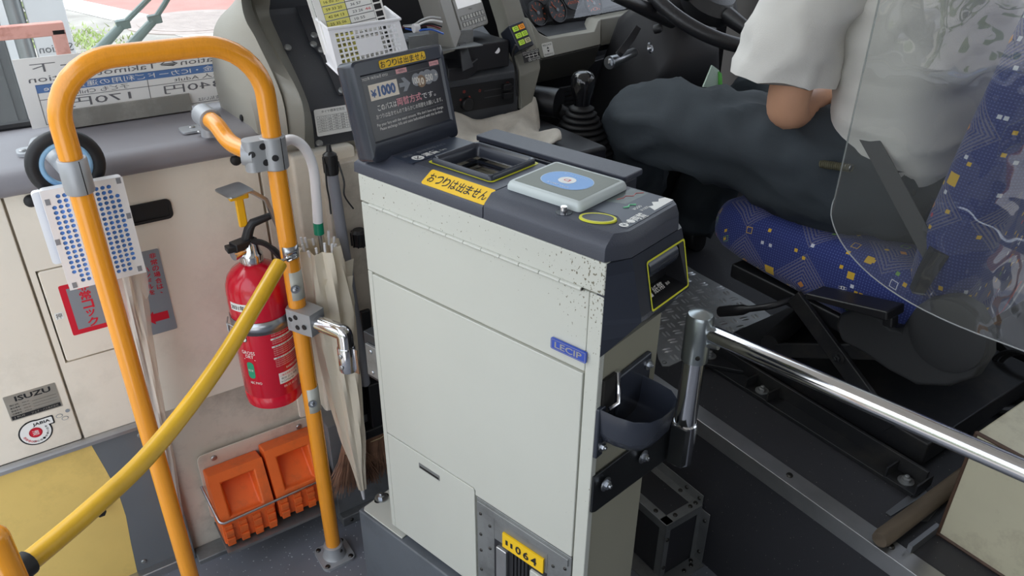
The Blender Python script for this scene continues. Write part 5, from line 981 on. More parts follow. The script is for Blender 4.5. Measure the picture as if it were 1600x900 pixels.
MB().box(0.55 - D0.x, 2.22 - D0.x, 1.90 - D0.y, 1.93 - D0.y, 0, 0.95).build('bulkhead', DASHK, da)
# air duct and tunnel console
MB().box(0.70 - D0.x, 1.12 - D0.x, 1.25 - D0.y, 1.66 - D0.y, 0, 0.515).build('tunnel', DASHK, da, bevel=0.01)
MB().box(1.06 - D0.x, 1.265 - D0.x, 1.36 - D0.y, 1.75 - D0.y, 0, 0.442).build('gear_tunnel', DASHK, da, bevel=0.01)
dc = V((1.1384, 1.5000, 0.9328)); MB().cyl(d_(tuple(dc + V((-.03, 0.06, 0)))), d_(tuple(dc + V((0.015, -0.02, 0)))), 0.036, 22).build('air_duct', BLACK, da); MB().tube([d_(tuple(dc + V((0.02, -0.01, -0.02)))), d_(tuple(dc + V((0.08, -0.03, -0.06))))], 0.018, 14).build('air_hose', RUBBER, da)
gv = MB()
for k in range(5): gv.box(0, 0.10, -0.01, 0, k * 0.013, k * 0.013 + 0.007)
o = gv.build('vent_louvre', BLACK, da); o.location = d_((1.2140, 1.5600, 0.8874))
# ---------- gear lever ----------
gl_ = empty('gear_lever', 'black gear lever with a round knob and ribbed rubber boot', 'gear lever', (1.185, 1.43, 0.822))
b = MB(); pr = []
for k in range(9): r = 0.089 - k * 0.0072; z = k * 0.0125; pr += [(r - 0.006, z), (r, z + 0.003), (r, z + 0.007), (r - 0.006, z + 0.010)]
pr += [(0.022, 0.112), (0.016, 0.116)]; b.lathe(pr, 36); b.build('boot', RUBBER, gl_, angle=70)
b = MB(); b.lathe([(0.013, 0.085), (0.017, 0.098), (0.0185, 0.104), (0.021, 0.126), (0.027, 0.148), (0.0305, 0.166), (0.029, 0.180), (0.022, 0.191), (0.010, 0.196)], 28); b.build('knob', mat('gloss_black', '#17171a', 0.15, coat=0.5), gl_)
# ---------- cloth ----------
tw = MB(); N_ = 22
cA, cB, cC, cD_ = V((0.80, 1.50, 0.915)), V((1.09, 1.50, 0.915)), V((1.03, 1.30, 0.908)), V((0.74, 1.30, 0.912))
rows = []
for j in range(N_ + 1):
    r_ = []
    for i in range(N_ + 1):
        u, v = i / N_, j / N_; p = cA.lerp(cB, u).lerp(cD_.lerp(cC, u), v)
        z = 0.012 + 0.016 * math.sin(7 * u + 3 * v) * math.sin(5 * v + 2 * u) + 0.010 * math.sin(13 * u - 6 * v) + 0.030 * math.exp(-((v - 0.08) / .1) ** 2) * (0.5 + 0.5 * u); z = max(0.0, z + .008)
        r_.append(tuple(p + V((0.01 * math.sin(9 * v), 0.012 * math.sin(8 * u), z - 0.018))))
    rows.append(r_)
tw.grid(rows, flip=True); o = tw.build('cloth', mat('pale_towelling', '#cfc9be', 0.95, var=0.12, vs=25, bump=0.5, bs=350), angle=180); o.modifiers.new('solid', 'SOLIDIFY').thickness = 0.005; tag(o, 'pale crumpled towelling cloth between fare box and gear lever', 'cloth')
# ---------- basket with timetable cards ----------
bk_ = empty('basket', 'white perforated plastic basket fixed above the ticket screen', 'basket', (0.5378, 1.3450, 1.1083))
TL, TR, BR_, BL = (V(p) - V((0.5378, 1.3450, 1.1083)) for p in ((0.5360, 1.3720, 1.1877), (0.6799, 1.3720, 1.1912), (0.6854, 1.3470, 1.1227), (0.5388, 1.3450, 1.1058)))
TR = V((TR.x, TL.y + 0.002, TR.z)); dep = V((0.0, 0.062, 0.012))
def bl_(u, v, d=0.0): return tuple(BL.lerp(BR_, u).lerp(TL.lerp(TR, u), v) + dep * d)
b = MB(); cx_, ry_ = 15, 9
for i in range(cx_):
    for j in range(ry_):
        hole = 1 <= i <= 13 and 1 <= j <= 7 and not (5 <= i <= 9 and 3 <= j <= 5)
        if i == 0 or i == cx_ - 1 or j in (0, ry_ - 1): hole = False
        u0, u1, v0, v1 = i / cx_, (i + 1) / cx_, j / ry_, (j + 1) / ry_
        o4 = [bl_(u0, v0), bl_(u1, v0), bl_(u1, v1), bl_(u0, v1)]
        if not hole: b.add(o4, [(0, 1, 2, 3)]); continue
        m = 0.15; i4 = [bl_(u0 + (u1 - u0) * a_, v0 + (v1 - v0) * c_) for a_, c_ in ((m, m), (1 - m, m), (1 - m, 1 - m), (m, 1 - m))]; j4 = [tuple(V(p) + V((0, 0.002, 0))) for p in i4]
        b.add(o4 + i4 + j4, [(0, 1, 5, 4), (1, 2, 6, 5), (2, 3, 7, 6), (3, 0, 4, 7), (4, 5, 9, 8), (5, 6, 10, 9), (6, 7, 11, 10), (7, 4, 8, 11)])
b.build('front_wall', HW, bk_, flat=True)
b = MB(); b.add([bl_(0, 0), bl_(0, 1), bl_(0, 1, 1), bl_(0.02, 0, 1)], [(0, 1, 2, 3)]); b.add([bl_(1, 0), bl_(1, 1), bl_(1, 1, 1), bl_(1, 0, 1)], [(3, 2, 1, 0)]); b.add([bl_(0, 0), bl_(1, 0), bl_(1, 0, 1), bl_(0, 0, 1)], [(3, 2, 1, 0)])
o = b.build('side_walls', HW, bk_, flat=True); o.modifiers.new('solid', 'SOLIDIFY').thickness = 0.0016
MB().tube([bl_(-.01, 1, 1.0), bl_(-.01, 1.0, -.05), bl_(1.01, 1.0, -.05), bl_(1.01, 1, 1.0)], 0.003, 8).build('rim', HW, bk_)
PAPER = mat('white_paper', '#f1f0ec', 0.5); PYEL = mat('yellow_paper', '#e8e07a', 0.5)
O_ = V((0.5378, 1.3450, 1.1083))
def card(name, o, x, y, w_, h_, label, yellow):
    e = MB(); F = fr(o, x, y); e.prism([(0, 0), (w_, 0), (w_, h_), (0, h_)], 0, 0.0012, 0, F)
    n = int(h_ / 0.013)
    for k in range(n):
        z = 0.004 + k * 0.013
        e.rect(w_ * .10, z, w_ * .45, z + 0.011, 0.0014, 1 if yellow else 0, F); e.frame(w_ * .10, z - 0.001, w_ * .45, z + 0.012, 0.0005, 0.0016, 2, F); e.frame(w_ * .45, z - 0.001, w_ * .84, z + 0.012, 0.0005, 0.0016, 2, F)
        e.text('%02d %02d %02d' % ((k * 17) % 60, (k * 29 + 10) % 60, (k * 7 + 31) % 60), w_ * .27, z + 0.0055, w_ * .24, 0.0045, 0.0017, 2, F); e.text('%02d %02d' % ((k * 13 + 5) % 60, (k * 31 + 20) % 60), w_ * .60, z + 0.0055, w_ * .16, 0.0045, .0017, 2, F)
        if k % 2 == 0: e.text('%02d' % ((k * 11 + 40) % 60), w_ * .76, z + 0.0055, w_ * .09, 0.0045, .0017, 3, F)
        e.rect(w_ * .86, z, w_ * .97, z + 0.010, 0.0014, 2, F)
    ob = e.build(name, [PAPER, PYEL, INK, REDINK], flat=True); tag(ob, label, 'timetable', 'timetable cards in the basket'); return ob
cl0 = V(bl_(0.02, 0.02, .55)) + O_; cx1 = V(bl_(0.92, 0.02, .55)) + O_ - cl0; up_ = V((0, 0.30, 1)).normalized()
card('timetable_card', cl0, cx1, up_, cx1.length, 0.20, 'laminated timetable card with a yellow column in the white basket', True)
cl1 = V(bl_(-0.02, 0.25, .80)) + O_; o = card('timetable_card', cl1, cx1, up_, cx1.length * .55, 0.15, 'second timetable card, mostly hidden behind the yellow one', False)
# ---------- control terminal ----------
TERM = mat('terminal_grey', '#8f8d87', 0.45); tx, ty = V((0.866, 0.5, 0)), V((-0.15, 0.30, 0.95))
tm = empty('control_terminal', 'grey dashboard control terminal with two rows of keys and a bright screen', 'terminal', (0.8933, 1.5000, 1.1225))
F = fr((0, 0, 0), tx, ty); b = MB(); b.prism(rpoly(0.128, 0.17, 0.008, 3, 0.066, 0.085), -0.04, 0.0, 0, F); b.build('casing', TERM, tm, bevel=0.003)
b = MB(); b.rect(0.012, 0.050, 0.122, 0.160, 0.0006, 0, F); b.build('screen', mat('terminal_screen', '#dcdcdc', 0.3, emit=0.25), tm, flat=True)
b = MB()
for r_ in range(2):
    for k in range(8): b.rect(0.014 + k * 0.0135, 0.010 + r_ * 0.014, 0.025 + k * 0.0135, 0.020 + r_ * 0.014, 0.0010, 0, F); b.frame(0.014 + k * 0.0135, 0.010 + r_ * 0.014, 0.025 + k * 0.0135, 0.020 + r_ * 0.014, 0.0008, 0.0016, 1, F)
b.text('MENU', 0.065, 0.0435, 0.016, 0.004, .0008, 1, F); kb = b.build('keypad', [mat('key_grey', '#b7b5ad', .5), DASHK], tm, flat=True); tag(kb, kind='stuff')
b = MB(); b.prism([(-0.052, -0.03), (-0.006, 0.0), (-0.002, 0.19), (-0.052, 0.19)], -0.05, 0.002, 0, F); b.build('side_bracket', TERM, tm, bevel=0.003)
b = MB(); b.prism([(-0.05, -0.055), (0.05, -0.075), (0.05, -0.02), (0.035, -0.01), (-0.03, -0.02)], -0.052, -0.046, 0, F); b.prism([(-0.05, -0.075), (0.0, -0.075), (0.0, -0.02), (-0.03, -0.02)], 0.0, 0.003, 0, F); b.build('mount', DASHK, tm, bevel=0.002)
c1_ = [(0.7569, 1.5000, 1.1479), (0.7599, 1.4600, 1.1524), (0.7726, 1.4500, 1.1578), (0.7936, 1.4500, 1.1583), (0.8231, 1.4600, 1.1489)]
wl = empty('wire_bundle', 'bundle of coloured wires running to the control terminal', 'wires', c1_[0])
for k, (m_, dz) in enumerate((('#3f6fd0', -0.006), ('#f1f0ee', 0.004), ('#26262a', 0.0), ('#b8b8b8', 0.007), ('#8a2f34', -0.002))):
    MB().tube(bez([tuple(V(p) - V(c1_[0]) + V((0, 0.003 * k, dz * (0.3 + 0.5 * i)))) for i, p in enumerate(c1_)], 5), 0.0022, 6).build('wire', mat('wire_' + 'abcde'[k], m_, .4), wl)
MB().tube([tuple(V(c1_[1]) - V(c1_[0]) + V((-.006, 0, 0))), tuple(V(c1_[1]) - V(c1_[0]) + V((0.006, 0, 0)))], 0.009, 10).build('cable_tie', HW, wl)
b = MB(); b.box(0, 0.16, 0, 0.004, 0, 0.03); b.box(0, 0.16, -0.04, 0.0, 0, 0.003); pb = b.build('mounting_plate', ALU_DULL, da, bevel=0.001); pb.location = d_((0.7626, 1.5000, 1.0989))
MB().box(0.82 - D0.x, 1.02 - D0.x, 1.50 - D0.y, 1.66 - D0.y, 0.655, 0.715).build('terminal_shelf', DASHK, da, bevel=0.004)
# ---------- six button switch box ----------
sb0, sb1, sb2 = V((1.0270, 1.4700, 1.0757)), V((1.0663, 1.4700, 1.0842)), V((1.0223, 1.5000, 1.1278))
sw = empty('switch_box', 'small navy switch box with six lit coloured buttons', 'switch box', sb0); sx_, sy_ = sb1 - sb0, sb2 - sb0; sW, sH = sx_.length * 1.05, sy_.length
F = fr((0, 0, 0), sx_, sy_); MB().prism([(0, 0), (sW, 0), (sW, sH), (0, sH)], -0.05, 0.0, 0, F).build('casing', FBD2, sw, bevel=0.003)
GL = mat('lime_button', '#b8dc4a', 0.3, emit=0.12); OL = mat('amber_button', '#f0962e', 0.3, emit=0.12)
for r_ in range(3):
    for k in range(2):
        b = MB(); x, y = sW * (.14 + .40 * k), sH * (.16 + .27 * r_); b.box(x, x + sW * .32, y, y + sH * .18, 0, 0.003, 0, F); b.frame(x + sW * .08, y + sH * .04, x + sW * .24, y + sH * .14, 0.001, .0034, 1, F); b.build('button', [OL if (r_ == 2 and k == 1) else (mat('pale_button', '#cfc9a0', .4) if (r_ == 0 and k == 1) else GL), INK], sw, label='amber button' if (r_ == 2 and k == 1) else None)
MB().tube(bez([d_((1.0093, 1.4600, 1.0921)), d_((1.0076, 1.4700, 1.0694)), d_((1.0237, 1.4800, 1.0294)), d_((1.0315, 1.4850, 0.9676))], 5), 0.003, 8).build('cable', RUBBER, da)
# ---------- steering wheel and column ----------
sw_ = empty('steering_wheel', 'black bus steering wheel with column, stalk and latch in front of the driver', 'steering wheel', (1.58, 1.40, 1.175)); ux, uy = V((1, 0, 0)), V((0, 0.87, 0.5))
VINB = mat('black_grained_rim', '#202023', 0.35, bump=0.25, bs=250)
MB().tube([(ux * math.cos(a) + uy * math.sin(a)) * 0.215 for a in [2 * PI * k / 64 for k in range(64)]], 0.0175, 16, closed=True).build('rim', VINB, sw_)
b = MB()
for a in (0.5, PI - 0.5, -PI / 2): b.tube([(ux * math.cos(a) + uy * math.sin(a)) * 0.05 - V((0, 0, .03)), (ux * math.cos(a) + uy * math.sin(a)) * 0.21], [0.022, 0.012], 10)
b.build('spoke', VINB, sw_); MB().lathe([(0.07, -0.06), (0.075, -0.03), (0.055, -0.005), (0.02, 0.0)], 24, 0, fr((0, 0, 0), ux, uy)).build('hub', VINB, sw_)
b = MB(); sec = lambda c, w_, h_: [tuple(V(c) + ux * x + V((0, 0.4, 0.92)) * y) for x, y in rpoly(w_, h_, 0.035, 4)]
b.loft([sec((0.0, 0.06, -0.10), 0.16, 0.16), sec((0.0, 0.10, -0.13), 0.24, 0.24), sec((0.02, 0.16, -0.22), 0.32, 0.30), sec((0.05, 0.24, -0.42), 0.36, 0.34), sec((0.06, 0.30, -0.75), 0.36, 0.34)]); b.build('column_cover', mat('column_black', '#28282b', 0.5, bump=0.1, bs=400), sw_, angle=50)
SW0 = V((1.58, 1.40, 1.175))
MB().tube([tuple(V(p) - SW0) for p in ((1.2366, 1.4000, 1.1856), (1.3015, 1.4000, 1.1637), (1.3702, 1.4000, 1.1378), (1.4643, 1.4300, 1.1040))], [0.011, 0.015, 0.018, 0.016], 14).build('stalk', BLACK, sw_)
bl3 = V((1.3952, 1.4300, 1.0475)) - SW0; MB().lathe([(0.014, 0), (0.012, 0.004), (0.008, 0.002), (0.006, 0.006)], 16, 0, fr(bl3, (0.9, .4, 0), (0, .3, .9))).build('cover_bolt', ZINC, sw_)
kb3 = V((1.4069, 1.4300, 1.0911)) - SW0; MB().lathe([(0.011, 0), (0.011, 0.012), (0.008, 0.018), (0.003, 0.019)], 16, 0, fr(kb3, (0.9, .4, 0), (0, .3, .9))).build('cover_knob', RUBBER, sw_)
MB().tube([tuple(V(p) - SW0) for p in ((1.3767, 1.4600, 1.0925), (1.3468, 1.4500, 1.0695), (1.3051, 1.4400, 1.0420))], [0.010, 0.012, 0.012], 4).build('latch_handle', BLACK, sw_)
MB().tube([tuple(V(p) - SW0) for p in ((1.2826, 1.4500, 1.0212), (1.3162, 1.4600, 1.0215), (1.4079, 1.5000, 1.0227))], [0.016, 0.014, 0.012], 16).build('latch_barrel', ZINC, sw_); MB().lathe([(0.011, 0), (0.008, 0.004)], 6, 0, fr(V((1.2758, 1.4400, 1.0239)) - SW0, (0.9, .4, 0), (0, .3, .9))).build('latch_bolt', ZINC, sw_)
pk = empty('document_sleeve', 'green and clear document sleeve tucked beside the steering column', 'document', (1.5631, 1.3600, 0.9384)); p0 = V((1.5631, 1.3600, 0.9384))
b = MB(); q_ = [(1.5308, 1.3600, 0.9463), (1.6005, 1.3600, 0.9332), (1.5951, 1.3700, 0.9787), (1.5654, 1.3700, 0.9955)]; b.loft([[tuple(V(p) - p0 + V((0, t, 0))) for p in q_] for t in (0, 0.004)]); b.build('sheet', mat('pale_green_sheet', '#b9cfc0', .4), pk, flat=True); b = MB(); q_ = [(1.5871, 1.3550, 0.9362), (1.5996, 1.3550, 0.9344), (1.6009, 1.3650, 0.9706), (1.5900, 1.3650, 0.9770)]; b.loft([[tuple(V(p) - p0 + V((0, t, 0))) for p in q_] for t in (0, 0.004)]); b.build('edge', mat('green_edge', '#63c04e', .4), pk, flat=True)
# ---------- fare sign on the ledge, read from outside ----------
fs0, fs1, fs2 = V((0.0614, 1.6600, 1.0091)), V((0.3955, 1.6600, 1.0006)), V((0.0660, 1.6200, 1.1433))
fs2 = V((0.0670, 1.6449, 1.1386)); fs0 = V((0.0616, 1.6650, 1.0077))
sn = empty('fare_sign', 'white fare sheet in a grey holder on the ledge, its print facing outside', 'sign', fs0); upv = V((0, -0.02, 0.13)).normalized(); H3 = (fs2 - fs0).dot(upv); W3 = 0.40
F = fr((-0.012, 0, 0), (1, 0, 0), upv)
b = MB(); b.prism([(0, 0), (W3, 0), (W3, H3), (0, H3)], -0.001, 0.0, 0, F); z = 0.0004
GI = mat('show_through_grey', '#6d6d70', .6); SB = mat('show_through_blue', '#5d7fb4', .6)
b.text('ケーブルカー下', W3 * .46, H3 * .86, W3 * .80, H3 * .13, z, 1, F, mirror=True); b.text('Hiranoya Station⇔Takimoto Station', W3 * .46, H3 * .715, W3 * .86, H3 * .075, z, 1, F, mirror=True) if False else b.text('Station⇔Takimoto Station', W3 * .48, H3 * .70, W3 * .88, H3 * .085, z, 1, F, mirror=True)
b.rect(W3 * .06, H3 * .50, W3 * .99, H3 * .62, z, 2, F); b.text('現金・ICカードご利用の運賃  Fare', W3 * .50, H3 * .56, W3 * .82, H3 * .085, z + .0003, 0, F, mirror=True)
b.frame(W3 * .06, H3 * .03, W3 * .99, H3 * .62, 0.0012, z, 1, F); b.rect(W3 * .06, H3 * .395, W3 * .99, H3 * .403, z, 1, F); b.rect(W3 * .535, H3 * .03, W3 * .538, H3 * .50, z, 1, F)
b.text('子ども Child', W3 * .33, H3 * .450, W3 * .24, H3 * .07, z, 1, F, mirror=True); b.text('大人 Adult', W3 * .78, H3 * .450, W3 * .24, H3 * .07, z, 1, F, mirror=True); b.text('170円', W3 * .31, H3 * .305, W3 * .28, H3 * .13, z, 1, F, mirror=True); b.text('340円', W3 * .745, H3 * .305, W3 * .28, H3 * .13, z, 1, F, mirror=True)
b.text('運賃の支払いは', W3 * .86, H3 * .085, W3 * .20, H3 * .06, z, 1, F, mirror=True)
b.build('sheet', [PAPER, GI, SB], sn, flat=True)
gh_ = mat('grey_holder', '#85837c', 0.45, var=0.05, vs=10, dirt=('#c9c6bd', .3, 20.0)); b = MB()
b.loft([[(x, -0.012, 0.0), (x, -0.010, 0.027), (x, -0.006, 0.028), (x, -0.004, -0.002), (x, 0.03, -0.002), (x, 0.03, -0.006), (x, -0.012, -0.006)] for x in (0.02, 0.15, 0.275)]); b.build('holder', gh_, sn, angle=30)

# ---------- driver's seat ----------
from mathutils import noise as NZ
def seat_fabric():
    m = bpy.data.materials.new('navy_moquette'); m.use_nodes = True; nt = m.node_tree; N, L = nt.nodes, nt.links; b = N['Principled BSDF']; b.inputs['Roughness'].default_value = 0.9
    b.inputs['Sheen Weight'].default_value = 0.15
    at = N.new('ShaderNodeAttribute'); at.attribute_name = 'pat'; sp = N.new('ShaderNodeSeparateXYZ'); L.new(at.outputs['Vector'], sp.inputs[0])
    def M(op, a, c=None, d=None):
        x = N.new('ShaderNodeMath'); x.operation = op
        for i, v in enumerate((a, c, d)):
            if v is None: continue
            if isinstance(v, (int, float)): x.inputs[i].default_value = v
            else: L.new(v, x.inputs[i])
        return x.outputs[0]
    def cellular(s, ox=0.0, oy=0.0):
        u = M('ADD', M('DIVIDE', sp.outputs[0], s), ox); v = M('ADD', M('DIVIDE', sp.outputs[1], s), oy)
        cu, cv = M('FLOOR', u), M('FLOOR', v); cb = N.new('ShaderNodeCombineXYZ'); L.new(cu, cb.inputs[0]); L.new(cv, cb.inputs[1])
        wn_ = N.new('ShaderNodeTexWhiteNoise'); wn_.noise_dimensions = '2D'; L.new(cb.outputs[0], wn_.inputs[0])
        return M('ABSOLUTE', M('SUBTRACT', M('FRACT', u), 0.5)), M('ABSOLUTE', M('SUBTRACT', M('FRACT', v), 0.5)), wn_.outputs['Value'], wn_.outputs['Color']
    def mix(f, a, c):
        x = N.new('ShaderNodeMix'); x.data_type = 'RGBA'
        L.new(f, x.inputs[0])
        for i, v in ((6, a), (7, c)):
            if isinstance(v, tuple): x.inputs[i].default_value = v
            else: L.new(v, x.inputs[i])
        return x.outputs[2]
    # dotted weave
    fx, fy, r, c = cellular(0.0062); dot = M('LESS_THAN', M('MAXIMUM', fx, M('MULTIPLY', fy, 0.7)), 0.16)
    col = mix(dot, lin('#2b3777'), lin('#5563a0'))
    # concentric diamonds
    fx, fy, r, c = cellular(0.165, 0.3, 0.15); dd = M('ADD', fx, fy)
    ring = M('GREATER_THAN', M('FRACT', M('MULTIPLY', dd, 17.0)), 0.52); on = M('MULTIPLY', M('MULTIPLY', ring, M('GREATER_THAN', r, 0.35)), M('LESS_THAN', dd, 0.46)); col = mix(on, col, lin('#6b6a86'))
    cen = M('MULTIPLY', M('LESS_THAN', dd, 0.05), M('GREATER_THAN', r, 0.35)); col = mix(cen, col, lin('#d08b45'))
    # scattered small squares, filled or in outline, in streaks
    for s, th, ox in ((0.011, 0.955, 0.0), (0.022, 0.945, 0.37), (0.034, 0.985, 0.71)):
        fx, fy, r, c = cellular(s, ox, ox * 2); mx_ = M('MAXIMUM', fx, fy); sq = M('LESS_THAN', mx_, 0.36)
        if s > 0.02: sq = M('MULTIPLY', sq, M('MAXIMUM', M('GREATER_THAN', mx_, 0.29), M('GREATER_THAN', r, 0.985)))
        sc = N.new('ShaderNodeSeparateColor'); L.new(c, sc.inputs[0]); rp = N.new('ShaderNodeValToRGB'); rp.color_ramp.interpolation = 'CONSTANT'
        els = [(0.0, '#e0b63a'), (0.35, '#d8dbe6'), (0.62, '#cc3f5a'), (0.78, '#79a55a'), (0.9, '#e0b63a')]
        rp.color_ramp.elements[0].position = 0; rp.color_ramp.elements[0].color = lin(els[0][1]); rp.color_ramp.elements[1].position = els[1][0]; rp.color_ramp.elements[1].color = lin(els[1][1])
        for p, h in els[2:]: rp.color_ramp.elements.new(p).color = lin(h)
        L.new(sc.outputs[1], rp.inputs[0]); col = mix(M('MULTIPLY', sq, M('GREATER_THAN', r, th)), col, rp.outputs[0])
    L.new(col, b.inputs['Base Color']); return m
FAB = seat_fabric()
def patloft(rings, axis_pos):
    b = MB(); b.loft(rings); pat = []
    for k, r_ in enumerate(rings):
        s_ = 0
        for i, p in enumerate(r_):
            if i: s_ += (V(p) - V(r_[i - 1])).length
            pat.append((axis_pos[k], s_, 0))
    b.pat = pat; return b
def with_pat(o, pat):
    a = o.data.attributes.new('pat', 'FLOAT_VECTOR', 'POINT'); a.data.foreach_set('vector', [c for p in pat for c in p]); return o
SX = V((1.58, 0.85, 0.38)); seat = empty('driver_seat', 'navy patterned driver seat on a black suspension base', 'seat', SX)
def S0(p): return tuple(V(p) - SX)
rings, ap = [], []
for y, x0, x1, z0, z1, r in ((0.56, 1.38, 1.78, 0.63, 0.75, 0.03), (0.59, 1.362, 1.798, 0.605, 0.768, 0.045), (0.70, 1.358, 1.802, 0.60, 0.772, 0.05), (0.85, 1.356, 1.804, 0.605, 0.768, 0.05), (0.97, 1.356, 1.804, 0.612, 0.768, 0.05), (1.05, 1.358, 1.802, 0.618, 0.766, 0.05), (1.10, 1.362, 1.798, 0.625, 0.757, 0.05), (1.125, 1.37, 1.79, 0.637, 0.742, 0.045), (1.137, 1.39, 1.77, 0.655, 0.722, 0.03)):
    rings.append([S0((1.58 + x, y, z)) for x, z in rpoly(x1 - x0, z1 - z0, r, 6, 0, (z0 + z1) / 2)]); ap.append(y)
b = patloft(rings, ap); b.f = [f[::-1] for f in b.f]; with_pat(b.build('cushion', FAB, seat, angle=80), b.pat)
rings, ap = [], []
for t, y, z, w_, d, r in ((0, .60, .70, .40, .09, .03), (.02, .60, .72, .43, .12, .05), (.15, .592, .86, .445, .125, .05), (.3, .575, 1.0, .445, .125, .05), (.5, .55, 1.18, .45, .12, .05), (.65, .532, 1.33, .44, .11, .05), (.75, .52, 1.42, .40, .10, .045), (.80, .515, 1.46, .34, .08, .035), (.82, .513, 1.475, .28, .05, .02)):
    rings.append([S0((1.58 + x, y + q, z)) for x, q in rpoly(w_, d, r, 6)]); ap.append(t)
b = patloft(rings, ap); with_pat(b.build('backrest', FAB, seat, angle=80), b.pat)
rings, ap = [], []
for t, z, w_, d, r in ((0, 1.49, .20, .05, .02), (.01, 1.50, .25, .08, .03), (.07, 1.57, .27, .09, .04), (.13, 1.64, .25, .08, .035), (.15, 1.655, .20, .05, .02)): rings.append([S0((1.58 + x, .50 + q, z)) for x, q in rpoly(w_, d, r, 5)]); ap.append(t)
b = patloft(rings, ap); with_pat(b.build('headrest', FAB, seat, angle=80), b.pat)
COVER = mat('charcoal_seat_plastic', '#2e2f31', 0.55, bump=0.2, bs=500)
cp_ = [(1.3300, 0.7438, 0.6343), (1.3300, 0.7446, 0.6058), (1.3300, 0.7237, 0.5772), (1.3300, 0.6743, 0.5775), (1.3300, 0.6145, 0.5679), (1.3300, 0.5535, 0.5675), (1.3300, 0.4986, 0.5981), (1.3300, 0.4631, 0.6398), (1.3300, 0.4541, 0.6894), (1.3300, 0.4681, 0.7355), (1.3300, 0.4989, 0.7672), (1.3300, 0.5410, 0.7732), (1.3300, 0.5837, 0.7448), (1.3300, 0.6055, 0.6992), (1.3300, 0.6144, 0.6643), (1.3300, 0.6324, 0.6608), (1.3300, 0.6704, 0.6740), (1.3300, 0.7109, 0.6643)]
b = MB(); b.prism([(-(p[1] - SX.y), p[2] - SX.z) for p in cp_], 0, 0.04, 0, fr((1.372 - SX.x, 0, 0), (0, -1, 0), (0, 0, 1))); b.build('side_cover', COVER, seat, bevel=0.010, seg=3)
pc = V((1.3300, 0.5294, 0.6963)); b = MB().lathe([(0.072, 0), (0.070, 0.006), (0.060, 0.010), (0.01, 0.011)], 36, 0, fr(S0((1.334, pc.y, pc.z)), (0, -1, 0), (0, 0, 1))); b.build('hinge_cap', COVER, seat)
p0, p1 = V((1.3100, 0.7940, 0.6718)), V((1.3100, 0.6193, 0.7089)); b = MB(); F = fr(S0(p1), p0 - p1, (0, 0, 1)); b.prism([(0, -0.010), ((p0 - p1).length, -0.006), ((p0 - p1).length, 0.006), (0, 0.010)], -0.03, 0.03, 0, F); b.box(-0.0, 0.02, -0.03, -0.008, -0.012, 0.012, 0, F); b.build('armrest_lever', BLACK, seat, bevel=0.004); b = MB(); b.box(0.004, (p0 - p1).length - .004, 0.001, 0.0035, 0.0298, 0.0306, 0, F); b.text('⇕', (p0 - p1).length * .75, 0.010, 0.02, 0.008, 0.031, 0, F); b.build('lever_print', WHITE, seat, flat=True, label='thin white line and mark')
MB().tube([S0(p) for p in bez([(1.3000, 1.0135, 0.5184), (1.3000, 0.9538, 0.5531), (1.3200, 0.8948, 0.5855), (1.3600, 0.8689, 0.6017), (1.4200, 0.8165, 0.6174)], 4)], [0.013] * 4 + [0.0125] + [0.0075] * 12, 12).build('adjust_lever', BLACK, seat)
MB().tube([S0(p) for p in ((1.3500, 0.6122, 0.7456), (1.3500, 0.6044, 0.7902), (1.3600, 0.5980, 0.8338))], [0.015, 0.018, 0.020], 4).build('belt_buckle', COVER, seat)
# suspension base
KM = mat('black_chassis_metal', '#26272a', 0.42, 0.3, var=0.1, vs=12, dirt=('#5a554d', .35, 9.0))
bp = MB(); bp.prism([(p[0] - SX.x, p[1] - SX.y) for p in ((1.2373, 1.0080, 0.4000), (1.3006, 0.9207, 0.4000), (1.4416, 0.9451, 0.4000), (1.6057, 0.9509, 0.4000), (1.6687, 1.0599, 0.4000), (1.3914, 1.0388, 0.4000))][::-1], 0.010, 0.020); bp.build('front_plate', KM, seat, bevel=0.002)
for x in (1.262, 1.84):
    b = MB(); b.box(x - SX.x, x + 0.045 - SX.x, 0.470 - SX.y, 1.02 - SX.y, 0.0, 0.010); b.box(x + 0.040 - SX.x, x + 0.048 - SX.x, 0.470 - SX.y, 1.02 - SX.y, 0.0, 0.045); b.build('floor_rail', KM, seat, bevel=0.0015)
for y in (0.851, 0.497):
    b = MB(); b.box(1.262 - SX.x, 1.318 - SX.x, y - .03 - SX.y, y + .03 - SX.y, 0.008, 0.012); b.box(1.262 - SX.x, 1.318 - SX.x, y - .033 - SX.y, y - .029 - SX.y, 0.008, 0.035); b.box(1.262 - SX.x, 1.318 - SX.x, y + .029 - SX.y, y + .033 - SX.y, 0.008, 0.035); b.build('anchor_bracket', KM, seat, bevel=0.001)
bolts([(S0((1.284, 0.497, 0.392)), (0, 0, 1)), (S0((1.284, 0.851, 0.392)), (0, 0, 1)), (S0((1.282, 1.010, 0.400)), (0, 0, 1)), (S0((1.605, 1.021, 0.400)), (0, 0, 1))], ALU_DULL, seat, 0.009)
b = MB(); b.box(1.34 - SX.x, 1.80 - SX.x, 0.50 - SX.y, 1.00 - SX.y, 0.02, 0.075); b.build('lower_frame', KM, seat, bevel=0.004)
b = MB(); b.box(1.37 - SX.x, 1.79 - SX.x, 0.58 - SX.y, 1.06 - SX.y, 0.190, 0.228); b.build('upper_frame', KM, seat, bevel=0.006)
def bar(p, q, x, t, w_): 
    b = MB(); p, q = V(S0(p)), V(S0(q)); F = fr(p, (q - p), (1, 0, 0)); b.box(0, (q - p).length, -t / 2, t / 2, -w_ / 2, w_ / 2, 0, F); return b.build('scissor_link', KM, seat, bevel=0.003)
for x in (1.345, 1.81): bar((x, 0.86, 0.62), (x, 0.58, 0.44), x, 0.012, 0.040); bar((x + .014, 0.62, 0.60), (x + .014, 0.90, 0.45), x, 0.012, 0.034)
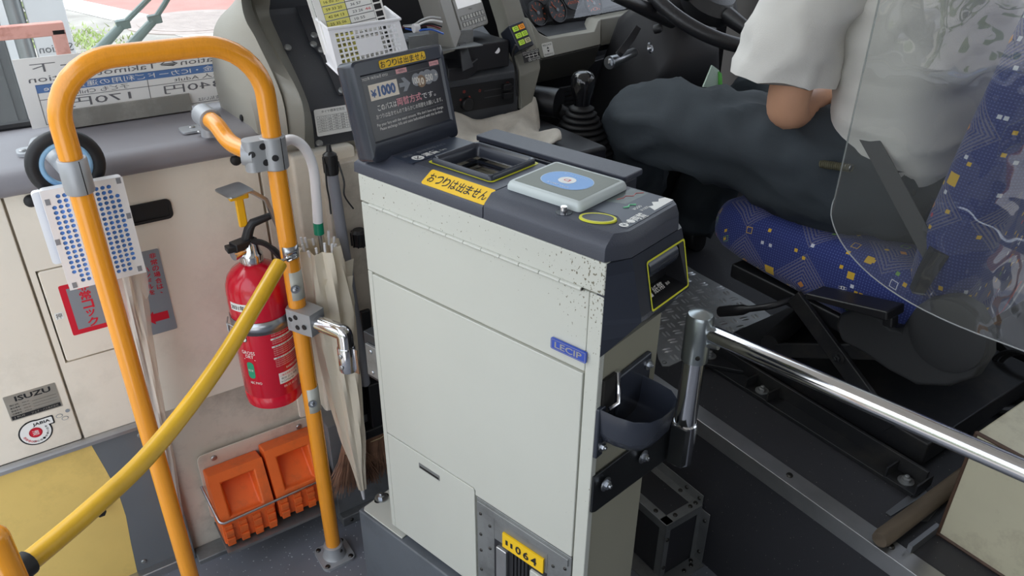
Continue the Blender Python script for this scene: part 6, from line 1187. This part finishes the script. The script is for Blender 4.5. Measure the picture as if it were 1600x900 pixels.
bolts([(S0((1.338, 0.723, 0.537)), (-1, 0, 0))], KM, seat, 0.009)
MB().tube([S0((1.35, 0.90, 0.47)), S0((1.60, 0.96, 0.47))], 0.022, 12).build('air_bellows', RUBBER, seat)
sb = MB(); sbp = [(1.4000, 0.8175, 0.9941), (1.3800, 0.7548, 0.9511), (1.3700, 0.6773, 0.8816), (1.3600, 0.5992, 0.8122)]; rows = []
for p in sbp: rows.append([S0(tuple(V(p) + V((0, -0.020, 0.004)))), S0(tuple(V(p) + V((0, 0.024, -0.004))))])
sb.grid(rows); o = sb.build('seat_belt', mat('grey_webbing', '#4c4c4e', .8, bump=.3, bs=600), seat, flat=True); o.modifiers.new('solid', 'SOLIDIFY').thickness = 0.002
# ---------- driver ----------
SHIRT = mat('pale_shirt_cotton', '#dedbd5', 0.85, var=0.03, vs=9, bump=0.25, bs=500); TROU = mat('charcoal_trousers', '#363d43', 0.85, var=0.08, vs=12, bump=0.3, bs=700); SKIN = mat('skin', '#d9a585', 0.5, var=0.05, vs=14, bump=0.08, bs=300); HAIR = mat('black_hair', '#191615', .6, bump=.5, bs=120); BELT = mat('black_leather', '#151516', .4)
PX = V((1.58, 0.82, 0.77)); pe = empty('person', 'seated driver in a pale short sleeved shirt and charcoal trousers', 'person', PX)
def P0(p): return tuple(V(p) - PX)
def skin(name, vs, es, m, sub=2, root=0):
    me = bpy.data.meshes.new(name); me.from_pydata([P0(v[0]) for v in vs], es, []); me.materials.append(m); o = bpy.data.objects.new(name, me); COL.objects.link(o); o.parent = pe
    k = o.modifiers.new('skin', 'SKIN'); k.use_smooth_shade = True
    for i, v in enumerate(vs): r = v[1]; me.skin_vertices[0].data[i].radius = r if isinstance(r, tuple) else (r, r); me.skin_vertices[0].data[i].use_root = (i == root)
    s_ = o.modifiers.new('sub', 'SUBSURF'); s_.levels = sub; s_.render_levels = sub; return o
vs, es = [], []
def av(p, r, link=None):
    vs.append((p, r)); i = len(vs) - 1
    if link is not None: es.append((link, i))
    return i
root = av((1.58, .82, .88), .11); b1 = av((1.58, .83, 1.02), .11, root); b2 = av((1.58, .845, 1.20), .12, b1); b3 = av((1.58, .86, 1.34), .09, b2); nk = av((1.58, .868, 1.415), .052, b3); nk2 = av((1.58, .880, 1.475), .050, nk)
h1 = av((1.58, .892, 1.53), .062, nk2); h2 = av((1.58, .897, 1.60), .078, h1); h3 = av((1.58, .892, 1.66), .060, h2)
def arm(sx, wrist, fwd, curl):
    sh = av((1.58 + sx * .16, .885, 1.34), .055, b3); ma = av((1.58 + sx * .215, .965, 1.18), .050, sh)
    if sx < 0: el = av((1.340, .968, .990), .046, ma)
    else: el = av((1.82, .98, 1.0), .043, ma)
    e = V(vs[el][0]); w_ = V(wrist); fm = av(tuple(e.lerp(w_, .35)), .041, el); wr = av(tuple(w_), .026, fm)
    f = V(fwd).normalized(); up = V((0, 0, 1)); sd = f.cross(up).normalized()
    pm = av(tuple(w_ + f * .05), (.034, .016), wr)
    for k, (o_, l) in enumerate(((-.030, .062), (-.010, .072), (.010, .067), (.029, .052))):
        k0 = av(tuple(w_ + f * .085 + sd * o_), .0100, pm); k1 = av(tuple(w_ + f * (.085 + l * .5) + sd * o_ * 1.05 - up * curl * .3), .0088, k0); av(tuple(w_ + f * (.085 + l * .75) + sd * o_ - up * curl), .0078, k1)
    t1 = av(tuple(w_ + f * .03 - sd * .035 * -sx), .0105, wr); t2 = av(tuple(w_ + f * .060 + sd * .052 * sx - up * .008), .0098, t1); av(tuple(w_ + f * .085 + sd * .050 * sx - up * .018), .0088, t2)
arm(-1, (1.535, 1.000, 1.012), (1, .30, 0), .03); arm(1, (1.66, 1.07, 1.015), (-.6, .9, -.05), .03)
skin('body', vs, es, SKIN, 2)
def ruffle(o, amp, sc, off=0.0, ridges=0.0):
    me = o.data; nn = [v.normal.copy() for v in me.vertices]
    for v, n_ in zip(me.vertices, nn):
        q = V((v.co.x * sc[0] + off, v.co.y * sc[1], v.co.z * sc[2])); d = NZ.noise(q) * amp + NZ.noise(q * 2.3) * amp * .5
        if ridges: d += (1 - abs(NZ.noise(q * 1.6 + V((5, 3, 1))))) ** 4 * ridges
        v.co += n_ * d
    me.update(); return o
def torso(rows, n=56, ex=0.8):
    rings = []
    for cx_, cy, z, rx, ry in rows:
        r_ = []
        for k in range(n):
            a = 2 * PI * k / n; c, s_ = math.cos(a), math.sin(a); r_.append(P0((cx_ + rx * math.copysign(abs(c) ** ex, c), cy + ry * math.copysign(abs(s_) ** ex, s_), z)))
        rings.append(r_)
    return rings
def interp(rows, n):
    out = []
    for i in range(len(rows) - 1):
        for k in range(n):
            t = k / n; t2 = t * t * (3 - 2 * t) * .5 + t * .5; out.append(tuple(a + (c - a) * t2 for a, c in zip(rows[i], rows[i + 1])))
    return out + [rows[-1]]
rows = interp([(1.58, .815, .885, .168, .118), (1.58, .818, .93, .186, .135), (1.58, .825, .99, .180, .136), (1.58, .835, 1.08, .176, .128), (1.58, .845, 1.20, .192, .130), (1.58, .855, 1.29, .196, .122), (1.58, .865, 1.355, .165, .095), (1.58, .868, 1.395, .095, .070), (1.58, .870, 1.415, .062, .058)], 7)
b = MB(); b.loft(torso(rows), 0, True, False); sh_ = b.build('shirt', SHIRT, pe, angle=180); ruffle(sh_, 0.010, (5, 5, 11), 0.3, 0.010)
MB().tube([P0((1.58 + .058 * math.cos(a), .875 + .054 * math.sin(a), 1.418 + .012 * math.sin(a))) for a in [2 * PI * k / 24 for k in range(24)]], 0.016, 10, closed=True).build('collar', SHIRT, pe)
def sleeve(pts, rs):
    path = bez(pts, 7); n = 44; b = MB(); rr_l = []
    for i in range(len(path)):
        t = i / 7; k = min(int(t), len(rs) - 2); rr_l.append(rs[k] + (rs[k + 1] - rs[k]) * (t - k))
    d1 = (path[-1] - path[-2]).normalized(); path2 = path + [path[-1] + d1 * .0005, path[-1] - d1 * 0.028]; rr2_ = rr_l + [rr_l[-1] - .004, rr_l[-1] - .006]
    b.tube([P0(p) for p in path2], rr2_, n, cap=False, flat=1.0); o = b.build('sleeve', SHIRT, pe, angle=70)
    return ruffle(o, 0.010, (7, 7, 7), 2.2, 0.012)
sleeve([(1.500, .872, 1.325), (1.455, .885, 1.335), (1.400, .930, 1.295), (1.362, .978, 1.19), (1.350, .990, 1.078)], [.040, .070, .084, .088, .095]); sleeve([(1.655, .868, 1.325), (1.705, .872, 1.328), (1.755, .905, 1.285), (1.785, .955, 1.19), (1.815, .995, 1.085)], [.040, .068, .082, .084, .086])
pts = [V((1.350, 1.003, 1.070)) + (V((1.378, .955, 1.19)) - V((1.350, 1.003, 1.070))) * .18]
# trousers: pelvis and two legs
rows = interp([(1.58, .81, .775, .13, .12), (1.58, .82, .80, .175, .15), (1.58, .82, .87, .178, .148), (1.58, .815, .94, .166, .125)], 5)
b = MB(); b.loft(torso(rows)); 
def leg(b, pts, rs):
    path = bez(pts, 10); rr_l = []
    for i in range(len(path)):
        t = i / 10; k = min(int(t), len(rs) - 2); u = t - k; u = u * u * (3 - 2 * u); rr_l.append(rs[k] + (rs[k + 1] - rs[k]) * u)
    b.tube([P0(p) for p in path], rr_l, 44)
leg(b, [(1.53, .79, .868), (1.478, .855, .870), (1.40, 1.07, .895), (1.318, 1.285, .905), (1.312, 1.37, .845), (1.365, 1.42, .69), (1.40, 1.48, .475)], [.118, .114, .104, .088, .084, .078, .070]); leg(b, [(1.63, .79, .868), (1.682, .855, .870), (1.715, 1.07, .890), (1.74, 1.285, .898), (1.745, 1.375, .835), (1.735, 1.44, .69), (1.72, 1.50, .475)], [.116, .112, .100, .086, .082, .076, .070])
tr = b.build('trousers', TROU, pe, angle=180); ruffle(tr, 0.013, (9, 5, 9), 7.1, 0.022)
for x, y in ((1.402, 1.52), (1.72, 1.53)):
    b = MB(); b.loft([[P0((x + q, y + dy + w_ * 0, z)) for q, z in rpoly(ww_, hh_, min(ww_, hh_) * .45, 4, 0, 0.381 + hh_ / 2)] for dy, ww_, hh_ in ((-.07, .05, .06), (-.06, .075, .095), (0, .085, .10), (.08, .09, .075), (.15, .085, .06), (.18, .05, .04))]); b.build('shoe', BELT, pe, angle=60)
MB().tube([P0((1.58 + .178 * math.cos(a), .817 + .135 * math.sin(a), .935)) for a in [2 * PI * k / 40 for k in range(40)]], .010, 6, closed=True, flat=1.8).build('belt', BELT, pe)
# head: hair, ears, eyes, nose, mouth
HC = V((1.58, .905, 1.60)); b = MB(); b.ball(P0(tuple(HC)), .098, 0, 28, (.80, .98, 1.18)); hd_o = b.build('head', SKIN, pe)
b = MB(); b.ball(P0(tuple(HC + V((0, -.012, .018)))), .103, 0, 28, (.82, .96, 1.14)); ho_ = b.build('hair', HAIR, pe)
for v in ho_.data.vertices:
    q = v.co + PX - HC
    if q.y > .045 and q.z < .065: v.co.y -= (q.y - .04) * 1.0
    if q.z < -.06: v.co.z += (-.06 - q.z) * .8
b = MB(); b.tube([P0(tuple(HC + V((0, .088, .012)))), P0(tuple(HC + V((0, .104, -.018)))), P0(tuple(HC + V((0, .112, -.030)))), P0(tuple(HC + V((0, .094, -.038))))], [.007, .010, .013, .008], 10); b.build('nose', SKIN, pe)
for sx in (-1, 1):
    MB().ball(P0(tuple(HC + V((sx * .079, -.005, -.010)))), .03, 0, 14, (.35, .7, 1.1)).build('ear', SKIN, pe); b = MB(); b.ball(P0(tuple(HC + V((sx * .031, .083, .006)))), .012, 0, 14, (1.2, .6, .7)); b.ball(P0(tuple(HC + V((sx * .031, .0905, .006)))), .005, 1, 10, (1, .4, 1)); b.build('eye', [WHITE, INK], pe); MB().tube([P0(tuple(HC + V((sx * .016, .093, .027)))), P0(tuple(HC + V((sx * .032, .090, .032)))), P0(tuple(HC + V((sx * .048, .080, .027))))], [.0025, .0035, .002], 6).build('eyebrow', HAIR, pe)
MB().tube([P0(tuple(HC + V((-.024, .083, -.062)))), P0(tuple(HC + V((0, .092, -.062)))), P0(tuple(HC + V((.024, .083, -.062))))], [.003, .0055, .003], 8).build('mouth', mat('lips', '#b5736a', .5), pe)
c0, c1 = V((1.3450, 0.8621, 0.9244)), V((1.3450, 0.7962, 0.9351)); hx = []
ax_ = (c1 - c0); un = ax_.normalized().cross(V((1, 0, 0))).normalized(); vn = ax_.normalized().cross(un)
for k in range(150):
    a = k * 2 * PI / 10; hx.append(P0(tuple(c0 + ax_ * (k / 149) + (un * math.cos(a) + vn * math.sin(a)) * .0065)))
MB().tube(hx, .0020, 5).build('key_coil', mat('olive_coil', '#57543f', .5), pe, label='olive coiled key cord'); MB().lathe([(.006, 0), (.006, .012), (.003, .018)], 10, 0, fr(P0(tuple(c1)), (0, 0, 1), (1, 0, 0))).build('cord_clip', ZINC, pe)
# ---------- clear partition sheet ----------
def sheet_mat():
    m = glass_mat('clear_vinyl_sheet', '#eef0ee', 0.02, 1.75, 0.04); nt = m.node_tree; N, L = nt.nodes, nt.links
    tc = N.new('ShaderNodeTexCoord'); n = N.new('ShaderNodeTexNoise'); n.inputs['Scale'].default_value = 4.0; n.inputs['Detail'].default_value = 3; L.new(tc.outputs['Object'], n.inputs[0]); bu = N.new('ShaderNodeBump'); bu.inputs['Strength'].default_value = 0.5; bu.inputs['Distance'].default_value = 0.02; L.new(n.outputs[0], bu.inputs['Height'])
    for nd in N:
        if nd.type in ('BSDF_GLOSSY', 'LAYER_WEIGHT'): L.new(bu.outputs[0], nd.inputs['Normal'])
    return m
YE = (1.2000, 0.7283, 1.0120)[1]; zb0 = (1.2000, 0.5386, 0.7954)[2]
ps = empty('partition_sheet', 'clear vinyl partition sheet with a rounded lower corner hanging beside the driver', 'partition', (1.2, 0.2, zb0))
b = MB(); nY, nZ = 40, 20; rows = []
def edge_bottom(y):
    q = (YE - y) / 0.26
    return zb0 + (0.0 if q > 1 else 0.135 * (1 - math.sqrt(max(0.0, 1 - (1 - q) ** 2.2)))) - 0.0 + max(0, (0.45 - y)) * .06
for i in range(nY + 1):
    y = YE - 1.15 * (i / nY) ** 2.3; zb = edge_bottom(y); rows.append([(0.012 * math.sin(3.1 * y + 2 * (zb + (2.1 - zb) * j / nZ)) * min(1, i / 4), y - 0.2, zb + (2.1 - zb) * j / nZ - zb0) for j in range(nZ + 1)])
b.grid(rows); b.build('film', sheet_mat(), ps, angle=180)
b = MB(); b.tube([r_[0] for r_ in rows], .0012, 5); b.tube(rows[0], .0012, 5); b.build('edge', glass_mat('film_edge', '#dfe6e6', .1, 1.6, .35), ps)
MB().cyl((0, YE - .2 + .02, 2.1 - zb0), (0, -1.15, 2.1 - zb0), .012, 12).build('hanging_rod', ZINC, ps)
# ---------- floor fittings on the platform ----------
TP = mat('checker_aluminium', '#b4b6b7', 0.42, 0.55, var=0.12, vs=25)
tp = empty('tread_plate', 'aluminium checker plate with raised bars on the driver platform', 'tread plate', (1.4, 1.2, 0.38))
poly = [(p[0] - 1.4, p[1] - 1.2) for p in ((1.1747, 1.0614, 0.3840), (1.1890, 1.0519, 0.3840), (1.4201, 1.0569, 0.3840), (1.5866, 1.0570, 0.3840), (1.6029, 1.1540, 0.3840), (1.6066, 1.3587, 0.3840), (1.6191, 1.4785, 0.3840), (1.3355, 1.2900, 0.3840), (1.1882, 1.0888, 0.3840))]
MB().prism(poly, 0.0, 0.003).build('plate', TP, tp, bevel=0.0006)
def inside(x, y):
    c = False; n = len(poly)
    for i in range(n):
        (x1, y1), (x2, y2) = poly[i], poly[(i + 1) % n]
        if (y1 > y) != (y2 > y) and x < (x2 - x1) * (y - y1) / (y2 - y1) + x1: c = not c
    return c
b = MB(); s_ = 0.034; ca, sa = math.cos(math.radians(-15)), math.sin(math.radians(-15))
for i in range(-14, 15):
    for j in range(-14, 15):
        cx_, cy = (i * ca - j * sa) * s_, (i * sa + j * ca) * s_
        if not all(inside(cx_ + u, cy + v) for u in (-.012, .012) for v in (-.012, .012)): continue
        for k in (-1, 1):
            M_ = Matrix.Translation((cx_, cy, 0.003)) @ Matrix.Rotation(math.radians(-15) + (PI / 2 if (i + j) % 2 else 0), 4, 'Z') @ Matrix.Translation((0, k * .0055, 0))
            b.add([(-.013, 0, 0), (-.006, -.0032, 0), (.006, -.0032, 0), (.013, 0, 0), (.006, .0032, 0), (-.006, .0032, 0), (-.006, 0, .003), (.006, 0, .003)], [(0, 1, 6), (1, 2, 7, 6), (2, 3, 7), (3, 4, 7), (4, 5, 6, 7), (5, 0, 6)], 0, M_)
o = b.build('tread_bars', mat('brightened_bars', '#dcdedf', 0.3, 0.5), tp); o['kind'] = 'stuff'  # bars coloured lighter than the plate, painting highlights missing in the flat shade
p = V((1.1883, 1.0688, 0.3840)); screws([((p.x - 1.4, p.y - 1.2, .003), (0, 0, 1))], ALU_DULL, tp, .006); p = V((1.5863, 1.0653, 0.3840)); screws([((p.x - 1.4, p.y - 1.2, .003), (0, 0, 1))], ALU_DULL, tp, .006)
# aluminium edged duct box on the lower floor
DZ = 0.168; db = empty('duct_box', 'black box with riveted aluminium edges at the foot of the platform', 'box', (1.099, 0.82, 0))
MB().box(-0.112, -0.002, 0.002, 0.40, 0, DZ - .002).build('body', VINYL_DARK, db)
b = MB(); w_ = 0.022
b.box(-0.116, -0.003, -0.001, w_, DZ - .002, DZ); b.box(-0.116, -0.116 + w_, -.001, 0.40, DZ - .002, DZ); b.box(-w_, -0.002, w_, 0.40, DZ - .002, DZ)
b.box(-0.117, -0.003, -0.002, 0.0, DZ - .022, DZ); b.box(-0.117, -0.115, -.002, 0.40, DZ - .022, DZ); b.build('top_edging', ALU_DULL, db, bevel=.0008)
b = MB(); b.box(-0.117, -0.117 + .016, -.002, 0.0, 0, DZ - .022); b.box(-0.117, -0.115, -.002, 0.018, 0, DZ - .022); b.box(-0.016, -0.003, -0.002, 0.0, 0, DZ - .02); b.box(-0.0035, -0.001, -0.026, 0.0, 0, DZ - .012); b.box(-0.0035, -0.001, 0.0, 0.40, DZ - .002, DZ + .026); b.build('corner_angle', ALU_DULL, db, bevel=.0008)
b = MB(); b.box(-0.13, -0.003, -0.036, 0.0, 0, 0.003); b.box(-0.15, -0.115, -.036, 0.40, 0, .003); b.build('floor_edging', ALU_DULL, db, bevel=.0008)
screws([((-0.030, .011, DZ), (0, 0, 1)), ((-0.078, .011, DZ), (0, 0, 1)), ((-0.105, .045, DZ), (0, 0, 1)), ((-0.012, .06, DZ), (0, 0, 1)), ((-0.012, .012, DZ), (0, 0, 1)), ((-0.03, -.018, .003), (0, 0, 1)), ((-0.055, -.02, .003), (0, 0, 1)), ((-0.02, -.008, .003), (0, 0, 1))], DARKSCREW, db, .0055)
screws([((-0.0036, .05, DZ + .014), (-1, 0, 0)), ((-0.0036, .010, DZ + .012), (-1, 0, 0)), ((-0.0036, -.015, .13), (-1, 0, 0)), ((-0.0036, -.014, .03), (-1, 0, 0)), ((-0.108, -.002, .12), (0, -1, 0)), ((-0.108, -.002, .03), (0, -1, 0))], DARKSCREW, db, .005)
# cream cabinet, wooden stick, small plates, cables
CB = mat('worn_cream_metal', '#c6c0a6', 0.45, var=0.06, vs=6, dirt=('#5c4230', 0.5, 9.0)); CBE = mat('rusty_edge', '#4a3527', 0.6, var=.25, vs=40)
cb2 = empty('cream_cabinet', 'worn cream metal cabinet with rusty edges at the lower right corner', 'cabinet', (1.216, 0.391, 0.38)); ZC = 0.619 - .38
MB().box(0.0, 0.45, -0.60, 0.0, 0, ZC).build('body', CB, cb2, bevel=.004); b = MB(); b.tube([(0.001, 0, ZC - .001), (0.001, -.6, ZC - .001)], .0035, 6); b.tube([(0.001, -.001, 0.0), (0.001, -.001, ZC)], .0035, 6); b.tube([(0.001, -.001, 0.004), (0.001, -.6, .004)], .004, 6); b.build('edge_wear', CBE, cb2)
ws = empty('wooden_stick', 'rough grey brown wooden stick lying across the platform edge', 'stick', (1.09, 0.432, 0.405)); b = MB(); b.tube([(0, 0, 0), (0.01, 0, 0), (0.15, 0.002, -.002), (0.30, .005, -.004)], [.014, .0165, .016, .016], 12); o = b.build('shaft', mat('weathered_wood', '#5c5042', .85, var=.3, vs=30, bump=.6, bs=60, stretch=(.2, 1, 1)), ws, angle=50)
SP = mat('small_plate_metal', '#85878a', .4, .8)
for pp, lb in ((((1.1859, 0.4749, 0.3830), (1.1850, 0.4638, 0.3830), (1.3007, 0.4584, 0.3830), (1.3104, 0.4773, 0.3830)), 'small grey metal plate under the wooden stick'), (((1.2119, 0.4341, 0.3830), (1.2307, 0.4175, 0.3830), (1.3255, 0.4313, 0.3830), (1.3352, 0.4457, 0.3830)), 'small grey metal plate between stick and cream cabinet')):
    c = V(pp[0]); o = MB().prism([(p[0] - c.x, p[1] - c.y) for p in pp][::-1], -0.0025, 0.0).build('floor_plate', SP, bevel=.0005); o.location = c; tag(o, lb, 'plate', 'small plates on the platform floor')
MB().box(1.13 - 1.4, 1.22 - 1.4, 0.392 - 1.2, 0.40 - 1.2, 0, .02).build('kick_angle', SP, tp)
cc = V((1.7500, 0.5263, 0.4460)); cw_ = empty('cable_loops', 'black cable loops hanging behind the driver seat', 'cable', cc)
for k in range(2): MB().tube([(0.0 + .006 * k, .055 * math.cos(a) - .012 * k, .055 * math.sin(a)) for a in [2 * PI * q / 28 for q in range(28)]], .0055, 8, closed=True).build('loop', RUBBER, cw_)
MB().tube(bez([tuple(V(p) - cc) for p in ((1.6347, 0.5590, 0.4200), (1.6552, 0.5071, 0.4000), (1.7204, 0.4771, 0.4000))], 6), .009, 8).build('conduit', RUBBER, cw_)
struct(MB().box(1.78, 2.30, -1.2, 0.42, 0.38, 0.50).build('wall_ledge', CREAM_DIRTY, bevel=.004))
